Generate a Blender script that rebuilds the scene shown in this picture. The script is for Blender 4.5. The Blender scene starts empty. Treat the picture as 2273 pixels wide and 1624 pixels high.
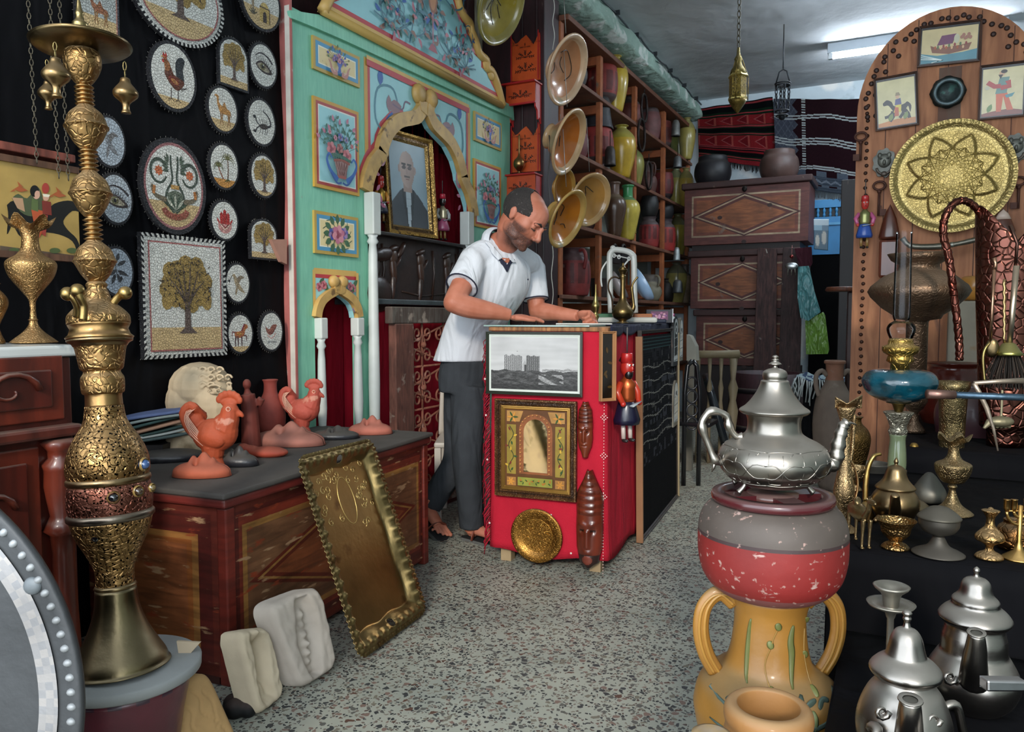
# Antique shop interior, built in metres; room axes: +Y into the shop, +X to the right, Z up
SKY,SUN,SAZ,SEL,TUBE=5.,2.1,-8,24,140.
import bpy, math, random
from math import *
from mathutils import Vector as V, Matrix, noise as NZ
R = random.Random(11)
SC = bpy.context.scene; COL = SC.collection
F=1705.; CX=1136.5; CY=812.; H=1.12; YAW=radians(26.9); PIT=radians(3.6)
FW=V((-sin(YAW)*cos(PIT), cos(YAW)*cos(PIT), -sin(PIT))); RT=V((cos(YAW),sin(YAW),0)); UP=RT.cross(FW)
C0=V((0,0,H))
cam=bpy.data.objects.new('camera',bpy.data.cameras.new('camera')); COL.objects.link(cam)
cam.data.lens=F/2273*36; cam.data.sensor_width=36; cam.data.clip_start=.05
cam.location=C0; cam.rotation_euler=(radians(90)-PIT,0,YAW); SC.camera=cam
def ray(px,py): return FW+RT*((px-CX)/F)+UP*((CY-py)/F)
def at(px,py,d): return C0+ray(px,py)*d
def onx(px,py,X): r=ray(px,py); return C0+r*(X/r.x)
def ony(px,py,Y): r=ray(px,py); return C0+r*(Y/r.y)
def onz(px,py,z): r=ray(px,py); return C0+r*((z-H)/r.z)
def onp(px,py,O,N): r=ray(px,py); return C0+r*((O-C0).dot(N)/r.dot(N))
def dep(p): return (p-C0).dot(FW)
def lin(c):
 if isinstance(c,str):
  c=[int(c[i:i+2],16)/255 for i in (0,2,4)]
 return tuple((x/12.92 if x<=.04045 else ((x+.055)/1.055)**2.4) for x in c[:3])
def mixc(a,b,t):
 a=[int(a[i:i+2],16)/255 for i in (0,2,4)] if isinstance(a,str) else a
 b=[int(b[i:i+2],16)/255 for i in (0,2,4)] if isinstance(b,str) else b
 return tuple(x+(y-x)*t for x,y in zip(a,b))
MC={}
def M(name,col=None,rough=.6,metal=0.,var=.15,vs=8.,bs=0.,bd=.002,bt='noise',dust=0.,dcol='8d8478',wear=None,coat=0.,trans=0.,emis=0.,grain=None,spec=.5,det=4.,holes=0.,bump2=None,alpha=1.):
 if name in MC: return MC[name]
 m=bpy.data.materials.new(name); m.use_nodes=True; nt=m.node_tree; N=nt.nodes; L=nt.links
 b=N['Principled BSDF']; tc=N.new('ShaderNodeTexCoord'); co=tc.outputs['Object']
 def noise(s,d=4.,src=co,scale3=None,dist=0.):
  n=N.new('ShaderNodeTexNoise'); n.inputs['Scale'].default_value=s; n.inputs['Detail'].default_value=d; n.inputs['Distortion'].default_value=dist
  if scale3:
   mp=N.new('ShaderNodeMapping'); mp.inputs['Scale'].default_value=scale3; L.new(src,mp.inputs[0]); src=mp.outputs[0]
  L.new(src,n.inputs['Vector']); return n.outputs['Fac']
 def rng(x,a,c,d,e,sm=False):
  r=N.new('ShaderNodeMapRange');
  if sm: r.interpolation_type='SMOOTHSTEP'
  for i,v in enumerate((a,c,d,e)): r.inputs[i+1].default_value=v
  L.new(x,r.inputs[0]); return r.outputs[0]
 def mul(x,y):
  q=N.new('ShaderNodeMath'); q.operation='MULTIPLY'; L.new(x,q.inputs[0])
  if isinstance(y,(int,float)): q.inputs[1].default_value=y
  else: L.new(y,q.inputs[1])
  return q.outputs[0]
 def mix(f,a,c,bt='MIX'):
  x=N.new('ShaderNodeMix'); x.data_type='RGBA'; x.blend_type=bt
  for v,i in ((f,0),(a,6),(c,7)):
   if isinstance(v,(int,float)): x.inputs[i].default_value=v
   elif isinstance(v,tuple): x.inputs[i].default_value=(*v,1)
   else: L.new(v,x.inputs[i])
  return x.outputs[2]
 if col is None:
  a=N.new('ShaderNodeAttribute'); a.attribute_name='Col'; c=a.outputs['Color']
 else:
  a=N.new('ShaderNodeRGB'); a.outputs[0].default_value=(*lin(col),1); c=a.outputs[0]
 if var>0:
  f=rng(noise(vs,det),.3,.7,1-var,1+var); cc=N.new('ShaderNodeCombineColor')
  for i in range(3): L.new(f,cc.inputs[i])
  c=mix(1.,c,cc.outputs[0],'MULTIPLY')
 if grain:
  g=rng(noise(grain[0],6,scale3=grain[1],dist=.6),.35,.65,0,1); c=mix(mul(g,grain[3]),c,lin(grain[2]))
 if wear:
  for w in (wear if isinstance(wear,list) else [wear]):
   wc,th,ws=w[:3]; s3=w[3] if len(w)>3 else None
   c=mix(rng(noise(ws,6,scale3=s3),th,th+.06,0,.9),c,lin(wc))
 rr=None
 if dust>0:
  g=N.new('ShaderNodeNewGeometry'); sp=N.new('ShaderNodeSeparateXYZ'); L.new(g.outputs['Normal'],sp.inputs[0])
  f=mul(rng(sp.outputs[2],.15,.9,0,dust,True),rng(noise(9,4),.25,.7,.5,1)); c=mix(f,c,lin(dcol))
  rr=N.new('ShaderNodeMapRange'); rr.inputs[3].default_value=rough; rr.inputs[4].default_value=.85; L.new(f,rr.inputs[0])
  if metal>0:
   mm=N.new('ShaderNodeMapRange'); mm.inputs[3].default_value=metal; mm.inputs[4].default_value=0; L.new(f,mm.inputs[0]); L.new(mm.outputs[0],b.inputs['Metallic'])
 if holes>0:
  v=N.new('ShaderNodeTexVoronoi'); v.inputs['Scale'].default_value=holes; L.new(co,v.inputs['Vector'])
  c=mix(rng(v.outputs['Distance'],.27,.31,1,0),c,(.004,.003,.002))
 L.new(c,b.inputs['Base Color'])
 if rr: L.new(rr.outputs[0],b.inputs['Roughness'])
 else: b.inputs['Roughness'].default_value=rough
 if not (dust>0 and metal>0): b.inputs['Metallic'].default_value=metal
 b.inputs['Specular IOR Level'].default_value=spec
 if coat: b.inputs['Coat Weight'].default_value=coat; b.inputs['Coat Roughness'].default_value=.12
 if trans: b.inputs['Transmission Weight'].default_value=trans; b.inputs['IOR'].default_value=1.45
 if emis: L.new(c,b.inputs['Emission Color']); b.inputs['Emission Strength'].default_value=emis
 nrm=None
 for q in ([(bt,bs,bd)] if bs else [])+([bump2] if bump2 else []):
  t,s,dd=q
  if t=='noise': h=noise(s,5)
  elif t=='cells':
   v=N.new('ShaderNodeTexVoronoi'); v.feature='DISTANCE_TO_EDGE'; v.inputs['Scale'].default_value=s; L.new(co,v.inputs['Vector']); h=rng(v.outputs['Distance'],0,.12,0,1)
  elif t=='hammer':
   v=N.new('ShaderNodeTexVoronoi'); v.feature='SMOOTH_F1'; v.inputs['Scale'].default_value=s; L.new(co,v.inputs['Vector']); h=v.outputs['Distance']
  elif t=='scroll':
   nn=N.new('ShaderNodeTexNoise'); nn.inputs['Scale'].default_value=s*.35; L.new(co,nn.inputs['Vector'])
   vm=N.new('ShaderNodeVectorMath'); vm.operation='MULTIPLY_ADD'; L.new(nn.outputs['Color'],vm.inputs[0]); vm.inputs[1].default_value=(3./s,)*3; L.new(co,vm.inputs[2])
   v=N.new('ShaderNodeTexVoronoi'); v.feature='DISTANCE_TO_EDGE'; v.inputs['Scale'].default_value=s; L.new(vm.outputs[0],v.inputs['Vector']); h=rng(v.outputs['Distance'],.02,.16,0,1,True)
  elif t=='weave':
   w=N.new('ShaderNodeTexWave'); w.inputs['Scale'].default_value=s; w.inputs['Distortion'].default_value=1; w.bands_direction='Z'; L.new(co,w.inputs['Vector']); h=w.outputs['Fac']
  elif t=='folds':
   h=noise(s,2,scale3=(1,1.2,.35),dist=.8)
  bp=N.new('ShaderNodeBump'); bp.inputs['Distance'].default_value=dd; L.new(h,bp.inputs['Height'])
  if nrm: L.new(nrm,bp.inputs['Normal'])
  nrm=bp.outputs[0]
 if nrm: L.new(nrm,b.inputs['Normal'])
 if alpha<1: b.inputs['Alpha'].default_value=alpha
 MC[name]=m; return m
def glass(name,col='ffffff',rough=.02):
 if name in MC: return MC[name]
 m=bpy.data.materials.new(name); m.use_nodes=True; nt=m.node_tree; nt.nodes.clear()
 o=nt.nodes.new('ShaderNodeOutputMaterial'); a=nt.nodes.new('ShaderNodeBsdfTransparent'); a.inputs[0].default_value=(*lin(col),1)
 g=nt.nodes.new('ShaderNodeBsdfGlossy'); g.inputs['Roughness'].default_value=rough; fr=nt.nodes.new('ShaderNodeFresnel'); fr.inputs[0].default_value=1.25
 x=nt.nodes.new('ShaderNodeMixShader'); nt.links.new(fr.outputs[0],x.inputs[0]); nt.links.new(a.outputs[0],x.inputs[1]); nt.links.new(g.outputs[0],x.inputs[2]); nt.links.new(x.outputs[0],o.inputs[0])
 MC[name]=m; return m
OFF={}
def tag(o,label=None,cat=None,group=None,kind=None):
 for k,v in (('label',label),('category',cat),('group',group),('kind',kind)):
  if v: o[k]=v
 return o
def thing(name,loc,label,cat,group=None):
 o=bpy.data.objects.new(name,None); COL.objects.link(o); o.location=loc; OFF[o]=V(loc); o.empty_display_size=.05
 return tag(o,label,cat,group)
def dup(o,move=V((0,0,0)),rz=0,label=None,parent=None,sc=1.):
 c=o.copy(); COL.objects.link(c)
 if parent is not None: c.parent=parent
 else:
  c.location=o.location+V(move); c.rotation_euler=(o.rotation_euler.x,o.rotation_euler.y,o.rotation_euler.z+rz); c.scale=(sc,)*3
 if label: c['label']=label
 for ch in [x for x in COL.objects if x.parent==o and x!=c]: dup(ch,parent=c)
 OFF[c]=OFF.get(o,V())+V(move)
 return c
def ident(p): return p
class MB:
 def __init__(s): s.v=[];s.f=[];s.c=[];s.m=[];s.sm=[]
 def add(s,vs,fs,col='ffffff',mi=0,sm=False,T=None):
  n=len(s.v)
  if T is not None: vs=[T@V(p) for p in vs]
  s.v+= [tuple(p) for p in vs]
  cf=callable(col) or isinstance(col,list)
  lc=None if cf else lin(col)
  for i,f in enumerate(fs):
   s.f.append([n+k for k in f])
   s.c.append(lin(col[i] if isinstance(col,list) else col(i)) if cf else lc)
   s.m.append(mi); s.sm.append(sm)
  return s
 def box(s,a,b,col='ffffff',mi=0,T=None):
  x0,y0,z0=a;x1,y1,z1=b
  return s.add([(x0,y0,z0),(x1,y0,z0),(x1,y1,z0),(x0,y1,z0),(x0,y0,z1),(x1,y0,z1),(x1,y1,z1),(x0,y1,z1)],
   [(0,3,2,1),(4,5,6,7),(0,1,5,4),(1,2,6,5),(2,3,7,6),(3,0,4,7)],col,mi,False,T)
 def hexa(s,p,col='ffffff',mi=0):   # 8 points: bottom 4, top 4
  return s.add(p,[(0,3,2,1),(4,5,6,7),(0,1,5,4),(1,2,6,5),(2,3,7,6),(3,0,4,7)],col,mi)
 def prism(s,pts,O,U,W,th,col='ffffff',mi=0,sidecol=None):
  U=V(U);W=V(W);O=V(O);Nn=U.cross(W).normalized()*th
  n=len(pts); a=[O+U*p[0]+W*p[1] for p in pts]
  area=sum(pts[i][0]*pts[(i+1)%n][1]-pts[(i+1)%n][0]*pts[i][1] for i in range(n))
  if area<0: a=a[::-1]
  vs=a+[p+Nn for p in a]
  s.add(vs,[tuple(range(n,2*n))],col,mi)
  return s.add(vs,[tuple(range(n))[::-1]]+[(i,(i+1)%n,n+(i+1)%n,n+i) for i in range(n)],sidecol or col,mi)
 def lathe(s,prof,seg=32,col='ffffff',mi=0,T=None,sm=True,arc=2*pi,squash=1.,wob=None,cl=True):
  vs=[];n=len(prof); full=arc>6.28
  k=seg if full else seg+1
  for i,(r,z) in enumerate(prof):
   for j in range(k):
    a=arc*j/seg; rr=r; zz=z
    if wob: rr,zz=wob(r,z,a)
    vs.append((rr*cos(a),rr*sin(a)*squash,zz))
  fs=[];cs=[]
  for i in range(n-1):
   for j in range(seg):
    j2=(j+1)%k
    fs.append((i*k+j,i*k+j2,(i+1)*k+j2,(i+1)*k+j)); cs.append(col(( prof[i][1]+prof[i+1][1])/2,arc*(j+.5)/seg) if callable(col) else col)
  if full and cl:
   if prof[0][0]>1e-5: fs.append(tuple(range(k))[::-1]); cs.append(cs[0])
   if prof[-1][0]>1e-5: fs.append(tuple((n-1)*k+j for j in range(k))); cs.append(cs[-2])
  return s.add(vs,fs,cs,mi,sm,T)
 def tube(s,pts,r,seg=8,col='ffffff',mi=0,sm=True,T=None,flat=1.,cap=True,closed=False,ref=None):
  pts=[V(p) for p in pts]; n=len(pts)
  rs=r if isinstance(r,(list,tuple)) else [r]*n
  vs=[];
  t0=(pts[1]-pts[0]).normalized(); u=V(ref) if ref is not None else (V((0,0,1)) if abs(t0.z)<.9 else V((1,0,0)))
  for i,p in enumerate(pts):
   if closed: t=(pts[(i+1)%n]-pts[i-1]).normalized()
   else: t=(pts[min(i+1,n-1)]-pts[max(i-1,0)])
   t=t.normalized() if t.length>1e-9 else t0
   w=t.cross(u)
   if w.length<1e-5: w=t.orthogonal()
   w.normalize(); u2=w.cross(t).normalized(); u=u2 if ref is None else V(ref)
   for j in range(seg):
    a=2*pi*j/seg; vs.append(p+w*(cos(a)*rs[i])+u2*(sin(a)*rs[i]*flat))
  m=n if closed else n-1; fs=[]
  for i in range(m):
   for j in range(seg):
    i2=(i+1)%n; fs.append((i*seg+j,i2*seg+j,i2*seg+(j+1)%seg,i*seg+(j+1)%seg))
  if cap and not closed: fs+= [tuple(range(seg)),tuple((n-1)*seg+j for j in range(seg))[::-1]]
  return s.add(vs,fs,col,mi,sm,T)
 def ball(s,c,r,col='ffffff',mi=0,seg=16,rings=10,T=None,rot=None):
  if isinstance(r,(int,float)): r=(r,r,r)
  q=Matrix.Translation(V(c))
  if rot is not None: q=q@rot.to_4x4()
  if T is not None: q=T@q
  vs=[(0,0,-r[2])]+[(r[0]*sin(pi*i/rings)*cos(2*pi*j/seg),r[1]*sin(pi*i/rings)*sin(2*pi*j/seg),-r[2]*cos(pi*i/rings)) for i in range(1,rings) for j in range(seg)]+[(0,0,r[2])]
  L=len(vs)-1
  fs=[(0,1+(j+1)%seg,1+j) for j in range(seg)]
  for i in range(rings-2):
   for j in range(seg): a=1+i*seg; fs.append((a+j,a+(j+1)%seg,a+seg+(j+1)%seg,a+seg+j))
  a=1+(rings-2)*seg; fs+=[(a+j,a+(j+1)%seg,L) for j in range(seg)]
  return s.add(vs,fs,col,mi,True,q)
 def sheet(s,fn,nu,nv,col='ffffff',mi=0,sm=True,th=0.,T=None):
  vs=[fn(i/nu,j/nv) for j in range(nv+1) for i in range(nu+1)]
  w=nu+1; fs=[(j*w+i,j*w+i+1,(j+1)*w+i+1,(j+1)*w+i) for j in range(nv) for i in range(nu)]
  cs=[col((i+.5)/nu,(j+.5)/nv) for j in range(nv) for i in range(nu)] if callable(col) else col
  return s.add(vs,fs,cs,mi,sm,T)
 def build(s,name,mat,parent=None,label=None,cat=None,group=None,kind=None,bev=0,sub=0,rem=0,smooth=0,solid=0,origin=None,weld=False,dec=0,bseg=2):
  me=bpy.data.meshes.new(name)
  if parent is not None: o0=OFF[parent]
  elif origin is not None: o0=V(origin)
  else:
   xs=[p[0] for p in s.v];ys=[p[1] for p in s.v]; o0=V(((min(xs)+max(xs))/2,(min(ys)+max(ys))/2,min(p[2] for p in s.v)))
  me.from_pydata([(p[0]-o0.x,p[1]-o0.y,p[2]-o0.z) for p in s.v],[],s.f)
  ca=me.color_attributes.new('Col','FLOAT_COLOR','CORNER'); buf=[]
  for p,c in zip(s.f,s.c): buf+=[c[0],c[1],c[2],1.]*len(p)
  ca.data.foreach_set('color',buf)
  me.polygons.foreach_set('material_index',s.m); me.polygons.foreach_set('use_smooth',s.sm)
  for m in (mat if isinstance(mat,list) else [mat]): me.materials.append(m)
  me.update()
  o=bpy.data.objects.new(name,me); COL.objects.link(o)
  if parent is not None: o.parent=parent
  else: o.location=o0
  OFF[o]=o0.copy()
  if weld: md=o.modifiers.new('w','WELD'); md.merge_threshold=1e-5
  if solid: md=o.modifiers.new('s','SOLIDIFY'); md.thickness=solid; md.offset=0
  if rem: md=o.modifiers.new('r','REMESH'); md.mode='VOXEL'; md.voxel_size=rem; md.use_smooth_shade=True
  if smooth: md=o.modifiers.new('sm','SMOOTH'); md.iterations=smooth; md.factor=.5
  if dec: md=o.modifiers.new('d','DECIMATE'); md.ratio=dec
  if bev: md=o.modifiers.new('b','BEVEL'); md.width=bev; md.segments=bseg; md.limit_method='ANGLE'; md.angle_limit=.6; md.harden_normals=False
  if sub: md=o.modifiers.new('u','SUBSURF'); md.levels=sub; md.render_levels=sub
  return tag(o,label,cat,group,kind)
def spl(P,n=6):
 out=[];P=[tuple(p) for p in P]
 for i in range(len(P)-1):
  p0=P[max(i-1,0)];p1=P[i];p2=P[i+1];p3=P[min(i+2,len(P)-1)]
  for k in range(n):
   t=k/n; out.append(tuple(.5*(2*b+(c-a)*t+(2*a-5*b+4*c-d)*t*t+(3*b-a-3*c+d)*t**3) for a,b,c,d in zip(p0,p1,p2,p3)))
 out.append(P[-1]); return out
def pxp(prof,yb,d,n=0):
 k=d/F; q=[(max(r,0)*k,(yb-y)*k) for r,y in prof]
 return [(max(a,0),b) for a,b in (spl(q,n) if n else q)]
def TR(p,rz=0,tilt=0,ax='X',sc=1.):
 return Matrix.Translation(V(p))@Matrix.Rotation(rz,4,'Z')@Matrix.Rotation(tilt,4,ax)@Matrix.Scale(sc,4)
def basis(O,U,W):
 U=V(U).normalized();W=V(W);W=(W-U*W.dot(U)).normalized();Nn=U.cross(W)
 m=Matrix.Identity(4)
 for i in range(3): m[i][0]=U[i];m[i][1]=W[i];m[i][2]=Nn[i];m[i][3]=O[i]
 return m
class Draw:
 def __init__(s,mb,T,k=1.,h=.0006,step=.00015,mi=0,fix=None): s.mb=mb;s.T=T;s.k=k;s.h=h;s.st=step;s.mi=mi;s.fix=fix
 def poly(s,pts,col):
  if s.fix: pts=[s.fix(*p) for p in pts]
  n=len(pts); ar=sum(pts[i][0]*pts[(i+1)%n][1]-pts[(i+1)%n][0]*pts[i][1] for i in range(n))
  if ar<0: pts=pts[::-1]
  s.mb.add([s.T@V((p[0]*s.k,p[1]*s.k,s.h)) for p in pts],[tuple(range(n))],col,s.mi); s.h+=s.st
 def ell(s,x,y,rx,ry,col,a=0,n=20,a0=0,a1=2*pi):
  ca,sa=cos(a),sin(a); pts=[]
  m=n if a1-a0>6.2 else n+1
  for i in range(m):
   t=a0+(a1-a0)*i/n; p,q=rx*cos(t),ry*sin(t); pts.append((x+p*ca-q*sa,y+p*sa+q*ca))
  s.poly(pts,col)
 def line(s,pts,w,col,n=0):
  if n: pts=spl(pts,n)
  m=len(pts); L=[];Rr=[]
  for i in range(m):
   a=pts[max(i-1,0)];b=pts[min(i+1,m-1)]; dx,dy=b[0]-a[0],b[1]-a[1]; l=hypot(dx,dy) or 1
   ww=(w[0]+(w[1]-w[0])*i/(m-1)) if isinstance(w,(tuple,list)) else w
   ox,oy=-dy/l*ww/2,dx/l*ww/2; L.append((pts[i][0]+ox,pts[i][1]+oy)); Rr.append((pts[i][0]-ox,pts[i][1]-oy))
  if s.fix: L=[s.fix(*p) for p in L]; Rr=[s.fix(*p) for p in Rr]
  k=s.k; vs=[s.T@V((p[0]*k,p[1]*k,s.h)) for p in Rr+L]
  s.mb.add(vs,[(i,i+1,m+i+1,m+i) for i in range(m-1)],col,s.mi); s.h+=s.st
 def leaf(s,x,y,l,w,a,col,curve=.0):
  ca,sa=cos(a),sin(a); pts=[]
  for t,ww in ((0,0),(.25,.8),(.5,1),(.75,.7),(1,0),(.75,-.7),(.5,-1),(.25,-.8)):
   p=t*l; q=ww*w/2+curve*sin(t*pi)*l; pts.append((x+p*ca-q*sa,y+p*sa+q*ca))
  s.poly(pts,col)
def jit(a): return (R.random()*2-1)*a
IRON=M('old_iron',None,rough=.5,metal=.7,var=.3,vs=20,dust=.5)
# light
SC.view_settings.view_transform='Standard'; SC.view_settings.look='None'; SC.view_settings.gamma=1
SC.view_settings.exposure=-0.1
try: SC.cycles.use_denoising=True; SC.cycles.max_bounces=8; SC.cycles.diffuse_bounces=4; SC.cycles.glossy_bounces=4; SC.cycles.transparent_max_bounces=12; SC.cycles.sample_clamp_indirect=6; SC.cycles.caustics_reflective=False; SC.cycles.caustics_refractive=False
except Exception: pass
wd=bpy.data.worlds.new('sky'); SC.world=wd; wd.use_nodes=True
bg=wd.node_tree.nodes['Background']; bg.inputs[0].default_value=(.82,.91,1.,1); bg.inputs[1].default_value=SKY
sl=bpy.data.lights.new('sun','SUN'); sl.energy=SUN; sl.angle=radians(7); sl.color=(1.,.92,.8)
so=bpy.data.objects.new('sun',sl); COL.objects.link(so)
az=YAW+radians(SAZ)
sd=V((-sin(az)*cos(radians(SEL)),cos(az)*cos(radians(SEL)),-sin(radians(SEL))))
so.rotation_euler=sd.to_track_quat('-Z','Y').to_euler(); so.location=(0,-3,4)
pl=bpy.data.lights.new('shopfront_daylight_portal','AREA'); pl.shape='RECTANGLE'; pl.size=4.5; pl.size_y=3.2; pl.cycles.is_portal=True
po=bpy.data.objects.new('shopfront_daylight_portal',pl); COL.objects.link(po); po.location=(-.5,-1.02,1.7); po.rotation_euler=(radians(90),0,0)
# setting
XL,XR,YB,YF,ZC=-2.76,1.9,9.05,-1.0,3.62
def terrazzo():
 m=bpy.data.materials.new('terrazzo'); m.use_nodes=True; nt=m.node_tree;N=nt.nodes;L=nt.links;b=N['Principled BSDF']
 tc=N.new('ShaderNodeTexCoord'); base=None
 def cell(scale,lo,ramp,seed,stretch=(1,1,1)):
  mp=N.new('ShaderNodeMapping'); mp.inputs['Location'].default_value=(seed,seed*2,0); mp.inputs['Scale'].default_value=stretch; L.new(tc.outputs['Object'],mp.inputs[0])
  nn=N.new('ShaderNodeTexNoise'); nn.inputs['Scale'].default_value=scale*.7; L.new(mp.outputs[0],nn.inputs['Vector'])
  vm=N.new('ShaderNodeVectorMath'); vm.operation='MULTIPLY_ADD'; L.new(nn.outputs['Color'],vm.inputs[0]); vm.inputs[1].default_value=(.9/scale,)*3; L.new(mp.outputs[0],vm.inputs[2])
  v=N.new('ShaderNodeTexVoronoi'); v.inputs['Scale'].default_value=scale; L.new(vm.outputs[0],v.inputs['Vector'])
  e=N.new('ShaderNodeTexVoronoi'); e.feature='DISTANCE_TO_EDGE'; e.inputs['Scale'].default_value=scale; L.new(vm.outputs[0],e.inputs['Vector'])
  s=N.new('ShaderNodeSeparateColor'); L.new(v.outputs['Color'],s.inputs[0])
  a=N.new('ShaderNodeMath'); a.operation='GREATER_THAN'; a.inputs[1].default_value=lo; L.new(s.outputs[0],a.inputs[0])
  c=N.new('ShaderNodeMath'); c.operation='GREATER_THAN'; c.inputs[1].default_value=.13; L.new(e.outputs['Distance'],c.inputs[0])
  q=N.new('ShaderNodeMath'); q.operation='MULTIPLY'; L.new(a.outputs[0],q.inputs[0]); L.new(c.outputs[0],q.inputs[1])
  r=N.new('ShaderNodeValToRGB'); r.color_ramp.interpolation='CONSTANT'
  for i,(p,cc) in enumerate(ramp):
   el=r.color_ramp.elements[i] if i<2 else r.color_ramp.elements.new(p); el.position=p; el.color=(*lin(cc),1)
  L.new(s.outputs[1],r.inputs[0]); return q.outputs[0],r.outputs[0]
 n=N.new('ShaderNodeTexNoise'); n.inputs['Scale'].default_value=3; n.inputs['Detail'].default_value=6; L.new(tc.outputs['Object'],n.inputs['Vector'])
 r0=N.new('ShaderNodeValToRGB'); r0.color_ramp.elements[0].position=.3; r0.color_ramp.elements[0].color=(*lin('8f9389'),1); r0.color_ramp.elements[1].position=.7; r0.color_ramp.elements[1].color=(*lin('a9a99b'),1); L.new(n.outputs[0],r0.inputs[0])
 c=r0.outputs[0]
 for a in ((95,.55,[(0,'3e4040'),(.3,'6d625a'),(.5,'2c2f31'),(.7,'7b7468'),(.85,'54453f')],3),(55,.62,[(0,'5b5a55'),(.35,'7a655c'),(.55,'3b3d3e'),(.75,'746f62'),(.9,'5c4339')],9)):
  f,cc=cell(*a); x=N.new('ShaderNodeMix'); x.data_type='RGBA'; L.new(f,x.inputs[0]); L.new(c,x.inputs[6]); L.new(cc,x.inputs[7]); c=x.outputs[2]
 L.new(c,b.inputs['Base Color']); b.inputs['Roughness'].default_value=.5; b.inputs['Specular IOR Level'].default_value=.3
 return m
mb=MB(); mb.box((XL-.2,-4,-.1),(XR+.2,YB+.2,0)); mb.build('floor',terrazzo(),kind='structure',origin=(0,0,0))
pla=M('ceiling_paint','c6cace',rough=.9,var=.12,vs=1.5,bs=3,bd=.02)
mb=MB(); mb.box((XL-.2,YF,ZC),(XR+.2,YB+.2,ZC+.2)); mb.build('ceiling',pla,kind='structure')
wl=M('wall_plaster','c3cdc6',rough=.9,var=.08,vs=2,bs=6,bd=.01,wear=('8b9690',.58,1.7))
mb=MB(); mb.box((XL-.2,YF,0),(XL,YB,ZC)); mb.build('wall_left',wl,kind='structure')
mb=MB(); mb.box((XL,YB,0),(XR,YB+.2,ZC)); mb.build('wall_back',M('back_plaster','b9c6cc',rough=.9,var=.1,vs=2,bs=6,bd=.01,wear=[('e8e6e0',.56,1.6),('77828a',.62,2.3)]),kind='structure')
mb=MB(); mb.box((XR,YF,0),(XR+.2,YB,ZC)); mb.build('wall_right',wl,kind='structure')
mb=MB()
def corn(u,v):
 y=3.4+u*(YB-3.4-.02); k=[(-2.2,ZC-.001),(-2.14,ZC-.09),(-2.12,ZC-.2),(-2.2,ZC-.23),(-2.7,ZC-.23)]
 t=v*4; i=min(int(t),3); f=t-i; x=k[i][0]*(1-f)+k[i+1][0]*f; z=k[i][1]*(1-f)+k[i+1][1]*f
 n=NZ.noise(V((x*9,y*5,z*12)))*.03*(1 if .1<v<.8 else 0); return (x+n,y,z+n*.6)
mb.sheet(corn,140,16); mb.build('trim_1',M('cornice_paint','9fb9ac',rough=.85,var=.15,vs=5,bs=14,bd=.03,wear=('dfe5df',.55,6)),kind='structure',solid=.01)
# shelf wall with pottery
XS=-2.25
wood_o=M('orange_wood',None,rough=.65,var=.25,vs=6,grain=(6,(3,3,3),'6a3418',.35),bs=20,bd=.001,wear=('6d6259',.66,5))
ORW='ab6238'
LV=[.62,1.29,1.83,2.37,2.91]
UY=[5.24,6.06,6.98,7.95,8.99]
sh=thing('pottery_rack',(XS-.2,7.1,0),'tall orange-brown wooden rack along the left wall crowded with clay pots','shelf')
for y in UY:
 mb=MB()
 mb.box((XS-.04,y-.03,0),(XS,y+.03,3.25),ORW); mb.box((XS-.44,y-.03,0),(XS-.4,y+.03,3.25),ORW)
 for z in [3.2]+[l-.1 for l in LV]: mb.box((XS-.4,y-.025,z-.02),(XS-.04,y+.025,z+.05),'a3572f')
 mb.build('side_frame',wood_o,sh,bev=.004)
for z in LV:
 mb=MB(); mb.box((XS-.46,UY[0]-.03,z-.03),(XS+.02,9.03,z),'7a5240'); mb.build('shelf_board',wood_o,sh,bev=.004)
mb=MB(); mb.box((XS-.46,UY[0]-.03,3.25),(XS+.06,9.03,3.29),'6f4430'); mb.build('top_board',wood_o,sh,bev=.004)
clay=M('clay_pot',None,rough=.55,var=.28,vs=14,bs=30,bd=.002,wear=('9a8c80',.66,9),dust=.3,dcol='6f655c')
glz=M('yellow_glaze',None,rough=.28,var=.2,vs=9,bs=12,bd=.002,wear=('8f8a48',.64,7),dust=.4,dcol='8d8568',coat=.3)
blk=M('burnt_clay',None,rough=.5,var=.3,vs=8,bs=25,bd=.002,dust=.4,dcol='5b5650')
PROF={
 'ribbed':[(.30,0),(.72,0),(.86,.03),(.97,.25),(1,.45),(.97,.62),(.86,.78),(.66,.86),(.6,.9),(.64,.97),(.7,1),(.6,1),(.55,.93),(.0,.9)],
 'round':[(.3,0),(.6,0),(.86,.15),(1,.4),(.97,.6),(.8,.8),(.62,.88),(.6,.95),(.68,1),(.58,1),(.5,.92),(0,.9)],
 'jar':[(.3,0),(.55,0),(.72,.15),(.93,.4),(1,.6),(.86,.78),(.5,.9),(.36,.93),(.36,.97),(.46,.985),(.44,1),(.3,1),(.26,.95),(0,.94)],
 'slim':[(.3,0),(.5,0),(.66,.15),(.9,.4),(1,.55),(.85,.68),(.48,.76),(.4,.8),(.4,.95),(.48,.97),(.48,1),(.36,1),(.32,.95),(0,.94)],
 'bucket':[(.3,0),(.7,0),(.78,.3),(.9,.8),(1,1),(.92,1),(.8,.8),(0,.75)],
 'jug':[(.3,0),(.62,0),(.86,.14),(1,.35),(.9,.52),(.62,.66),(.56,.78),(.66,.98),(.7,1),(.6,1),(.5,.8),(0,.76)]}
def pcol(kind,c,c2=None):
 def f(z,a):
  t=z
  if c2 and t>.72: return c2
  if kind=='ribbed' and .25<t<.66 and int(a*14)%2==0: return mixc(c,'2c1512',.45)
  return c
 return f
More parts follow.
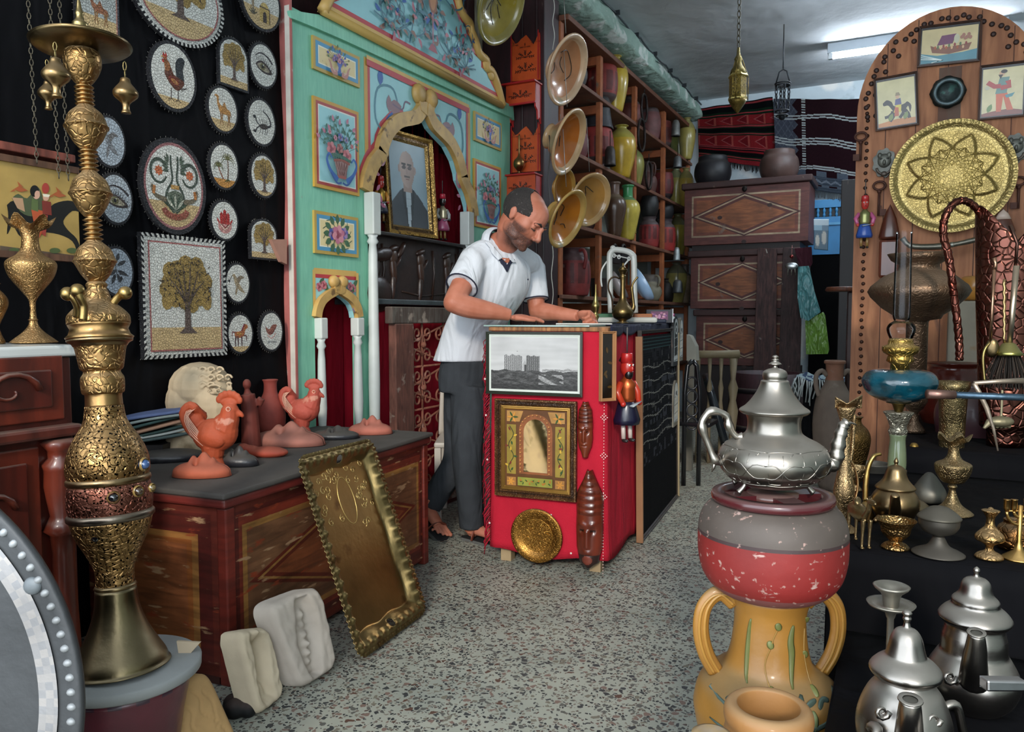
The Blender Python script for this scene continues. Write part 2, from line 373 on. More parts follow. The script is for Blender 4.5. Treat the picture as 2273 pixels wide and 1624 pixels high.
def pot(kind,px,z0,w,h,X,label,c='8c322c',c2='4d3a38',mat=None,handles=0,grp='clay pots on the rack',cat='pot',name='clay_pot',flip=False):
 p=onx(px,600,X); d=dep(p); k=d/F; r=w/2*k*1.2; hh=h*k*1.06
 mb=MB(); pr=[(a*r,b*hh) for a,b in spl(PROF[kind],3)]
 if flip: pr=[(a,hh-b) for a,b in pr][::-1]
 f=pcol(kind,c,c2);
 mb.lathe([(max(a,0),b) for a,b in pr],28,lambda z,a:f(1-z/hh if flip else z/hh,a),T=Matrix.Translation((p.x,p.y,z0)))
 t=thing(name,(p.x,p.y,z0),label,cat,grp)
 m=mat or (glz if 'e' == kind else clay)
 mb.build('vessel',m,t)
 for s in ([-1,1] if handles==2 else [1] if handles==1 else []):
  hb=MB();
  dr=V((cos(-.5),sin(-.5),0))*s
  a=V((p.x,p.y,z0)); top=.93 if kind!='jug' else .95
  hb.tube(spl([a+dr*r*.4+V((0,0,hh*top)),a+dr*r*.9+V((0,0,hh*.95)),a+dr*r*1.12+V((0,0,hh*.78)),a+dr*r*.93+V((0,0,hh*.56))],4),r*.1,8,c)
  hb.build('handle',m,t)
 return z0+hh
YEL='c2a438'; YEL2='8d9450'
B=XS-.11
z=pot('ribbed',1331,2.91,62,92,B,'red ribbed pot with dark top on the upper board behind the pale dish',flip=True)
z=pot('round',1268,2.91,56,58,B,'plain dark pot at the near top end of the rack beneath a red one',c='4a4543')
pot('round',1268,z,52,50,B,'glossy red pot stacked highest at the near end of the rack',c='8c2a24',flip=True)
pot('jar',1363,2.91,46,112,B+.08,'tall yellow glazed jar on the upper board beside the red ribbed pot',c=YEL,c2='a58f3a',mat=glz,cat='jar',name='glazed_jar')
pot('round',1394,2.91,44,62,B,'brown-red round pot at the far end of the second bay, upper board',c='6b322c',c2='3c3331')
z=pot('round',1440,2.91,38,80,B,'large dusty grey-red pot in the third bay, upper board',c='754a48',c2='5d5050')
z=pot('ribbed',1467,2.91,34,60,B,'small red ribbed pot beside the dusty grey-red pot, upper board',c='74302c',flip=True)
pot('jar',1504,2.91,36,88,B,'olive yellow jar in the last bay, upper board',c=YEL2,c2='70754a',mat=glz,cat='jar',name='glazed_jar')
pot('jar',1521,2.91,30,84,B+.13,'yellow jar hard against the last upright, upper board',c='a39552',c2='8b8149',mat=glz,cat='jar',name='glazed_jar')
z=pot('ribbed',1322,2.37,64,84,B,'red ribbed pot under the black pot behind the hanging orange dishes',flip=True,c='98322e')
pot('bucket',1322,z,62,62,B,'black burnt pot stacked on a red ribbed pot',c='1c1b1e',c2='26242a',mat=blk,flip=True)
pot('round',1275,2.37,50,70,B,'dusky rose pot half hidden behind the hanging dishes',c='6f3b3c',c2='5c4040')
pot('jar',1377,2.37,54,106,B+.08,'bulging golden yellow jar on the middle board in front of a greener one',c='bf9a2e',c2='a2943a',mat=glz,cat='jar',name='glazed_jar')
pot('jar',1400,2.37,46,96,B-.1,'greenish yellow jar behind the golden jar on the middle board',c='98924a',c2='7f8a4c',mat=glz,cat='jar',name='glazed_jar')
z=pot('jug',1436,2.37,34,66,B,'brown leather-toned jug in the third bay, middle board',c='5b3a34',c2='4a3632',handles=1)
z=pot('ribbed',1470,2.37,38,60,B,'dark-topped red ribbed pot in the third bay, middle board',c='74292a',c2='34282a',flip=True)
pot('jar',1498,2.37,34,84,B,'dull yellow amphora in the last bay, middle board',c='9b8f47',c2='6f7350',mat=glz,cat='jar',name='glazed_jar')
pot('jar',1520,2.37,28,80,B+.13,'ochre amphora by the last upright, middle board',c='a58a3c',c2='8b8149',mat=glz,cat='jar',name='glazed_jar')
pot('slim',1392,1.83,46,112,B+.1,'yellow jar with a green glazed neck beside the brown bottle',c='c4ae48',c2='3f8a54',mat=glz,cat='jar',name='glazed_jar',handles=0)
pot('slim',1363,1.83,44,112,B+.08,'tall brown bottle beside the green-necked jar',c='4d3526',c2='6a5146',mat=glz,cat='jar',name='glazed_jar')
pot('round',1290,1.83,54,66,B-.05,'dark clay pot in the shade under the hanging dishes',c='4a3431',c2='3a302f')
z=pot('ribbed',1440,1.83,38,62,B+.05,'deep red dark-necked pot below the black kettle pot',c='8a2a28',c2='4e4142')
pot('round',1440,z,34,52,B+.05,'black kettle pot standing on the deep red pot',c='181819',c2='23232a',mat=blk)
z=pot('ribbed',1474,1.83,42,66,B+.05,'bright red pot with charred neck beside the deep red one',c='962c28',c2='4b3f44')
pot('round',1470,z,40,46,B,'charred round pot standing on the bright red pot',c='222125',c2='33323a',mat=blk)
pot('jar',1503,1.83,36,88,B,'yellow jar in the last bay, third board',c='a3923c',c2='6d6a44',mat=glz,cat='jar',name='glazed_jar')
pot('ribbed',1272,1.29,66,98,B+.06,'big dark red urn at the near end of the rack above the counter',c='7a2c2a',c2='4e3437',handles=1)
pot('bucket',1330,1.29,38,40,B,'small dark clay bucket beside the big red urn',c='3d2d29',c2='3a302e')
z=1.29
for i in range(3):
 z2=pot('bucket',1400,z,74,14,B+.1,['orange-brown earthen basin, lowest of three','orange-brown earthen basin, middle of three','orange-brown earthen basin, topmost of three'][i],c='8d4a2c',c2='9a5834',grp='earthen basins nested on the rack',cat='basin',name='earthen_basin'); z+=.03
pot('jug',1443,1.29,44,54,B+.05,'off-white weathered jug with a loop handle above the counter',c='8c8570',c2='77706a',handles=1,cat='jug',name='weathered_jug')
pot('jar',1502,1.29,40,84,B+.05,'yellow-grey amphora low in the last bay',c='94894e',c2='5b5a48',mat=glz,cat='jar',name='glazed_jar')
pot('slim',1521,1.29,30,80,B+.13,'dusty brown amphora low against the last upright',c='6b5a48',c2='4f453e',cat='jar',name='clay_jar')
pot('round',1480,1.29,34,50,B-.05,'round black pot low in the last bay',c='25211f',c2='2c2826',mat=blk)
for i,(px,w,h,l) in enumerate([(1300,60,76,'wide clay pot under the big urn at the near end'),(1395,70,80,'wide clay pot low behind the counter top'),(1462,50,80,'dark clay pot low beside the last bay')]):
 pot('round',px,.62,w,h,B,l,c='5a2f2a')
def bell(px,py,w,h,label,c='3f3a38'):
 p=onx(px,py,XS+.05); k=dep(p)/F; r=w/2*k; hh=h*k
 t=thing('hanging_bell',p,label,'bell','metal bells hung on the rack')
 mb=MB(); mb.lathe([(r,0),(r*.96,hh*.1),(r*.85,hh*.75),(r*.55,hh*.95),(0,hh),(r*.5,hh*.88),(r*.75,hh*.7),(r*.9,.0)],20,c,T=Matrix.Translation(p)); mb.build('bell_body',M('old_iron',None,rough=.5,metal=.7,var=.3,vs=20,dust=.5),t)
 mb=MB(); mb.tube([p+V((0,0,hh)),p+V((0,0,hh+.12))],.004,6,'2a2725'); mb.build('cord',MC['old_iron'],t)
bell(1354,368,26,44,'dark cylindrical iron bell hanging at the first upright before the yellow jar')
bell(1408,518,10,16,'tiny brass bell hanging at the second upright','8a7434')
bell(1500,302,20,36,'grey tin bell hanging before the olive jar','80807c')
bell(1504,372,20,26,'grey tin bell hanging on the far upright','77797a')
bell(1502,578,16,30,'white enamelled bell hanging by the stacked chests','b5bcbc')
bell(1504,650,24,30,'grey dusty bell hanging low by the stacked chests','5c5f60')
mb=MB()
for px,py,l in ((1430,240,60),(1424,300,70),(1440,390,60)):
 p=onx(px,py,XS+.04); k=dep(p)/F
 mb=MB(); mb.tube([p+V((0,cos(a)*l*k*.35,sin(a)*l*k*.5)) for a in [i*2*pi/20 for i in range(20)]],.012,6,'2c2422',closed=True); mb.tube([p+V((0,0,l*k*.5)),p+V((0,0,l*k*.8))],.004,6,'2a2725')
 mb.build('iron_hoop',MC['old_iron'],label='rusty iron hoop hanging on the rack, '+{240:'highest',300:'middle',390:'lowest'}[py]+' of three',cat='hoop',group='iron hoops')
for px in (1365,1384):
 p=onx(px,558,XS+.06); k=dep(p)/F
 mb=MB(); mb.tube([p+V((0,cos(a)*12*k,sin(a)*14*k)) for a in [i*pi/12 for i in range(13)]],.014,8,'19181a'); mb.box(p+V((-.02,-.1,-.1)),p+V((.02,.1,.0)),'2b2928')
 mb.build('iron_stirrup',MC['old_iron'],label='black iron stirrup on the rack, '+('nearer' if px==1365 else 'farther')+' of two',cat='stirrup',group='iron stirrups')
# dark pilaster
dkw=M('dark_wood',None,rough=.5,var=.3,vs=5,grain=(5,(8,8,1),'120807',.6),bs=20,bd=.001,wear=('5f4a44',.68,6,(6,6,1)))
mb=MB(); mb.box((XL+.001,4.95,0),(-2.26,5.2,3.6),'34161a');
for x in (-2.33,-2.44): mb.box((x,4.94,0),(x+.02,4.95,3.6),'2a1114')
mb.build('pilaster',dkw,kind='structure',bev=.006)
mb=MB()
for a,b_,c,dx in ((4.7,4.8,'3a1d1e',.03),(4.8,4.86,'c9c2ae',.015),(4.865,4.945,'d8cfbb',.012)): mb.box((XL+.001,a,0),(XL+dx+.001,b_,3.6),c)
mb.box((XL+.001,2.75,2.2),(XL+.02,4.7,3.6),'2c1619'); mb.build('trim_2',dkw,kind='structure')
redl=M('red_lacquer',None,rough=.4,var=.15,vs=12,bs=30,bd=.0005,coat=.2)
PYF=4.948
def fY(y): return lambda px,py: (lambda p:(p.x,p.z))(ony(px,py,y))
TY=lambda y: basis((0,y,0),(1,0,0),(0,0,1))   # faces -Y
def sprig(D,x,y,s,c='1d1712',n=5):
 for i in range(n):
  t=(i-(n-1)/2)/(n-1)*2
  a=pi/2+t*1.5
  D.line([(x,y),(x+cos(a)*s*.5,y+sin(a)*s*.35+abs(t)*s*.1),(x+cos(a)*s,y+sin(a)*s*.7)],s*.05,c,3)
  for k in (.5,.75,1): D.leaf(x+cos(a)*s*k,y+sin(a)*s*.7*k,s*.22,s*.09,a+.8,c); D.leaf(x+cos(a)*s*k,y+sin(a)*s*.7*k,s*.2,s*.08,a-.8,c)
def bracket(dy,label,withcap=True):
 f=fY(PYF); P=lambda a,b:f(a,b+dy)
 t=thing('painted_bracket_shelf',(ony(1165,190+dy,PYF)),label,'shelf','red painted bracket shelves')
 out=[(1138,182),(1136,84),(1146,99),(1152,96),(1160,87),(1170,79),(1179,90),(1186,100),(1191,90),(1199,73),(1200,80),(1201,178)]
 mb=MB(); mb.prism([P(a,b) for a,b in out],(0,PYF,0),(1,0,0),(0,0,1),.015,'c4501f',sidecol='b01f24')
 o0=P(1169,140); D=Draw(mb,basis((0,PYF-.0155,0),(1,0,0),(0,0,1)))
 k=.0031
 sprig(D,o0[0],o0[1]-.06,.07); sprig(D,o0[0],o0[1]+.03,.06); sprig(D,o0[0]-.0,o0[1]+.1,.035,n=3)
 for s in (-1,1): sprig(D,o0[0]+s*.085,o0[1]+.12,.03,n=3); D.line([(o0[0]+s*.105,o0[1]-.13),(o0[0]+s*.105,o0[1]+.2)],.008,'b01f24')
 mb.build('back_board',redl,t)
 a=P(1125,190);b=P(1203,186)
 mb=MB(); mb.box((a[0]+.02,PYF-.13,b[1]-.012),(b[0]+.005,PYF-.0,b[1]),'a81c1c'); mb.build('ledge',redl,t,bev=.002)
 mb=MB(); c=P(1138,225)
 z1=b[1]-.0125; z0=z1-.13; xa=a[0]+.045; xb=b[0]-.004
 mb.box((xa,PYF-.1,z0),(xb,PYF-.09,z1),'c04a20'); D=Draw(mb,basis((0,PYF-.1005,0),(1,0,0),(0,0,1)))
 sprig(D,(xa+xb)/2,z0+.04,.06); sprig(D,(xa+xb)/2-.05,z0+.05,.035,n=3); sprig(D,(xa+xb)/2+.05,z0+.05,.035,n=3)
 mb.box((xa,PYF-.105,z0-.008),(xb,PYF-.085,z0+.004),'b01f24')
 mb.build('apron',redl,t)
 for x in (xa,xb-.012):
  mb=MB(); mb.prism([(PYF-.1,z1),(PYF,z1),(PYF,z0-.13),(PYF-.03,z0-.09),(PYF-.05,z0-.11),(PYF-.06,z0-.05),(PYF-.09,z0-.03)],(x,0,0),(0,1,0),(0,0,1),.012,'b52a28'); mb.build('side_bracket',redl,t)
 return b[1],(xa+xb)/2
zt,xm=bracket(0,'upper red and orange painted bracket shelf with dark sprigs on the pilaster')
zt,xm=bracket(202,'lower red and orange painted bracket shelf holding a small brass bottle')
brs=M('brass',None,rough=.3,metal=1,var=.2,vs=10,bs=60,bd=.0006,dust=.35,dcol='857660')
brc=M('chased_brass',None,rough=.36,metal=1,var=.25,vs=12,bt='scroll',bs=62,bd=.0012,dust=.55,dcol='8a7a60')
brf=M('fine_chased_brass',None,rough=.36,metal=1,var=.25,vs=16,bt='scroll',bs=140,bd=.0007,dust=.3,dcol='8a7a60')
BR='a07e52'; BR2='8f6d33'
p=V((xm-.03,PYF-.06,zt)); k=.0031
mb=MB(); mb.lathe([(max(a*k,0),b*k) for a,b in spl([(0,0),(5,0),(4,3),(3,8),(8,14),(13,22),(12,32),(5,40),(3,44),(2,50),(2,88),(0,88)],3)],20,BR,T=Matrix.Translation(p))
mb.build('perfume_bottle',brs,label='small round brass bottle with a long thin neck on the lower red shelf',cat='bottle')
dsh=M('dish_glaze',None,rough=.22,var=.18,vs=7,bs=10,bd=.002,wear=('a39a80',.68,5),coat=.4)
def dish(cx,cy,a,b,tilt,d,label,c,cin,foot=.45,deep=.5,sgn=1,marks=None,rim=None,name='hanging_dish'):
 p=at(cx,cy,d); k=d/F; r=a*k
 vd=(C0-p).normalized(); mn=(RT*cos(tilt)-UP*sin(tilt))*sgn; mn=(mn-vd*mn.dot(vd)).normalized()
 ca=b/a; N_=(vd*ca+mn*sqrt(1-ca*ca)).normalized(); U_=vd.cross(N_).normalized(); W_=N_.cross(U_)
 T=Matrix.Identity(4)
 for i in range(3): T[i][0]=U_[i];T[i][1]=W_[i];T[i][2]=N_[i];T[i][3]=p[i]
 pr=[(0,-deep*r),(foot*r,-deep*r),(foot*r,-deep*.82*r),(foot*1.2*r,-deep*.7*r),(.9*r,-.12*r),(1*r,-.04*r),(1*r,.0),(.95*r,.02*r),(.86*r,-.03*r),(.8*r,-.12*r),(.55*r,-deep*.55*r),(.3*r,-deep*.7*r),(0,-deep*.72*r)]
 rim=rim or c
 t=thing(name,p,label,'dish','glazed dishes hung on the pilaster')
 mb=MB(); n=[0]
 q=spl(pr,3); q=[(max(x,0),y) for x,y in q]; ms=[(sqrt(0)) for _ in q]
 idx=len(q)
 cols=[]
 for i in range(len(q)-1):
  if i<18: cc=c
  elif i<27: cc=rim
  else: cc=cin
  cols+= [cc]*44
 mb.lathe(q,44,lambda z,a:c,T=T); mb.c=[lin(cols[min(i,len(cols)-1)]) for i in range(len(mb.c))]
 D=Draw(mb,T,k=r)
 for m in (marks or []):
  h=-deep*.66*r+.004
  pts=[T@V((x*r,y*r,(-deep*.6+(hypot(x,y)**2)*deep*.55)*r+.004)) for x,y in spl(m,4)]
  mb.tube(pts,.0032,5,'2e2318')
 mb.build('bowl',dsh,t)
 mb=MB(); top=p+V((0,0,r*1.02))-N_*r*.1; mb.tube([top,top+V((-.02,-.01,.35))],.0022,5,'8d8a84'); mb.build('hanging_wire',MC['old_iron'],t)
 return t
dish(1262,156,77,40,.27,4.9,'wide pale peach dish with faint scribbles, uppermost of the orange dishes','c09a78','b98058',marks=[[(-.3,-.3),(-.1,-.5),(.2,-.4),(.5,0),(.4,.3)],[(-.1,-.2),(.1,.1),(.3,.15)],[(.1,.5),(-.1,.4),(-.2,.6)]],rim='c8a888')
dish(1265,316,74,31,.3,4.85,'orange conical dish seen from its side below the pale one','b8946c','b4692a',foot=.36,deep=.75,marks=[[(-.4,.1),(-.1,0),(.2,.15),(.3,.4)],[(-.2,-.2),(.1,-.1)]],rim='c9a57a')
dish(1312,444,60,42,.35,5.15,'dull orange dish turned to the front behind the lowest one','b08a58','a97a3c',marks=[[(-.4,.2),(-.1,.5),(.1,.1),(.4,.3),(.3,-.2)]],rim='b99463')
dish(1254,418,44,24,.1,5.1,'small caramel dish mostly hidden behind the lowest orange dish','a9762f','9a6526',rim='a8813e')
dish(1262,487,68,33,.42,4.75,'glossy orange dish with short dark strokes, lowest of the orange dishes','bd9450','b8701f',foot=.36,deep=.7,marks=[[(-.35,.15),(-.1,.1),(.1,.25)],[(0,-.1),(.3,-.05),(.35,.2)],[(-.3,-.5),(-.2,-.4),(-.25,-.25)]],rim='c39c56')
dish(1115,14,84,48,.33,4.75,'large olive green glazed dish with a painted leaf above the alcove','6f6a3c','8a7a2c',marks=[[(-.5,-.1),(-.1,.1),(.3,0),(.6,.2)],[(-.2,.3),(.1,.1)],[(0,-.3),(.2,.05)],[(.3,.4),(.35,.0)],[(-.3,-.35),(.0,-.15)]],rim='857b44')
for x,y0,y1,c,w,l in ((1229,0,110,'b9b6ae',.0025,'pale cord running up the pilaster above the peach dish'),(1226,545,690,'cfc9bd',.003,'pale cable hanging down the dark pilaster by the head'),(1219,300,520,'3b3634',.004,'thin dark chain hanging beside the red bracket shelves')):
 pts=[at(x+2*sin(i*.9),y0+(y1-y0)*i/12,4.78 if y0<500 else 5.0) for i in range(13)]
 mb=MB(); mb.tube(pts,w,6,c); mb.build('cord',M('cord_plastic',None,rough=.5,var=.05),label=l,cat='cord')
pts=[V((-2.13+NZ.noise(V((i*.7,3,0)))*.03,3.6+i*.135,ZC-.06+NZ.noise(V((i*.5,0,0)))*.04)) for i in range(41)]
mb=MB(); mb.tube(pts,.009,6,'3c4347')
for i in range(2,40,4): mb.box(pts[i]-V((.015,.008,.015)),pts[i]+V((.03,.008,.02)),'20252a')
mb.build('ceiling_cable',MC['cord_plastic'],label='black clipped cable running along the green plaster cornice',cat='cable')
# back of the shop
SC_B=.5
rugm=M('woven_rug',None,rough=.95,var=.12,vs=60,bs=140,bd=.004,bt='weave',spec=.1)
def quadrug(name,c4,nu,nv,col,Y,label,wav=.012,fr=None,cat='rug',group=None):
 P=[ony(*p,Y) for p in c4]
 def fn(u,v):
  p=P[3].lerp(P[2],u).lerp(P[0].lerp(P[1],u),v); return p+V((0,-.02-wav*(1+sin(u*19+v*3)+.5*sin(u*7-v*5)),0))
 mb=MB(); mb.sheet(fn,nu,nv,col)
 t=thing(name,fn(.5,0),label,cat,group); mb.build('woven_field',rugm,t,solid=.008)
 if fr:
  mb=MB()
  for i in range(60):
   a=fn(i/59,0); mb.tube([a,a+V((jit(.01),0,-.05-R.random()*.03))],.004,4,fr)
  o=mb.build('fringe',rugm,t); o['kind']='stuff'
def rug1(u,v):
 v=1-v; r='a3242c'; g='14301f'; k='0a0c10'; p='c04c52'
 for a,b,c in ((0,.02,k),(.02,.05,p),(.05,.14,k),(.14,.17,g),(.17,.19,p),(.19,.215,g),(.36,.375,g),(.375,.40,p),(.40,.42,g),(.42,.48,k),(.48,.50,g),(.50,.52,p),(.52,.535,g),(.72,.735,p),(.735,.75,k),(.75,.765,p),(.765,.78,k),(.78,.81,r),(.81,.87,k),(.87,.89,g),(.89,.91,p),(.91,.93,g)):
  if a<=v<b: return c
 if .215<=v<.36 or .535<=v<.72:
  t=(v-.215)/.145 if v<.4 else (v-.535)/.185
  x=(u*4.6)%1
  if x<.12: return 'cc6258'
  e=abs(abs(t-.5)*1.0+.25-(x-.12)*.8)
  if e<.04: return 'c56a6a'
  return '8e1f28' if (x-.12)*.8>abs(t-.5)+.25 else 'a82a30'
 return 'b03038'
quadrug('striped_rug',[(1550,243),(1716,217),(1727,376),(1553,352)],130,110,rug1,9.03,'red wool rug with black and green bands hung on the back wall',fr='1c1a1c')
def rug2(u,v):
 v=1-v; w='cfd6d6'; m='2a1018'; g='555a68'
 for c0 in (.18,.21,.50-.06,.47,.50,.745,.77):
  if abs(v-c0-.015*sin(u*9))<.008: return w
 if u<.34 and v<.78:
  x=abs(((v*7)%1)-.5)*.12
  if u>.30: return m if int(v*70)%2 else w
  if u>.2+x and v%.27>.0: return m
  e=((u*14+v*9)%1); f=((u*14-v*9)%1)
  return '6d7280' if e<.12 or f<.12 else g
 if v<.78: return m
 if v<.84: return m if int(u*9)%2 else '667180'
 e=abs(((u*10)%1)-.5)*.06
 if abs(v-.88-e)<.012: return '8a93a0'
 if .93<v<.95: return m if int(u*12)%2 else '6d7684'
 return '4b5562' if int(v*120)%3 else '5b6674'
quadrug('banded_rug',[(1718,221),(1898,224),(1893,434),(1800,428)][0:1]+[(1930,222),(1930,440),(1724,412)],150,120,rug2,9.0,'dark maroon and grey rug with thin white bands hung on the back wall',fr='8a8f92')
chw=M('chest_wood',None,rough=.55,var=.3,vs=5,grain=(5,(1.5,9,9),'2c1410',.45),bs=20,bd=.0015,wear=('7a6a60',.68,6),dust=.25,dcol='5d5350')
def chest(name,x0,x1,z0,z1,Y,label,diamond=True,lid=True,yd=.55):
 t=thing(name,((x0+x1)/2,Y+yd/2,z0),label,'chest','painted chests stacked at the back')
 zl=z1-.07 if lid else z1
 mb=MB(); mb.box((x0+.02,Y,z0),(x1-.02,Y+yd,zl),'63332c'); T=basis((0,Y,0),(1,0,0),(0,0,1))
 D=Draw(mb,T,h=.001); a,b,c,d=x0+.1,x1-.1,z0+.08,zl-.07
 D.poly([(a,c),(b,c),(b,d),(a,d)],'b09a7c'); e=.018
 D.poly([(a+e,c+e),(b-e,c+e),(b-e,d-e),(a+e,d-e)],'7a4030'); D.poly([(a+.05,c+.05),(b-.05,c+.05),(b-.05,d-.05),(a+.05,d-.05)],'8a5030')
 if diamond:
  m=(a+b)/2; n=(c+d)/2
  for s,cc in ((1.05,'4a2420'),(.98,'b8a284'),(.91,'5a2c26'),(.78,'8f5532')):
   D.poly([(m-(b-a)/2*s*.97,n),(m,n-(d-c)/2*s*.97),(m+(b-a)/2*s*.97,n),(m,n+(d-c)/2*s*.97)],cc)
  for sx,sz in ((-.25,-.02),(.25,.08),(0,.28),(0,-.28)): D.ell(m+sx,n+sz,.025,.02,'2d1612')
 mb.build('body',chw,t,bev=.004)
 if lid:
  mb=MB(); mb.box((x0-.01,Y-.03,zl+.002),(x1+.01,Y+yd+.01,z1),'3f2421'); mb.build('lid',chw,t,bev=.012)
 mb=MB(); mb.ball(((x0+x1)/2,Y-.014,zl-.03),(.025,.012,.03),'1a1412'); mb.build('latch',IRON,t)
YC=8.25
xl=ony(1515,470,YC).x; xr=ony(1800,470,YC).x;
zf=lambda y,px=1650: ony(px,y,YC).z
chest('painted_chest',xl,xr,zf(540),zf(398),YC,'long red-brown chest with a pale lozenge inlay, topmost of the stack')
zc2=zf(552)
mb=MB(); mb.box((xl+.1,YC+.03,zc2),(xr-.1,YC+.5,zf(540)-.002),'1d1513'); mb.build('plank',chw,label='dark packing boards between the top and middle chests',cat='board')
chest('painted_chest',xl+.07,xr-.1,zf(684),zc2-.002,YC+.03,'faded red chest with zigzag inlay, second in the stack',yd=.5)
chest('painted_chest',xl+.13,xr-.1,zf(812),zf(686)-.002,YC+.06,'dusty chest with broken inlay lines, third in the stack',yd=.45)
mb=MB(); mb.box((xl+.1,YC+.1,0),(xr-.1,YC+.5,zf(812)-.004),'1b1311'); mb.build('storage_box',chw,label='dark low box carrying the stack of chests',cat='box')
ztop=zf(398)
for px,w,h,l,c,kd in ((1582,80,62,'squat black cooking pot on the left of the top chest','1b1a1e','round'),(1729,84,64,'wide brown basket-like pot on the right of the top chest','4f3a34','bucket')):
 p=ony(px,390,YC+.25); k=dep(p)/F
 mb=MB(); mb.lathe([(max(a*w/2*k,0),b*h*k) for a,b in spl([(.4,0),(.75,.0),(1,.35),(.95,.7),(.8,.85),(.78,1),(.68,1),(.68,.8),(0,.7)],3)],28,c,T=Matrix.Translation((p.x,p.y,ztop+.002)))
 mb.build('cooking_pot' if px<1600 else 'basket',blk,label=l,cat='pot' if px<1600 else 'basket')
t=thing('plank_door',ony(1720,820,YC-.1),'old dark two-board door leaning in front of the stacked chests','door panel')
for a,b,c in ((1668,1722,'4f3430'),(1724,1776,'3f2b29')):
 p0=ony(a,900,YC-.25);p1=ony(b,900,YC-.25);q0=ony(a+14,549,YC-.04);q1=ony(b+2,552,YC-.04); z=0
 p0.z=p1.z=.003; o=V((0,.035,0))
 mb=MB(); mb.hexa([p0,p1,p1+o,p0+o,q0,q1,q1+o,q0+o],c); mb.build('board',M('grey_plank',None,rough=.8,var=.3,vs=4,grain=(6,(9,9,1),'0e0908',.75),bs=15,bd=.003,wear=('7d7672',.69,10)),t,bev=.005)
mb=MB(); pa=ony(1700,560,YC-.24); mb.tube([ony(1700,553,YC-.1),ony(1703,562,YC-.12)],.006,5,'b9b5ad'); mb.build('nail',IRON,t)
clm=M('cloth',None,rough=.9,var=.15,vs=10,bt='folds',bs=14,bd=.02,spec=.2)
def drape(name,outline,Y,col,label,cat,mat=None,th=.03,fr=0):
 P=[ony(a,b,Y) for a,b in outline]; mb=MB(); mb.prism([(p.x,p.z) for p in P],(0,Y,0),(1,0,0),(0,0,1),th,col)
 return mb.build(name,mat or clm,label=label,cat=cat,bev=.01)
drape('plastic_bag',[(1772,592),(1796,590),(1808,645),(1822,692),(1795,712),(1778,705),(1771,660)],YC-.15,'4f8a8c','crumpled teal plastic bag hanging beside the old boards','bag',M('plastic_film',None,rough=.3,var=.25,vs=12,bt='folds',bs=18,bd=.04))
drape('carrier_bag',[(1788,712),(1828,692),(1832,700),(1841,775),(1838,785),(1790,786)],YC-.1,'6f9a3a','green carrier bag hanging under the teal bag','bag',MC['plastic_film'])
drape('folded_kilim',[(1764,552),(1802,548),(1804,585),(1796,596),(1776,594)],YC-.1,'3f1a24','dark red folded cloth on the corner of the middle chest','cloth')
p=ony(1757,590,YC-.32); mb=MB(); mb.tube([p+V((0,0,.2)),p+V((0,0,.05))],.003,5,'a06a6a'); mb.ball(p+V((0,0,.09)),.02,'8a3a3a'); mb.ball(p,(.06,.015,.035),'c9cfd2')
for s in (-1,0,1): mb.tube([p+V((s*.03,0,-.02)),p+V((s*.035,0,-.09))],.004,5,'9a9a8a')
mb.build('fish_charm',brs,label='silvery fish charm hanging from a bead before the boards',cat='charm')
blu=M('blue_paint',None,rough=.5,var=.12,vs=6)
ta=thing('blue_balustrade',ony(1850,520,9.0),'bright blue painted wooden panel with a row of little balusters low on the back wall','balustrade')
Yb=8.98; a=ony(1796,445,Yb);b=ony(1905,566,Yb)
mb=MB(); q=[ony(1796,y,Yb).z for y in (445,463,483,498,566)]
mb.box((a.x,Yb,q[1]),(b.x,Yb+.04,q[0]),'3f86b8'); mb.box((a.x,Yb,q[4]),(b.x,Yb+.04,q[2]),'3a7fb2'); mb.box((a.x,Yb-.015,q[3]-.02),(b.x,Yb,q[3]+.01),'5a9cc6'); mb.box((a.x,Yb+.03,q[2]),(b.x,Yb+.05,q[1]),'0b1418'); mb.build('panel',blu,ta,bev=.003)  # near-black strip paints in the shade of the gaps behind the balusters
for i in range(9):
 x=a.x+.03+i*.062; mb=MB(); h=q[1]-q[2]; mb.lathe([(r,z*h) for r,z in spl([(.008,0),(.016,.2),(.01,.45),(.017,.7),(.007,1)],3)],10,'3f86b8',T=Matrix.Translation((x,Yb+.012,q[2]))); mb.build('baluster',blu,ta)
mb=MB(); mb.box((ony(1800,560,9.0).x,8.99,0),(ony(1925,560,9.0).x,9.04,ony(1800,566,9).z),'050506'); mb.build('door_1',M('doorway_shade_paint',None,rough=.9,var=0,spec=.1),kind='structure')  # flat black slab: the darkness of an open doorway painted as colour
c4=[ony(*q_,YC-.4) for q_ in ((1806,486),(1840,486),(1838,556),(1807,553))]
def cardc(u,v):
 if v>.8: return 'c4d6e0'
 if v>.62: return '8fb4c9' if u<.55 else '6c8aa0'
 e=min(hypot((u-.25)/.16,(v-.3)/.22),hypot((u-.7)/.2,(v-.4)/.25)); return 'c9c9c0' if e<.8 else ('7d8a90' if e<1 else '4b6c80')
mb=MB(); mb.sheet(lambda u,v:c4[3].lerp(c4[2],u).lerp(c4[0].lerp(c4[1],u),v),18,30,cardc); mb.build('picture_card',M('print',None,rough=.4,var=.08),label='small bluish card showing two teapots hung by the blue woodwork',cat='card',solid=.003)
def boxthing(name,a,b,col,mat,label,cat,bev=.006,group=None): mb=MB(); mb.box(a,b,col); return mb.build(name,mat,label=label,cat=cat,bev=bev,group=group)
p=ony(1882,500,7.2); boxthing('tall_cupboard',(p.x-.06,7.2,0),(p.x+.5,7.7,ony(1882,398,7.2).z),'171110',dkw,'tall black-brown cupboard behind the arched door','cupboard')
t=thing('turned_stand',(ony(1874,700,5.6).x,5.6,0),'brown turned wooden post with a round top behind the arched door','stand')
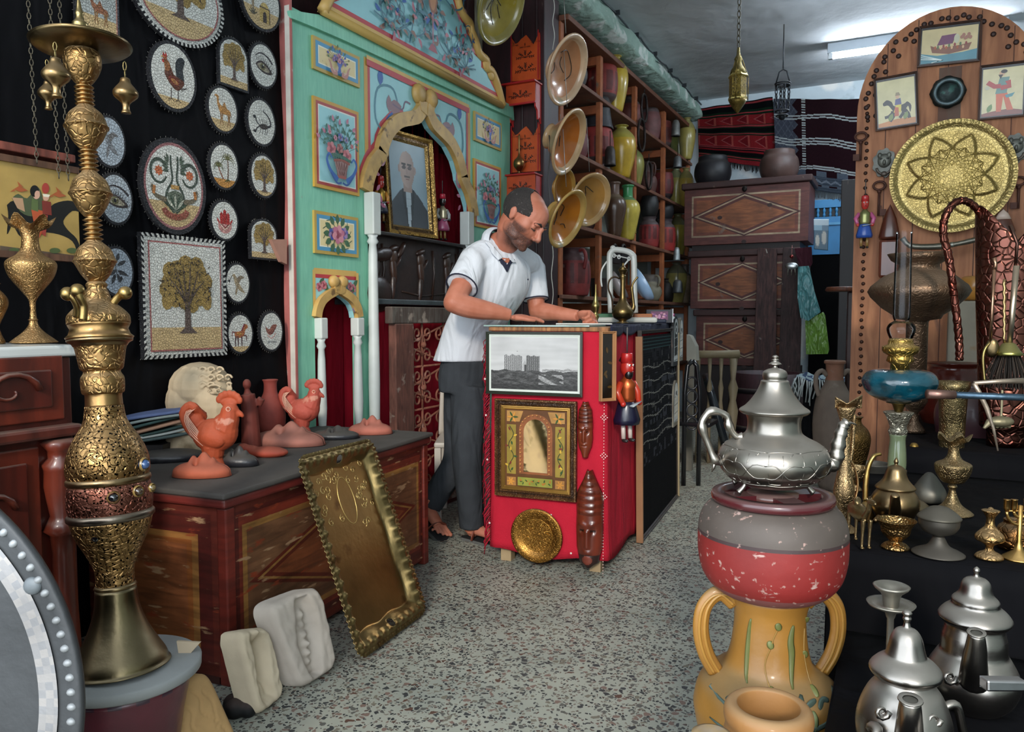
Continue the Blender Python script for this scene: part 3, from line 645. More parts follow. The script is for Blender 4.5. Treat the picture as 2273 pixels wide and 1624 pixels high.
p=ony(1874,640,5.6); mb=MB(); mb.lathe([(.11,0),(.12,.01),(.11,.03),(0,.035)],24,'6b3a24',T=Matrix.Translation(p-V((0,0,.02)))); mb.build('round_top',dkw,t)
mb=MB(); mb.box((p.x+.02,5.58,0),(p.x+.1,5.66,p.z-.021),'3a201b'); mb.build('post',dkw,t,bev=.01)
p=onz(1835,1000,0);
q=ony(1835,846,5.75)
tt=thing('cloth_covered_stand',(q.x,5.85,0),'black cloth-covered stand behind the terracotta amphora','stand'); mb=MB()
x0,x1=ony(1783,900,5.75).x,ony(1868,900,5.75).x; zt=q.z
mb.sheet(lambda u,v:(x0+(x1-x0)*u+.012*sin(v*9+u*20),5.75+.015*sin(u*30),zt*v),30,12,'0d0d10'); mb.sheet(lambda u,v:(x0+(x1-x0)*u,5.75+.4*v,zt),4,4,'101014'); mb.sheet(lambda u,v:(x0,5.75+.4*u,zt*v),4,4,'0b0b0e'); mb.build('drape',clm,tt,solid=.004)
mb=MB(); shx=lambda u,v:(x0-.06+(x1-x0+.1)*u,5.72+.4*v+.0,zt+.012+.03*NZ.noise(V((u*5,v*5,0)))+.02*sin(u*9)*sin(v*7))
mb.sheet(shx,30,16,lambda u,v:'8fa0a4' if (int(u*14)+int(v*9))%3 else '31405a');
for i in range(26):
 a=V(shx(i/25,0)); mb.tube([a,a+V((jit(.02),-.03,-.05)),a+V((jit(.02),-.03,-.12-R.random()*.05))],.005,4,'aab0ae')
for i in range(9):
 a=V(shx(0.02+jit(.02),i/9)); mb.tube([a,a+V((-.03,jit(.01),-.08)),a+V((-.03+jit(.02),-.0,-.2-R.random()*.1))],.007,4,'9aa3a3')
mb.build('shawl',clm,label='blue-grey shawl with pale fringe thrown over the black stand',cat='shawl')
tc=M('terracotta',None,rough=.75,var=.2,vs=9,bs=25,bd=.002,wear=('8f8378',.62,7),dust=.4,dcol='857a6c')
p=onz(1846,1085,0); d=dep(p)
t=thing('terracotta_amphora',p,'tall dusty terracotta amphora with two loop handles beside the shawl','amphora')
mb=MB(); mb.lathe(pxp([(0,1085),(26,1083),(34,1040),(43,960),(42,915),(36,880),(24,856),(19,842),(18,830),(19,808),(22,806),(22,800),(17,800),(14,815),(0,830)],1085,d,3),32,lambda z,a:'8a5f4a' if z>.72 else '75665a',T=Matrix.Translation(p)); mb.build('body',tc,t)
k=d/F
for s in (-1,1):
 mb=MB(); mb.tube(spl([p+RT*(s*x*k)+V((0,0,(1085-y)*k)) for x,y in ((17,832),(28,822),(40,832),(40,855),(33,878))],4),.016,8,'75665a'); mb.build('handle',tc,t)
p=onz(1702,1010,.0); d=6.3; p=at(1702,900,6.3); p.z=0; k=d/F
t=thing('barrel',p,'wide dark reddish barrel standing behind the silver teapot','barrel')
mb=MB(); rr=83*k; zt=at(1702,826,6.3).z
mb.lathe([(rr*.86,0),(rr*.97,zt*.3),(rr,zt*.6),(rr*.94,zt),(rr*.85,zt),(rr*.85,zt-.04),(0,zt-.04)],32,'3b2127',T=Matrix.Translation(p)); mb.build('staves',dkw,t)
for z in (.35,.8): mb=MB(); mb.lathe([(rr*.99,zt*z-.02),(rr*1.012,zt*z-.02),(rr*1.01,zt*z+.02),(rr*.97,zt*z+.02)],32,'2a262a',T=Matrix.Translation(p),cl=False); mb.build('hoop',IRON,t)
whw=M('pale_wood',None,rough=.6,var=.15,vs=6,bs=30,bd=.001)
t=thing('spindle_bench',at(1595,860,5.9),'small unpainted spindle rail bench behind the counter','bench')
k=5.9/F; a=at(1543,786,5.9); b=at(1640,788,5.9); b.z=a.z
mb=MB(); mb.tube([a,a.lerp(b,.5),b],[.03,.03,.035],10,'85765a'); mb.build('top_rail',whw,t)
for i in range(4):
 q=a.lerp(b,.08+i*.26 if i<3 else .88); h=q.z-.03; r=.016 if i<3 else .03
 mb=MB(); mb.lathe([(r,0),(r*.8,h*.3),(r*1.4,h*.5),(r*.8,h*.6),(r*1.3,h*.72),(r*.6,h*.8),(r*1.1,h)],12,'7d7058',T=Matrix.Translation((q.x,q.y,0))); mb.build('spindle',whw,t)
t=thing('iron_gong',at(1592,900,6.15),'dark round iron disc standing on edge behind the counter','disc')
p=at(1592,895,6.15); k=6.15/F; r=95*k; p.z=r+.0
mb=MB(); mb.lathe([(0,-.015),(r*.96,-.015),(r,-.03),(r,.03),(r*.96,.015),(0,.015)],40,'23282e',T=Matrix.Translation(p)@Matrix.Rotation(radians(74),4,V((-.25,1,0)))@Matrix.Identity(4)); mb.build('disc',M('dark_enamel',None,rough=.25,var=.1,coat=.3),t)
t=thing('black_chair',onz(1535,1050,0),'black glossy cast iron chair back behind the counter end','chair')
p=at(1537,900,5.1); k=5.1/F; mb=MB()
for x in (1520,1553):
 q=at(x,870,5.1); mb.tube([V((q.x,q.y,0)),q,at(x+(6 if x<1530 else -6),812,5.1),at(1537,800,5.1)],.016,8,'15161a')
mb.build('frame',MC['dark_enamel'],t)
for y in (850,880,910,940):
 mb=MB(); q=at(1536,y,5.1); mb.tube([q+RT*(cos(i*pi/8)*.035)+V((0,0,sin(i*pi/8)*.04)) for i in range(16)],.007,6,'2a2b30',closed=True); mb.build('scroll',MC['dark_enamel'],t)
q=at(1536,990,5.1); mb=MB(); mb.box((q.x-.12,q.y-.02,.40),(q.x+.12,q.y+.24,.43),'141519'); mb.build('seat',MC['dark_enamel'],t,bev=.01)
mb=MB(); c=[at(a,b,5.6) for a,b in ((1524,742),(1532,745),(1544,768),(1546,800),(1524,800))]; mb.add(c+[x+V((.01,.05,0)) for x in c],[(0,4,3,2,1),(5,6,7,8,9),(0,1,6,5),(1,2,7,6),(2,3,8,7),(3,4,9,8)],'9a968a')
c=at(1534,800,5.6); mb.box((c.x-.02,c.y-.02,0),(c.x+.02,c.y+.02,c.z),'77736a'); mb.build('rocking_chair',whw,label='pale curved wooden seat back just past the red counter',cat='seat')
def chain(a,b,mat,parent=None,step=.03,r=.004,name='chain',col='5c5648',**kw):
 a=V(a);b=V(b);n=max(2,int((b-a).length/step)); mb=MB(); dr=(b-a)/n
 o1=dr.orthogonal().normalized(); o2=dr.normalized().cross(o1)
 for i in range(n):
  c=a+dr*(i+.5); o=o1 if i%2 else o2
  mb.tube([c+dr*(.62*cos(j*pi/4))+o*(step*.3*sin(j*pi/4)) for j in range(8)],r,4,col,closed=True)
 return mb.build(name,mat,parent,**kw)
p=at(1638,250,5.2); k=5.2/F; p=at(1638,180,5.2)
t=thing('moorish_lantern',p,'gilded six-sided pierced lantern hanging from the ceiling','lantern')
zz=lambda y:p.z+(180-y)*k
mb=MB(); mb.lathe([(20*k,zz(222)),(21*k,zz(218)),(19*k,zz(212)),(19*k,zz(174)),(22*k,zz(170)),(18*k,zz(164))],6,lambda z,a:'c9b46a' if int(z*60)%2 else '8a7434',T=Matrix.Translation((p.x,p.y,0)),sm=False); mb.build('glass_body',M('gilt_filigree',None,rough=.35,metal=.6,var=.3,vs=40,bt='scroll',bs=120,bd=.003,holes=90),t)
mb=MB(); mb.lathe([(18*k,zz(165)),(15*k,zz(155)),(9*k,zz(146)),(7*k,zz(138)),(9*k,zz(132)),(4*k,zz(124)),(3*k,zz(108)),(0,zz(106))],18,'8a7a48',T=Matrix.Translation((p.x,p.y,0))); mb.build('dome',brf,t)
mb=MB(); mb.lathe([(0,zz(252)),(3*k,zz(248)),(9*k,zz(240)),(17*k,zz(228)),(20*k,zz(221))],18,'7a6636',T=Matrix.Translation((p.x,p.y,0))); mb.build('bottom_finial',brf,t)
for i in range(3):
 a=i*2*pi/3+.5; r=23*k
 mb=MB(); mb.tube([(p.x+r*cos(a),p.y+r*sin(a),zz(172)),(p.x+r*.5*cos(a),p.y+r*.5*sin(a),zz(140)),(p.x,p.y,zz(112))],.0035,5,'7a6636'); mb.build('hanger',brs,t)
 mb=MB(); mb.tube([(p.x+r*cos(a),p.y+r*sin(a),zz(172)),(p.x+r*cos(a),p.y+r*sin(a),zz(222))],.003,5,'7a6636'); mb.build('rod',brs,t)
chain((p.x,p.y,zz(108)),(p.x,p.y,ZC),IRON,t,step=.04)
p=at(1737,210,6.6); k=6.6/F; zz=lambda y:p.z+(210-y)*k
t=thing('iron_lantern',p,'small black iron ring lantern on chains hanging before the rugs','lantern')
for y,r in ((186,16),(190,15),(246,14),(256,12)):
 mb=MB(); mb.tube([(p.x+r*k*cos(i*pi/10),p.y+r*k*sin(i*pi/10),zz(y)) for i in range(20)],.007,6,'23262b',closed=True); mb.build('ring',IRON,t)
for i in range(4):
 a=i*pi/2+.4; chain((p.x+14*k*cos(a),p.y+14*k*sin(a),zz(190)),(p.x+13*k*cos(a),p.y+13*k*sin(a),zz(246)),IRON,t,step=.035,r=.006,col='23262b')
mb=MB(); mb.tube([(p.x-15*k,p.y,zz(186)),(p.x-8*k,p.y,zz(160)),(p.x,p.y,zz(155)),(p.x+8*k,p.y,zz(160)),(p.x+15*k,p.y,zz(186))],.006,6,'23262b'); mb.ball((p.x,p.y,zz(258)),.03,'23262b'); mb.build('crown',IRON,t)
mb=MB(); mb.tube([(p.x,p.y,zz(155)),(p.x,p.y,ZC)],.005,5,'23262b'); mb.build('rod',IRON,t)
def tube_light(px,py,z,L,label):
 p=onz(px,py,z); t=thing('fluorescent_lamp',p,label,'lamp','fluorescent ceiling lamps')
 mb=MB(); mb.tube([p,p+V((L,0,0))],.019,12,'f4fbff'); mb.build('tube',M('tube_glow','e8f4ff',rough=.4,var=0,emis=TUBE),t)
 mb=MB(); mb.box((p.x-.05,p.y-.03,z+.03),(p.x+L+.05,p.y+.05,ZC-.002),'aab4bd'); mb.build('housing',M('enamel_white',None,rough=.4,var=.05),t,bev=.005)
 for x in (p.x-.04,p.x+L+.005): mb=MB(); mb.box((x,p.y-.02,z-.02),(x+.035,p.y+.02,z+.03),'c9cfd3'); mb.build('socket',MC['enamel_white'],t)
tube_light(1850,126,3.5,1.3,'lit fluorescent tube lamp on the ceiling beside the arched door')
tube_light(1790,-30,3.5,1.3,'second fluorescent tube lamp nearer the shop front')
# painted alcove on the left wall
XA=-2.5
fA=lambda px,py:(lambda p:(p.y,p.z))(onx(px,py,XA))
TA=basis((XA,0,0),(0,1,0),(0,0,1))
grn=M('green_paint',None,rough=.55,var=.07,vs=5,bs=25,bd=.0008,grain=(5,(1,14,1.5),'4f9a82',.3),wear=('8a9a88',.72,8))
pan=M('painted_panel',None,rough=.5,var=.05,vs=8,wear=('7f7862',.74,22))
GRN='84c4a8'; BLU='9cd0d4'; GOLD='d4ac60'; RED='b83a42'; CRM='e0cc98'
al=thing('painted_alcove',(XA,3.8,0),'tall turquoise painted wooden alcove front with ogee arch, flowers and gold borders','alcove')
y0,y1=fA(650,400)[0],fA(1132,300)[0]; zt0=fA(640,30)[1]; ztop=2.52
op0,op1=fA(816,500)[0],fA(1040,400)[0]; opz=fA(809,130)[1]
na0,na1=fA(697,640)[0],fA(791,640)[0]; naz=fA(694.5,598)[1]
mb=MB(); th=.03
def gb(a,b,c,d,dx=0): mb.box((XA-th,a,c),(XA+dx,b,d),GRN)
gb(y0,na0,0,ztop); gb(na0,na1,naz,ztop); gb(na1,op0,0,ztop); gb(op0,op1,opz,ztop); gb(op1,y1,0,ztop); gb(na0,na1,0,.35)
mb.build('front_boards',grn,al)
mb=MB(); mb.box((XA-.22,y0-.012,0),(XA+.012,y0-.0,ztop+.05),'a8605a'); mb.box((XA-.02,y0-.014,0),(XA+.008,y0-.0125,ztop),'c9c0b4'); mb.build('side_edge',M('edge_paint',None,rough=.6,var=.2,vs=9,wear=('cfc4b8',.64,9)),al)
mb=MB(); mb.prism([fA(*p) for p in ((636,24),(700,34),(760,62),(1134,236),(1136,268),(1130,262),(760,92),(700,66),(640,42))],(XA,0,0),(0,1,0),(0,0,1),.02,'8cccb0'); mb.build('cornice',grn,al,bev=.003)
mb=MB(); mb.box((XL+.001,y0,0),(XL+.01,y1,ztop),'a5182c')
mb.build('red_backing_cloth',M('red_cloth',None,rough=.9,var=.1,vs=6,bt='folds',bs=10,bd=.015,spec=.2),al)
def rect(D,c,col): D.poly(c,col)
def inset(c,t):
 (x0,z0),(x1,z1)=c; return ((x0+t,z0+t),(x1-t,z1-t))
def panel(tl,br,cols,ts):
 a=fA(*tl);b=fA(*br); c=((a[0],b[1]),(b[0],a[1]))
 mb=MB(); mb.box((XA,c[0][0],c[0][1]),(XA+.012,c[1][0],c[1][1]),cols[0]);
 D=Draw(mb,basis((XA+.012,0,0),(0,1,0),(0,0,1)))
 acc=0
 for col,t in zip(cols[1:],ts):
  acc+=t; (x0,z0),(x1,z1)=inset(c,acc); D.poly([(x0,z0),(x1,z0),(x1,z1),(x0,z1)],col)
 return mb,D,c
def rose(D,x,y,r,c='b65a66',n=3):
 for i in range(6): a=i*pi/3+.3; D.ell(x+cos(a)*r*.55,y+sin(a)*r*.55,r*.5,r*.42,mixc(c,'e0a4a4',(i%2)*.5),a)
 for i in range(n): a=i*2.1; D.ell(x+cos(a)*r*.2,y+sin(a)*r*.2,r*.3,r*.22,mixc(c,'7d2f3f',.4+.2*i),a)
def bouquet(D,c,s):
 cx=(c[0][0]+c[1][0])/2; cz=(c[0][1]+c[1][1])/2
 q=lambda x,y:(cx+x*s,cz+y*s)
 R2=random.Random(5); G='39655a'
 for i in range(16):
  a=pi/2+(i-7.5)*.16; l=.62+.33*R2.random(); x,y=cos(a)*l*1.0,-.15+sin(a)*l
  D.line([q(0,-.3),q(x*.45,-.1+y*.3),q(x,y)],.012*s,G,3)
  for k in range(3): D.leaf(*q(x*(.4+.25*k),-.12+(y+.12)*(.45+.22*k)),.13*s,.07*s,a+(.9 if k%2 else -.9),'3f6e5c')
  if i%2: D.ell(*q(x,y),.045*s,.06*s,'c07f94',a-1.57); D.leaf(*q(x,y),.1*s,.04*s,a,'c96f88')
 for x,y,r,cc in ((-.3,-.08,.17,'b85f66'),(.27,-.16,.17,'bb6468'),(0,-.02,.12,'8a4a3f'),(.02,.25,.1,'3b62a8'),(-.18,.2,.07,'c58a98'),(.22,.22,.08,'5579ae'),(-.4,.3,.06,'c97f92'),(.42,.1,.06,'b85f66')): rose(D,*q(x,y),r*s,cc)
 for k in range(-4,5): D.leaf(*q(k*.1,-.3),.16*s,.08*s,pi/2+k*.25+.3,'3c6b59')
 D.poly([q(-.28,-.34),q(.28,-.34),q(.14,-.72),q(-.14,-.72)],'9f7d78');
 for k in range(-2,3): D.line([q(k*.1,-.36),q(k*.05+.06,-.7)],.018*s,'6d3a33'); D.line([q(k*.1,-.36),q(k*.05-.06,-.7)],.018*s,'6d3a33')
 D.line([q(-.3,-.36),q(0,-.31),q(.3,-.36)],.06*s,'8f4b3e',3); D.line([q(-.16,-.72),q(.16,-.72)],.07*s,'9c5046')
 for sg in (-1,1):
  D.line([q(sg*.16,-.8),q(sg*.42,-.62),q(sg*.55,-.38),q(sg*.46,-.22),q(sg*.36,-.32)],(.12*s,.03*s),'2f5fa6',5)
  D.line([q(sg*.02,-.85),q(sg*.2,-.88),q(sg*.42,-.66)],.05*s,'27508f',4)
def basket(D,c,s,pos=1):
 cx=(c[0][0]+c[1][0])/2; cz=(c[0][1]+c[1][1])/2; q=lambda x,y:(cx+x*s,cz+y*s); R2=random.Random(8)
 for i in range(13):
  a=pi/2+(i-6)*.23; l=.45+.2*R2.random(); D.line([q(0,-.05),q(cos(a)*l*.6,sin(a)*l*.4),q(cos(a)*l,sin(a)*l*.8)],.015*s,'3f5f48',3); D.leaf(*q(cos(a)*l,sin(a)*l*.8),.14*s,.09*s,a,['4a6a44','8d7a3f','3d4fa0'][i%3])
 for x,y,r,cc in ((-.15,.12,.12,'4250a5'),(.05,.22,.12,'8f5a84'),(.2,.08,.11,'4250a5'),(-.3,.02,.08,'7a5f98'),(.36,.0,.07,'4250a5'),(0,.02,.1,'b57a82')): rose(D,*q(x,y),r*s,cc)
 D.poly([q(-.16,-.05),q(.16,-.05),q(.06,-.22),q(.1,-.4),q(-.1,-.4),q(-.06,-.22)],'3a5aa8')
 for sg in (-1,1): D.line([q(sg*.12,-.42),q(sg*.4,-.44),q(sg*.5,-.2),q(sg*.62,-.05)],(.2*s,.03*s),'b97f74',5); D.line([q(sg*.25,-.42),q(sg*.42,-.3)],.05*s,'d9b0a0')
mb,D,c=panel((690,78),(795,196),['b99a4c','4f93b8','e8e2cc',CRM],[.016,.018,.006]); basket(D,c,.13); mb.build('flower_panel',pan,al)
mb,D,c=panel((691,212),(794,436),['c8983e','a94340','e4e0d4',BLU],[.016,.014,.006]); c2=c; bouquet(D,c,.2); mb.build('flower_panel',pan,al)
mb,D,c=panel((693,466),(792,572),['b99a4c','4f93b8','e8e2cc',CRM],[.016,.018,.006])
cx=(c[0][0]+c[1][0])/2; cz=(c[0][1]+c[1][1])/2
for i in range(12): a=i*pi/6; D.line([(cx,cz),(cx+cos(a)*.08,cz+sin(a)*.07),(cx+cos(a+.3)*.11,cz+sin(a+.3)*.09)],.004,'2f4f3a',3); D.leaf(cx+cos(a)*.055,cz+sin(a)*.05,.05,.03,a,'3f6345')
rose(D,cx-.04,cz,.03,'3f4f9c'); rose(D,cx+.045,cz+.01,.03,'5a5aa8'); rose(D,cx,cz,.045,'bb6f86'); mb.build('flower_panel',pan,al)
mb,D,c=panel((1050,246),(1110,336),['b99a4c','4f93b8','e8e2cc',CRM],[.016,.018,.006]); basket(D,c,.14); mb.build('flower_panel',pan,al)
mb,D,c=panel((1049,351),(1109,514),['c8983e','a94340','e4e0d4',BLU],[.016,.014,.006]); bouquet(D,c,.2); mb.build('flower_panel',pan,al)
Yc=(y0+y1)/2
rt_=[fA(*p) for p in ((1105,236),(1093,190),(1080,160),(1069,152),(1069,137),(1052,120),(1044,92),(1034,70),(1032,55),(1022,44),(1010,24),(1004,0))]
top=[(rt_[-1][0]-.1,rt_[-1][1]+.12),(rt_[-1][0]-.28,rt_[-1][1]+.25),(Yc+.35,rt_[-1][1]+.33),(Yc+.12,rt_[-1][1]+.36)]
half=[(p[0],min(p[1],3.4)) for p in rt_+top];
out=[(2*Yc-half[0][0],half[0][1])]+half+[(2*Yc-p[0],p[1]) for p in half[::-1][:-1]]
mb=MB(); mb.prism(out,(XA,0,0),(0,1,0),(0,0,1),.03,GOLD)
cz=2.9
inn=lambda f:[(Yc+(p[0]-Yc)*(1-f*.06),max(half[0][1]+f*.045,half[0][1]+(p[1]-half[0][1])*(1-f*.05))) for p in out]
D=Draw(mb,basis((XA+.03,0,0),(0,1,0),(0,0,1))); D.poly(inn(1),RED); D.poly(inn(1.5),'96ccd2')
def acanth(D,x,y,s,a,fl=1,c='8e6a5e'):
 ca,sa=cos(a),sin(a); q=lambda u,v:(x+(u*ca-v*fl*sa)*s,y+(u*sa+v*fl*ca)*s)
 D.line([q(-.3,-.2),q(0,0),q(.4,.25),q(.9,.2),q(1.1,-.15),q(.85,-.35),q(.65,-.15)],(.065*s,.03*s),'4a7a8a',5)
 for u,v,l,b,cc in ((.2,.1,.4,.8,c),(.5,.3,.4,1.3,'b76f7e'),(.9,.25,.4,.6,c),(1.1,0,.35,-.4,'2f5fa6'),(.7,-.15,.3,-2.4,'c07a86'),(.85,-.35,.3,-1.6,'2f5560'),(.3,.2,.3,2.2,'3d6f64'),(.6,.0,.25,-1.2,'5a8a96')):
  D.leaf(*q(u,v),l*s*.8,.13*s,a+b*fl,cc,.15)
def rim_(x):
 for (a,b),(c,d) in zip(half,half[1:]):
  if min(a,c)-Yc<=x<=max(a,c)-Yc and a!=c: return b+(d-b)*(x-(a-Yc))/(c-a)-half[0][1]
 return 1
R2=random.Random(12)
for i in range(20):
 x=.06+(i*.618%1)*.74; m_=rim_(x+.06)-.16; y=.12+R2.random()*max(0,m_-.14)
 if m_<.1: continue
 s=min(.2,.1+.3*m_); a=R2.random()*3
 for sg in (1,-1): acanth(D,Yc+sg*x,half[0][1]+y,s,a if sg>0 else pi-a,sg*(1 if i%2 else -1))
D.ell(Yc,half[0][1]+.4,.05,.11,'8d5a44'); D.ell(Yc,half[0][1]+.4,.035,.09,'b9815a'); D.line([(Yc,half[0][1]+.3),(Yc,half[0][1]+.1)],.012,'b07080'); D.poly([(Yc-.05,half[0][1]+.08),(Yc+.05,half[0][1]+.08),(Yc+.02,half[0][1]+.12),(Yc-.02,half[0][1]+.12)],'a85f6a')
mb.build('pediment',pan,al)
mb=MB()
for sg in (1,-1):
 for p,r in ((1.06,.0),):
  pts=[(XA+.035,Yc+sg*(q[0]-Yc),min(q[1],3.42)) for q in spl(rt_,3)]; mb.tube(pts,.028,8,'c8a25e',flat=1)
 for px,py in ((1069,145),(1033,62),(1080,165)):
  a=fA(px,py); mb.ball((XA+.035,Yc+sg*(a[0]-Yc),a[1]),(.02,.045,.045),'c8a25e')
mb.tube([(XA+.035,2*Yc-rt_[0][0],rt_[0][1]),(XA+.035,rt_[0][0],rt_[0][1])],.022,8,'b0904e')
mb.build('gilded_edge',pan,al)
ap=fA(935,262); hw=(op1-op0)/2; Ym=(op0+op1)/2
sp_z=fA(820,430)[1]
z=lambda f:sp_z+(ap[1]-sp_z)*f
inner=[(1,0),(.97,.12),(.9,.25),(.86,.3),(.74,.42),(.72,.5),(.64,.64),(.48,.78),(.26,.86),(.12,.92),(.0,1.04)]
inner=[(-x*hw*.99,z(t)) for x,t in inner]
mb=MB(); c0=opz
outl=[(-hw-.005,sp_z),]+[(-hw-.005,c0),(0,c0)]+[(a,b) for a,b in inner[::-1]]
for sg in (-1,1):
 mb.prism([(Ym+(-sg)*(a) if sg>0 else Ym+a,b) for a,b in outl],(XA-.03,0,0),(0,1,0),(0,0,1),.03,BLU)
D=Draw(mb,basis((XA,0,0),(0,1,0),(0,0,1)),h=.001)
for sg in (-1,1):
 D.line([(Ym+sg*hw,sp_z),(Ym+sg*hw,c0+.01)],.035,'c8983e'); D.line([(Ym+sg*(hw-.022),sp_z),(Ym+sg*(hw-.022),c0)],.02,RED)
 D.line([(Ym+sg*abs(a)+sg*.055,b+.05) for a,b in inner[:-2]],.06,'b54a58')
 x=Ym+sg*(hw*.66); y=c0-.22
 D.line([(x-sg*.0,y-.14),(x+sg*.1,y-.06),(x+sg*.08,y+.1),(x-sg*.06,y+.13),(x-sg*.1,y+.0),(x-sg*.0,y-.06)],.013,'4c8494',5)
 D.leaf(x,y-.12,.14,.07,2.0 if sg>0 else 1.2,'2f5fa6'); D.leaf(x-sg*.02,y+.02,.12,.08,.3 if sg<0 else 2.8,'8a6a72'); D.leaf(x-sg*.02,y,.09,.05,1.6,'8a6a72'); D.leaf(x+sg*.06,y+.12,.09,.05,1.5,'2f5fa6')
 D.line([(x-sg*.05,y+.05),(x-sg*.14,y+.04),(x-sg*.17,y+.09),(x-sg*.22,y+.09)],.01,'6f5a6f',3); D.ell(x+sg*.05,y-.24,.035,.06,'c08a9c'); D.ell(x+sg*.05,y-.24,.02,.04,'8fb9bd')
 for k in range(5): D.leaf(x+sg*.07,y-.3-.05*k,.05,.022,2+k,'b0607e')
D.line([(Ym-hw,c0-.012),(Ym+hw,c0-.012)],.035,RED); D.line([(Ym-hw,c0+.012),(Ym+hw,c0+.012)],.02,GOLD)
mb.build('arch_spandrel',pan,al)
def ogee(name,pts,Yc_,x,w,th,scr,parent,col='c09a5a'):
 mb=MB()
 for sg in (-1,1):
  ip=spl([(Yc_+sg*abs(a),b) for a,b in pts],4)
  n=len(ip); op=[]
  for i,(a,b) in enumerate(ip):
   p0=ip[max(i-1,0)];p1=ip[min(i+1,n-1)]; dx,dz=p1[0]-p0[0],p1[1]-p0[1]; l=hypot(dx,dz) or 1
   op.append((a+sg*abs(dz)/l*w,b+abs(dx)/l*w*.9))
  op[-1]=(Yc_,op[-1][1]+w*.2);
  for i in range(n-1): mb.prism([ip[i],ip[i+1],op[i+1],op[i]],(x,0,0),(0,1,0),(0,0,1),th,col)
  c=(Yc_+sg*w*.72,pts[-1][1]+w*scr*.8);
  mb.lathe([(0,0),(w*.66,0),(w*.68,th*.6),(w*.5,th*1.2),(w*.2,th*1.3),(0,th*1.3)],24,col,T=basis((x+.002,c[0],c[1]),(0,1,0),(0,0,1)))
  mb.prism([(c[0]+sg*w*.2,c[1]-w*.5),(c[0]-sg*w*.6,c[1]-w*.4),(Yc_,pts[-1][1]-w*.1),(Yc_+sg*w*.75,pts[-1][1]+w*.1)],(x,0,0),(0,1,0),(0,0,1),th*1.1,col)
 mb.build(name,M('gilt_wood',None,rough=.5,var=.2,vs=14,wear=('6b5030',.62,16)),parent)
ogee('ogee_arch',inner,Ym,XA+.002,.085,.03,1.5,al)
wht=M('white_gloss_paint',None,rough=.4,var=.06,vs=10,wear=('8a8478',.74,18))
def column(y,x,z0,z1,zb,w,name='column'):
 t=bpy.data.objects.new(name,None); COL.objects.link(t); t.parent=al; OFF[t]=OFF[al].copy()
 mb=MB(); mb.box((x-w,y-w,zb),(x+w,y+w,z1),'c9ccc6'); mb.build('capital_block',wht,t,bev=.006)
 h=zb-z0; mb=MB(); mb.lathe([(w*1.1,0),(w*1.1,.06),(w*.6,.075),(w*.85,.1),(w*.6,.12),(w*.75,.25),(w*.95,h*.5),(w*.75,h-.1),(w*.6,h-.05),(w*.95,h-.035),(w*.65,h-.015),(w*.9,h)],18,'c6cac6',T=Matrix.Translation((x,y,z0))); mb.build('shaft',wht,t)
zb_=fA(816,600)[1]
column(fA(816,600)[0],XA+.035,0,sp_z,fA(816,522)[1],.032)
column(fA(1026,500)[0],XA+.035,0,fA(1026,482)[1]+.03,fA(1026,545)[1],.034)
c=((na0,.35),(na1,naz)); nm=(na0+na1)/2; nh=(na1-na0)/2
az=fA(740,655)[1]; sz=fA(700,705)[1]
mb=MB(); i2=[(-1,0),(-.94,.3),(-.78,.6),(-.5,.82),(-.2,.97),(0,1.08)]; i2=[(a*nh*.86,sz+(az-sz)*b) for a,b in i2]
for sg in (-1,1):
 o=[(nm+sg*nh,sz),(nm+sg*nh,naz),(nm,naz)]+[(nm+sg*abs(a),b) for a,b in i2[::-1]]
 mb.prism(o,(XA-.03,0,0),(0,1,0),(0,0,1),.03,BLU)
D=Draw(mb,basis((XA,0,0),(0,1,0),(0,0,1)),h=.001)
D.line([(nm-nh,naz-.006),(nm+nh,naz-.006)],.03,GOLD); D.line([(nm-nh,naz-.028),(nm+nh,naz-.028)],.018,RED)
for sg in (-1,1):
 D.line([(nm+sg*nh,sz),(nm+sg*nh,naz)],.02,GOLD);
 for x,y in ((.78,.07),(.7,.13),(.85,.17),(.6,.06)): D.leaf(nm+sg*nh*x,naz-y,.05,.025,x*9,'3f6345'); rose(D,nm+sg*nh*x,naz-y-.01,.022,['b8606e','4250a5'][int(x*100)%2])
mb.build('niche_spandrel',pan,al)
ogee('niche_arch',i2,nm,XA+.002,.045,.025,1.6,al)
column(na0+.022,XA+.02,.35,fA(700,705)[1],fA(700,752)[1],.024); column(na1-.02,XA+.02,.35,fA(780,705)[1],fA(780,745)[1],.026)
stm=M('striped_wool',None,rough=.95,var=.15,vs=30,bs=120,bd=.003,bt='weave',spec=.1)
def stripes(fn,nu,nv,lst,base='a5182c'):
 return lambda u,v: next((('140b0e' if not isinstance(c,str) else c) for a,b,c in lst if a<=u<b),base)
ss=[(.52,.57,0),(.6,.66,0),(.69,.74,0),(.77,.8,0),(.84,.88,0)]
mb=MB(); ya,yb=Ym-.02,op1-.02
mb.sheet(lambda u,v:(XL+.06+.012*sin(u*30)+.02*v*0,Ym+.14+(op1-Ym-.16)*u,fA(900,515)[1]+(opz-.12-fA(900,515)[1])*v),60,16,lambda u,v:'140b0e' if (u*5.5)%1<.45 else 'b01c30')
mb.build('striped_cloth',stm,label='crimson and black striped cloth hanging at the back of the alcove behind the portrait',cat='cloth',solid=.004)
mb=MB(); mb.sheet(lambda u,v:(XL+.07+.012*sin(u*22),na0+.03+(na1-na0-.05)*u,.55+(sz+.12-.55)*v),50,30,lambda u,v:'140b0e' if (v>.48+.03*sin(u*9)) and (.08<u<.22 or .28<u<.32 or .36<u<.4 or .44<u<.47) else 'a8142c')
mb.build('striped_cloth',stm,label='red cloth with black upright stripes hanging in the small left niche',cat='cloth',solid=.004)
rz0,rz1=fA(900,677)[1],fA(900,524)[1]
t=thing('carved_relief',(XA,Ym,rz0),'black carved relief panel of figures below the portrait','relief')
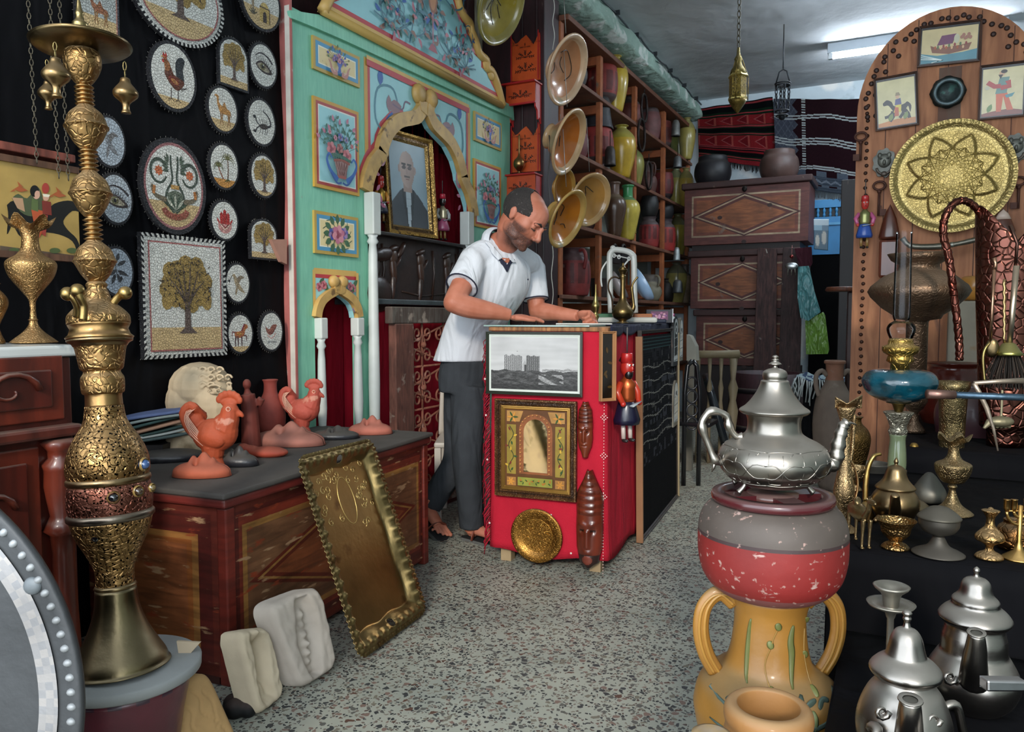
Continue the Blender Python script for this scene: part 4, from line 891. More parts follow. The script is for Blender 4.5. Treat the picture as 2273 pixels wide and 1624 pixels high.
lea=M('black_lacquer_relief',None,rough=.32,var=.25,vs=10,bs=30,bd=.002)
mb=MB(); r0,r1=op0-.0+.025,op1-.06; mb.box((XL+.02,r0,rz0+.03),(XA-.01,r1,rz1-.02),'2a1b16')
D3=lambda y,z,ry,rz,a=0,d=.02,c='30201a': mb.ball((XA-.01,y,z),(d,ry,rz),c,rot=Matrix.Rotation(a,3,'X'))
W=r1-r0; Z=lambda f:rz0+(rz1-rz0)*f; Yf=lambda f:r0+W*f
for f in (.5,.8,.22):
 D3(Yf(f),Z(.68),.035,.05,c='3d2a20'); D3(Yf(f),Z(.8),.05,.02,.3); D3(Yf(f),Z(.5),.025,.09,.15,c='3a261d'); D3(Yf(f)+.03,Z(.6),.06,.012,.8); D3(Yf(f)-.01,Z(.25),.018,.08,-.1)
D3(Yf(.12),Z(.7),.1,.04,.2); D3(Yf(.3),Z(.8),.06,.02,.9)
for f in (.05,.1,.62,.9): mb.tube([(XA-.008,Yf(f),Z(.1)),(XA-.008,Yf(f)+.03,Z(.5)),(XA-.008,Yf(f)+.01,Z(.85))],.008,6,'2b1c16')
mb.tube([(XA-.008,Yf(.3),Z(.2)),(XA-.008,Yf(.5),Z(.14)),(XA-.008,Yf(.8),Z(.2))],.006,6,'2b1c16')
D3(Yf(.08),Z(.15),.12,.1,0,.03)
mb.build('carved_scene',lea,t)
mb=MB(); mb.box((XL+.02,r0-.01,rz1-.02),(XA+.04,r1+.01,rz1),'1c1411'); mb.build('top_ledge',lea,t,bev=.004)
mb=MB(); mb.box((XL+.02,r0-.01,rz0),(XA+.035,r1+.01,rz0+.03),'3f4648'); mb.build('bottom_ledge',lea,t,bev=.004)
gil=M('gilt_frame',None,rough=.35,metal=.65,var=.3,vs=20,bt='scroll',bs=70,bd=.003,wear=('3a2a1c',.62,20))
pl_,pr_=fA(882,300)[0]+.0,fA(962,330)[0]+.02; pz0=rz1+.002; pz1=fA(920,296)[1]
t=thing('framed_portrait',(XA-.08,(pl_+pr_)/2,pz0),'old photograph of a bald man in a dark suit in a worn gilt frame','portrait')
lean=radians(4); Tp=Matrix.Translation((XA-.05,(pl_+pr_)/2,pz0+.01))@Matrix.Rotation(radians(-8),4,'Z')@Matrix.Rotation(-lean,4,'Y')@basis((0,0,0),(0,1,0),(0,0,1))
W=(pr_-pl_)+.03; Hh=pz1-pz0
def frame(Tm,W,Hh,w,d,mat,parent,col,name='frame',prof=None):
 mb=MB()
 prof=prof or [(0,0),(0,d),(.25*w,d*1.05),(.45*w,d*.7),(.75*w,d*.75),(w,d*.3),(w,0)]
 cs=[(-W/2,0),(W/2,0),(W/2,Hh),(-W/2,Hh)]; dr=[(1,1),(-1,1),(-1,-1),(1,-1)]
 vs=[Tm@V((cs[i][0]+dr[i][0]*a,cs[i][1]+dr[i][1]*a,b)) for i in range(4) for a,b in prof]; n=len(prof)
 fs=[];cl=[]
 for i in range(4):
  for j in range(n-1): fs.append((i*n+j,((i+1)%4)*n+j,((i+1)%4)*n+j+1,i*n+j+1)); cl.append(col[j] if isinstance(col,list) else col)
  fs.append((i*n+n-1,((i+1)%4)*n+n-1,((i+1)%4)*n,i*n)); cl.append(cl[-1])
 mb.add(vs,fs,cl); return mb.build(name,mat,parent)
frame(Tp,W,Hh,.055,.035,gil,t,['6b4c28','b8904a','b08a48','5a4326','a08048','c9a867'])
def face(u,v):
 x=(u-.47)*1.0; y=v; bgc=mixc('9fb3bb','7d95a3',abs(u-.5)+ (1-v)*.3)
 hx,hy=x/.19,(y-.7)/.19
 r=hypot(hx,hy*(1 if hy>0 else .82))
 if r<1:
  c=mixc('b09a90','8d7a72',max(0,min(1,(hx+.5)*.6)))
  for ex in (-.42,.36):
   if hypot((hx-ex)/.26,(hy+.0)/.13)<1: c='4a4240'
   if abs(hx-ex)<.3 and abs(hy-.2-.1*abs(hx-ex))<.06: c='3c3634'
  if abs(hx+.02)<.1 and -.4<hy<0: c=mixc('b09a90','7c6a64',.4)
  if abs(hx)<.4 and abs(hy+.55)<.08: c='5e5654'
  if abs(hx)<.26 and abs(hy+.7)<.04: c='7a5c58'
  return c
 if hypot((x-.2)/.03,(y-.68)/.05)<1 or hypot((x+.2)/.03,(y-.68)/.05)<1: return '9c867e'
 if abs(x)<.11 and .42<y<.6: return '9a857c'
 if abs(x)<.03+.1*(y) and y<.5 : return 'a9b6bd' if int(v*60)%5 else '9aa7b0'
 if y<.46-.75*max(0,abs(x)-.12)**1.2 and abs(x)<.5: return '3a4046' if abs(abs(x)-.02-.28*y)>.03 else '2a2f35'
 return bgc
mb=MB(); mb.sheet(lambda u,v:Tp@V(((u-.5)*(W-.09),.045+v*(Hh-.09),.012)),54,84,face,sm=False); mb.build('photograph',MC['print'],t)
mb=MB(); mb.box((-W/2+.01,.01,-.006),(W/2-.01,Hh-.01,.006),'3a2a1c',T=Tp); mb.build('back_board',dkw,t)
pup=M('puppet_paint',None,rough=.35,var=.1,vs=20,coat=.3)
def puppet(p,h,face_c,hat,coat,skirt,label,dirv=(1,0,0),metal_torso='a88a4a',beard=None,leg='8a6a3a'):
 p=V(p); f=V(dirv).normalized(); s=V((-f.y,f.x,0)); t=thing('marionette',p-V((0,0,h)),label,'puppet','small hanging marionettes')
 q=lambda a,b,c:p+s*(a*h)+f*(b*h)+V((0,0,-c*h))
 Rf=Matrix((f,s,V((0,0,1)))).transposed()
 mb=MB(); mb.ball(q(0,0,.2),(.075*h,.065*h,.105*h),face_c,rot=Rf); mb.ball(q(0,.075,.21),(.02*h,.015*h,.03*h),face_c,rot=Rf)
 for sg in (-1,1): mb.ball(q(sg*.025,.065,.175),.013*h,'f0ece4'); mb.ball(q(sg*.025,.075,.175),.007*h,'101010')
 mb.ball(q(0,.068,.245),(.008*h,.03*h,.006*h),'7a1c1c',rot=Rf)
 if beard: mb.ball(q(0,.03,.27),(.045*h,.05*h,.06*h),beard)
 mb.build('head',pup,t)
 mb=MB(); mb.lathe([(.068*h,0),(.06*h,.09*h),(.055*h,.1*h),(0,.1*h)],16,hat,T=Matrix.Translation(q(0,0,.15))); mb.tube([q(0,0,.05),q(0,-.06,.07),q(-.03,-.08,.14)],.012*h,5,'1a1a1a'); mb.build('fez',pup,t)
 mb=MB(); mb.lathe([(max(a*h,0),b*h) for a,b in ((.08,0),(.095,.06),(.09,.16),(.1,.21),(.05,.26),(.03,.3),(0,.3))],16,metal_torso,T=Matrix.Translation(q(0,0,.58)),squash=.8); mb.build('torso',M('puppet_metal',None,rough=.3,metal=.7,var=.2),t)
 for sg in (-1,1):
  mb=MB(); mb.tube([q(sg*.09,0,.36),q(sg*.15,.01,.46),q(sg*.12,.06,.56)],[.035*h,.04*h,.03*h],8,coat); mb.ball(q(sg*.12,.07,.575),.03*h,face_c); mb.build('arm',pup,t)
 mb=MB(); mb.lathe([(max(a*h,0),b*h) for a,b in ((0,0),(.13,0),(.14,.05),(.1,.2),(.085,.24),(0,.24))],16,skirt,T=Matrix.Translation(q(0,0,.8)),wob=lambda r,z,a:(r*(1+.12*sin(a*7)*(1 if z<.1*h else .3)),z)); mb.build('skirt',pup,t)
 for sg in (-1,1):
  mb=MB(); mb.tube([q(sg*.05,0,.78),q(sg*.05,.01,.95)],.025*h,7,leg); mb.ball(q(sg*.05,.03,.97),(.045*h,.025*h,.02*h),'1c1c1c',rot=Rf); mb.build('leg',pup,t)
 mb=MB(); mb.tube([q(.13,.08,.56),q(-.05,.12,.6)],[.02*h,.035*h],6,'9aa3a8',flat=.3); mb.build('shield',pup,t)
 mb=MB(); mb.tube([q(0,0,.05),q(0,0,-.22)],.008*h,5,'5a5a5a'); mb.build('string',IRON,t)
 return t
pp=onx(845,385,XA-.06); puppet(pp,.27,'b8352c','b02a2a','c07f2c','1d2238','red-faced marionette in yellow coat hanging left of the portrait',dirv=(.9,-.4,0),metal_torso='b08a3a')
pp=onx(982,425,XA-.04); puppet(pp,.3,'15110f','b5243a','9a9a98','a0486a','black-faced marionette with a red hat hanging right of the portrait',dirv=(.9,-.4,0),metal_torso='b5a98c')
owf=M('worn_wood',None,rough=.8,var=.3,vs=6,grain=(6,(9,9,1.5),'3a2018',.7),bs=15,bd=.002,wear=('9a8d80',.6,9),dust=.4)
gy0,gy1=fA(842,800)[0],fA(1040,800)[0]; gz=rz0-.012
t=thing('iron_grille_door',(XA+.05,(gy0+gy1)/2,0),'rusty scrolled iron grille in a worn wooden frame standing below the black relief','grille')
for n,a,b in (('stile',(gy0,0),(gy0+.17,gz-.09)),('stile',(gy1-.1,0),(gy1,gz-.09)),('top_rail',(gy0-.03,gz-.09),(gy1+.02,gz)),('bottom_rail',(gy0+.17,.03),(gy1-.1,.12))):
 mb=MB(); mb.box((XA+.06,a[0],a[1]),(XA+.11,b[0],b[1]),'6b4236' if n!='top_rail' else '5a544c'); mb.build(n,owf,t,bev=.006)
rst=M('rusty_iron','7d4c3a',rough=.8,var=.3,vs=20,bs=40,bd=.001,wear=('9b7466',.6,14))
gw=gy1-.1-gy0-.17; gx=XA+.085; ga=gy0+.17
def spiral(cx,cz,r,s,st,turn=1.6): return [(gx,cx+s*(r*(1-.75*i/22))*cos(st+turn*2*pi*i/22),cz+(r*(1-.75*i/22))*sin(st+turn*2*pi*i/22)) for i in range(23)]
rows=4; rh=(gz-.09-.12)/rows
for k in range(rows):
 zc=.12+rh*(k+.5)
 for c in range(3):
  yc=ga+gw*(c+.5)/3
  for sg in (-1,1):
   mb=MB()
   for up_ in (-1,1):
    cx=yc+sg*gw/14; r=gw/15
    mb.tube(spiral(cx+sg*.0,zc+up_*rh*.26,r,sg,pi if up_>0 else pi,1.3*up_),.0065,6)
   mb.tube([(gx,yc+sg*(gw/14-gw/15),zc-rh*.26),(gx,yc+sg*gw/20,zc),(gx,yc+sg*(gw/14-gw/15),zc+rh*.26)],.0065,6)
   mb.build('scroll_pair',rst,t)
  mb=MB(); mb.tube([(gx,yc,zc-rh/2),(gx,yc,zc+rh/2)],.007,6); mb.ball((gx+.01,yc,zc),.017); mb.build('upright',rst,t)
 mb=MB(); mb.tube([(gx,ga,zc-rh/2),(gx,ga+gw,zc-rh/2)],.0065,6); mb.tube([(gx,ga,zc+rh*.05),(gx,ga+gw/2,zc+rh*.45),(gx,ga+gw,zc+rh*.05)],.006,6); mb.tube([(gx,ga,zc-rh*.05),(gx,ga+gw/2,zc-rh*.45),(gx,ga+gw,zc-rh*.05)],.006,6); mb.build('cross_bar',rst,t)
mb=MB(); mb.box((XA-.2,op0+.04,0),(XA-.015,op1-.05,rz0-.01),'a5162a'); mb.build('red_covered_plinth',MC['red_cloth'],label='plinth covered in red cloth behind the iron grille',cat='plinth')
# black cloth and mosaics
XC=-2.53
fC=lambda px,py,x=XC:(lambda p:(p.y,p.z))(onx(px,py,x))
blc=M('black_cloth',None,rough=.7,var=.15,vs=4,bt='folds',bs=5,bd=.05,spec=.12)
mb=MB()
def cl(u,v):
 y=.3+(2.712-.3)*u; zz=3.55*v; return (XC+.012*NZ.noise(V((y*2,zz*1.2,0)))+.008*sin(y*2+zz*5)-.012,y,zz)
mb.sheet(cl,60,60,'050508'); mb.build('black_cloth',blc,label='large black cloth covering the left wall behind the mosaics',cat='cloth',solid=.003)
mos=M('mosaic_stone',None,rough=.6,var=.1,vs=40,bt='cells',bs=95,bd=.003,bump2=('noise',60,.001))
WH='cbcbc4'; SAND='bfa578'; BK='1a1b20'
def tree(D,x,y,w,h,dens=60,c='9a8048',ol=True,seed=3,wide=1.):
 R2=random.Random(seed); TR_='5c4d46'
 cy=y+h*.66
 for i in range(26): a=i*2.4; r=sqrt(i/26)*.36; D.ell(x+cos(a)*r*w*wide,cy+sin(a)*r*h*.75,w*.17,h*.13,mixc(c,'7d6a3c',R2.random()*.4),a,10)
 for sg in (-1,1):
  D.ell(x+sg*w*.33,y+h*.5,w*.12,h*.2,c,sg*.3,12)
 D.poly([(x-w*.16,y),(x-w*.06,y+h*.08),(x-w*.05,y+h*.35),(x-w*.03,y+h*.55),(x+w*.03,y+h*.55),(x+w*.05,y+h*.35),(x+w*.06,y+h*.08),(x+w*.17,y)],TR_)
 for a in (-1.1,-.6,-.2,.2,.65,1.15):
  D.line([(x,y+h*.35),(x+sin(a)*w*.16,y+h*.55),(x+sin(a)*w*.36,y+h*(.55+.38*cos(a)))],(w*.05,w*.008),TR_,4)
 for i in range(dens):
  a=R2.random()*6.28; r=sqrt(R2.random()); px_=x+cos(a)*r*w*.47*wide; py_=cy+sin(a)*r*h*.34
  D.leaf(px_,py_,w*.07,w*.018,R2.random()*6,mixc(c,'3b3223',.5+.4*R2.random()))
  if ol and i%3==0: D.ell(px_+w*.01,py_,w*.013,w*.016,'201c20',0,8)
def eye(D,x,y,s,big=False):
 D.line([(x-.42*s,y+.28*s),(x-.15*s,y+.44*s),(x+.2*s,y+.38*s),(x+.48*s,y+.16*s)],(.03*s,.09*s),'332f33',5)
 D.poly(spl([(x-.42*s,y-.02*s),(x-.15*s,y+.16*s),(x+.2*s,y+.05*s),(x+.45*s,y-.22*s),(x+.1*s,y-.3*s),(x-.25*s,y-.2*s),(x-.42*s,y-.02*s)],4)[:-1],'3d3433')
 D.poly(spl([(x-.34*s,y-.03*s),(x-.12*s,y+.08*s),(x+.15*s,y-.02*s),(x+.32*s,y-.18*s),(x+.05*s,y-.22*s),(x-.22*s,y-.15*s),(x-.34*s,y-.03*s)],4)[:-1],'a39a84')
 D.ell(x-.05*s,y-.06*s,.13*s,.14*s,'6e6a48'); D.ell(x-.05*s,y-.06*s,.06*s,.07*s,'17171a'); D.ell(x-.01*s,y,.025*s,.03*s,'e0e0dc')
 for i in range(11):
  t=i/10; xx=x-.35*s+.8*s*t; yy=y+(.12-.36*t*t+.1*sin(t*3))*s; D.line([(xx,yy),(xx+.08*s*(t+.2),yy+.16*s)],(.03*s,.006*s),'2a2626')
  D.line([(xx,yy-.2*s+.1*t*s),(xx+.03*s,yy-.3*s+.1*t*s)],(.025*s,.005*s),'4a4442')
def medallion(cx,cy,a,b,label,fn,border=BK,extra=None,bg=WH,name='mosaic',shape='oval',ground=None,th=.018,x=XC,spikes=True,ring=None,sq=None):
 l=fC(cx-a,cy,x+th);r=fC(cx+a,cy,x+th);t=fC(cx,cy-b,x+th);bt=fC(cx,cy+b,x+th)
 yc=(l[0]+r[0])/2; zc=(t[1]+bt[1])/2; rx=(r[0]-l[0])/2; rz=(t[1]-bt[1])/2; rz=fC(cx,cy-b,x)[1]/2-fC(cx,cy+b,x)[1]/2
 def outline(k):
  A,B=rx*k,rz*k
  if shape=='oval': return [(yc+A*cos(i*2*pi/40),zc+B*sin(i*2*pi/40)) for i in range(40)]
  if shape=='arch': return [(yc-A,zc-B),(yc+A,zc-B)]+[(yc+A*cos(i*pi/18),zc+B*.25+B*.75*sin(i*pi/18)) for i in range(19)]
  A,B=rx-rx*(1-k),rz-rx*(1-k); return [(yc-A,zc-B),(yc+A,zc-B),(yc+A,zc+B),(yc-A,zc+B)]
 mb=MB(); mb.prism(outline(1),(x+.002,0,0),(0,1,0),(0,0,1),th-.004,border,sidecol='1a1a1e')
 D=Draw(mb,basis((x+th-.002,0,0),(0,1,0),(0,0,1)),h=.0004,step=.00006)
 if sq:
  n=sq
  oo=outline(1);
  D.poly(outline(.93),'c4c4be')
  m=len(oo)
  pts=[];L=0
  def along(k):
   P=outline(k); P=P+[P[0]]; seg=[hypot(P[i+1][0]-P[i][0],P[i+1][1]-P[i][1]) for i in range(len(P)-1)]; return P,seg
  Pa,Sa=along(1.0);Pb,Sb=along(.93); tot=sum(Sa);totb=sum(Sb)
  def pos(P,S,d):
   for i,s_ in enumerate(S):
    if d<=s_: return (P[i][0]+(P[i+1][0]-P[i][0])*d/s_,P[i][1]+(P[i+1][1]-P[i][1])*d/s_)
    d-=s_
   return P[-1]
  for i in range(n):
   q=[pos(Pa,Sa,tot*(i/n)),pos(Pa,Sa,tot*(i+.5)/n),pos(Pb,Sb,totb*(i+.5)/n),pos(Pb,Sb,totb*i/n)]; D.poly(q,'c4c4be')
 kin=.9 if not sq else .93
 if ring: D.poly(outline(kin),ring if not sq else 'c4c4be');
 if sq: D.poly(outline(.86),'9a5a58'); D.poly(outline(.83),bg); kin=.83
 elif ring: kin=.84; D.poly(outline(kin),bg)
 else: D.poly(outline(kin),bg)
 if ground:
  gc,gh=ground; z0=zc-rz*kin+2*rz*kin*gh
  if shape=='oval':
   pts=[(yc+rx*kin*cos(t),zc+rz*kin*sin(t)) for t in [pi+asin(max(-1,min(1,1-2*gh)))+ (pi-2*asin(1-2*gh))*i/20 for i in range(21)]]
   D.poly(pts,gc)
  else:
   A=rx*kin if shape=='arch' else rx-rx*(1-kin); zb=zc-rz*kin if shape=='arch' else zc-(rz-rx*(1-kin)); D.poly([(yc-A,zb),(yc+A,zb),(yc+A,z0),(yc-A,z0)],gc)
 fn(D,yc,zc,rx*kin,rz*kin)
 if spikes:
  R2=random.Random(int(cx))
  o=outline(1.0)
  for i in range(len(o) if shape=='oval' else 34):
   if shape=='oval': a_=(o[i][0]-yc,o[i][1]-zc); q=o[i]
   else:
    j=R2.randrange(len(o)); k_=R2.random(); q=tuple(o[j][n_]+(o[(j+1)%len(o)][n_]-o[j][n_])*k_ for n_ in (0,1)); a_=(q[0]-yc,q[1]-zc)
   l_=hypot(*a_); mb.tube([(x+.006,q[0],q[1]),(x+.006,q[0]+a_[0]/l_*.007,q[1]+a_[1]/l_*.007)],.0007,4,'8d8c84')
 return mb.build(name,mos,label=label,cat='mosaic',group=None)
def m_rooster(D,x,y,a,b):
 D.poly(spl([(x+.15*a,y-.1*b),(x+.1*a,y+.45*b),(x+.35*a,y+.68*b),(x+.55*a,y+.6*b),(x+.45*a,y+.3*b),(x+.5*a,y),(x+.45*a,y-.15*b),(x+.15*a,y-.1*b)],3)[:-1],'2a2f33')
 D.poly(spl([(x-.45*a,y+.42*b),(x-.38*a,y+.2*b),(x-.4*a,y+.0*b),(x-.15*a,y-.28*b),(x+.15*a,y-.42*b),(x+.4*a,y-.28*b),(x+.5*a,y-.08*b),(x+.25*a,y-.0*b),(x+.0*a,y+.08*b),(x-.15*a,y+.35*b),(x-.32*a,y+.5*b),(x-.45*a,y+.42*b)],3)[:-1],'5d3424')
 D.poly(spl([(x-.42*a,y+.42*b),(x-.36*a,y+.1*b),(x-.15*a,y+.2*b),(x-.2*a,y+.42*b),(x-.42*a,y+.42*b)],3)[:-1],'8d5a34')
 D.ell(x+.02*a,y-.13*b,.26*a,.13*b,'6f2d22',-.4); D.ell(x+.05*a,y-.15*b,.18*a,.07*b,'a06a3a',-.4)
 D.ell(x-.38*a,y+.52*b,.1*a,.07*b,'9b5535'); D.poly([(x-.48*a,y+.55*b),(x-.46*a,y+.68*b),(x-.38*a,y+.6*b),(x-.33*a,y+.7*b),(x-.26*a,y+.56*b)],'a8322c'); D.ell(x-.46*a,y+.4*b,.05*a,.06*b,'a8322c'); D.leaf(x-.46*a,y+.52*b,-.1*a,.04*b,0,'c9a04a')
 for k in range(5): D.line([(x+(.3+.05*k)*a,y-.3*b),(x+(.4+.05*k)*a,y-(.4-.04*k)*b)],.03*a,'2a1c1a')
 for dx in (-.12,.2): D.line([(x+dx*a,y-.38*b),(x+(dx-.02)*a,y-.72*b)],.03*a,'4a3a34'); D.line([(x+(dx-.14)*a,y-.76*b),(x+dx*a,y-.7*b),(x+(dx+.1)*a,y-.78*b)],.03*a,'4a3a34')
def m_camel(D,x,y,a,b,c='b07f45'):
 D.poly(spl([(x-.62*a,y+.55*b),(x-.5*a,y+.64*b),(x-.3*a,y+.58*b),(x-.28*a,y+.3*b),(x-.05*a,y+.15*b),(x+.1*a,y+.38*b),(x+.28*a,y+.1*b),(x+.5*a,y+.02*b),(x+.52*a,y-.25*b),(x+.2*a,y-.2*b),(x-.1*a,y-.22*b),(x-.3*a,y-.05*b),(x-.42*a,y+.25*b),(x-.45*a,y+.5*b),(x-.62*a,y+.55*b)],3)[:-1],c)
 for dx,o in ((-.18,.02),(-.05,-.03),(.35,.04),(.47,-.02)): D.line([(x+dx*a,y-.15*b),(x+(dx+o)*a,y-.45*b),(x+(dx-o)*a,y-.74*b)],(.1*a,.05*a),'8f6a42');
 D.line([(x+.52*a,y),(x+.6*a,y-.3*b)],.03*a,'7a5a38'); D.line([(x-.1*a,y+.1*b),(x+.1*a,y+.2*b),(x+.28*a,y+.05*b)],.03*a,'8a6236')
def m_scorp(D,x,y,a,b):
 c='2c2c30'; D.ell(x+.15*a,y-.18*b,.34*a,.13*b,'3a3431',.1)
 D.line([(x+.45*a,y-.15*b),(x+.68*a,y-.05*b),(x+.62*a,y+.2*b),(x+.4*a,y+.4*b),(x+.15*a,y+.5*b),(x+.2*a,y+.6*b)],(.14*a,.04*a),c,4)
 for dy,dx in ((.1,-.1),(.1,.1),(.1,.28),(.08,.42)):
  D.line([(x+dx*a,y-.1*b),(x+(dx-.05)*a,y+.04*b),(x+(dx-.12)*a,y+.15*b)],.03*a,c); D.line([(x+dx*a,y-.26*b),(x+(dx-.02)*a,y-.42*b),(x+(dx-.1)*a,y-.54*b)],.03*a,c)
 for sg in (1,-1): D.line([(x-.15*a,y-.18*b),(x-.4*a,y-.18*b+sg*.16*b),(x-.5*a,y-.15*b+sg*.36*b),(x-.66*a,y-.15*b+sg*.3*b)],(.06*a,.1*a),c,4); D.ell(x-.56*a,y-.16*b+sg*.32*b,.1*a,.06*b,c)
def m_palm(D,x,y,a,b):
 for px_,py_,h,s in ((x+.25*a,y-.6*b,1.0,.5),(x-.45*a,y-.05*b,.0,.38)):
  tx,ty=px_,py_+h*b*.95
  if h: D.line([(px_-.02*a,py_),(px_+.03*a,py_+h*b*.5),(tx,ty)],(.1*a,.07*a),'6d5648',4)
  else: D.line([(px_+.35*a,y-.6*b),(px_+.1*a,y-.25*b),(tx,ty)],(.09*a,.06*a),'8a5a48',4)
  for i in range(9): aa=-.3+i*(pi+.6)/8; D.line([(tx,ty),(tx+cos(aa)*s*a*.6,ty+sin(aa)*s*b*.5+.05*b),(tx+cos(aa)*s*a,ty+sin(aa)*s*b*.55-.15*b)],(.07*a,.02*a),['5a5c36','6d6a3c'][i%2],3)
 for k in range(3): D.leaf(x+.0*a+k*.2*a,y-.72*b,.25*a,.06*a,.6+k*.8,'3f5434')
def m_hamsa(D,x,y,a,b):
 c='a82c28'
 D.poly(spl([(x-.52*a,y-.1*b),(x-.5*a,y-.45*b),(x-.2*a,y-.68*b),(x+.2*a,y-.68*b),(x+.5*a,y-.45*b),(x+.52*a,y-.1*b),(x,y-.0*b),(x-.52*a,y-.1*b)],3)[:-1],'c08a84')
 for dx,t in ((-.26,.45),(0,.62),(.26,.45)): D.poly([(x+(dx-.12)*a,y-.2*b),(x+(dx+.12)*a,y-.2*b),(x+(dx+.12)*a,y+(t-.12)*b),(x+dx*a,y+t*b),(x+(dx-.12)*a,y+(t-.12)*b)],c)
 for s in (-1,1): D.poly([(x+s*.38*a,y-.25*b),(x+s*.6*a,y-.05*b),(x+s*.62*a,y+.12*b),(x+s*.45*a,y-.02*b)],c); D.line([(x+s*.13*a,y-.2*b),(x+s*.13*a,y+.4*b)],.02*a,'4a1412')
 D.line([(x-.4*a,y-.2*b),(x,y-.52*b),(x+.4*a,y-.2*b)],.07*a,'d9c2ae'); D.line([(x-.3*a,y-.2*b),(x,y-.4*b),(x+.3*a,y-.2*b)],.05*a,'6d1f1c')
def m_branch(D,x,y,a,b):
 D.line([(x-.1*a,y+.5*b),(x-.05*a,y+.0*b),(x+.1*a,y-.5*b)],.05*a,'35373a',4)
 for dx,dy,l,an in ((.0,.25,.7,.5),(-.1,.3,.6,2.3),(0,.05,.8,-.4),(0,-.1,.6,-1.2),(-.05,.1,.6,-2.4),(-.1,-.1,.7,-2),(.0,.45,.5,1.3)): D.leaf(x+dx*a,y+dy*b,l*a,.24*a,an,'3a3c3f')
 for dx,dy in ((.2,-.05),(-.2,-.25),(.25,-.3)): D.ell(x+dx*a,y+dy*b,.08*a,.1*b,'2c2c30')
def m_bird(D,x,y,a,b,c='8a7c6a',s=1):
 D.poly(spl([(x-.5*a*s,y+.4*b),(x-.3*a*s,y+.5*b),(x-.1*a*s,y+.3*b),(x+.15*a*s,y-.05*b),(x+.6*a*s,y-.5*b),(x+.4*a*s,y-.5*b),(x+.05*a*s,y-.35*b),(x-.25*a*s,y-.05*b),(x-.35*a*s,y+.25*b),(x-.5*a*s,y+.4*b)],3)[:-1],c)
 D.poly(spl([(x-.1*a*s,y+.25*b),(x+.25*a*s,y+.42*b),(x+.6*a*s,y+.3*b),(x+.3*a*s,y+.22*b),(x+.08*a*s,y+.0*b),(x-.1*a*s,y+.25*b)],3)[:-1],mixc(c,'5a4f46',.4))
 D.poly(spl([(x+.0*a*s,y-.1*b),(x-.05*a*s,y-.45*b),(x-.2*a*s,y-.7*b),(x-.22*a*s,y-.35*b),(x+.0*a*s,y-.1*b)],3)[:-1],mixc(c,'5a4f46',.2))
def m_horse(D,x,y,a,b):
 c='a4623a'; D.poly(spl([(x-.45*a,y+.1*b),(x-.1*a,y+.12*b),(x+.15*a,y+.2*b),(x+.35*a,y+.5*b),(x+.6*a,y+.45*b),(x+.62*a,y+.3*b),(x+.42*a,y+.2*b),(x+.3*a,y-.1*b),(x+.05*a,y-.22*b),(x-.4*a,y-.22*b),(x-.5*a,y-.05*b),(x-.45*a,y+.1*b)],3)[:-1],c)
 for dx,e in ((-.4,-.05),(-.25,.05),(.1,0)): D.line([(x+dx*a,y-.15*b),(x+(dx+e)*a,y-.45*b),(x+(dx+e)*a,y-.7*b)],(.12*a,.06*a),'4a2f34')
 D.line([(x+.25*a,y-.1*b),(x+.5*a,y-.15*b),(x+.5*a,y-.4*b)],(.1*a,.05*a),'5a2f30',3); D.line([(x+.1*a,y+.15*b),(x+.35*a,y+.52*b)],.1*a,'7a2f3a'); D.line([(x-.48*a,y+.05*b),(x-.68*a,y+.1*b),(x-.72*a,y-.15*b)],(.08*a,.03*a),'7a2f3a',3); D.line([(x-.3*a,y+.0*b),(x+.1*a,y-.02*b)],.12*a,'b8863f')
def m_fish(D,x,y,a,b):
 D.poly(spl([(x-.6*a,y+.35*b),(x-.45*a,y-.05*b),(x-.1*a,y-.2*b),(x+.3*a,y+.05*b),(x+.5*a,y+.35*b),(x+.1*a,y+.35*b),(x-.2*a,y+.12*b),(x-.45*a,y+.2*b),(x-.6*a,y+.35*b)],3)[:-1],'8d5648'); D.line([(x-.3*a,y-.05*b),(x+.1*a,y-.1*b),(x+.35*a,y+.2*b)],.08*a,'6b3a36',3)
 D.line([(x-.4*a,y-.2*b),(x,y-.38*b),(x+.4*a,y-.1*b)],.07*a,'c79a90',3)
 for k in range(6): D.leaf(x-.35*a+.14*k*a,y-.65*b,.2*a,.07*a,1.2,'5d6064')
def m_mosque(D,x,y,a,b):
 D.poly([(x-.1*a,y-.75*b),(x+.45*a,y-.75*b),(x+.45*a,y-.2*b),(x-.1*a,y-.2*b)],'b59a5a'); D.ell(x+.18*a,y-.2*b,.22*a,.2*b,'c2a868',0,16,0,pi); D.line([(x-.1*a,y-.2*b),(x+.45*a,y-.2*b)],.05*a,'5a4a3a')
 D.ell(x+.18*a,y-.5*b,.1*a,.16*b,'3a302a'); D.poly([(x+.08*a,y-.75*b),(x+.28*a,y-.75*b),(x+.28*a,y-.5*b),(x+.08*a,y-.5*b)],'3a302a'); D.line([(x+.45*a,y-.75*b),(x+.45*a,y-.2*b)],.05*a,'5a4a3a')
 D.line([(x-.45*a,y-.6*b),(x-.45*a,y+.3*b)],.12*a,'9a8a70')
 for k in range(5): D.leaf(x-.45*a,y-.62*b,.3*a,.06*a,.6+k*.5,'55503f')
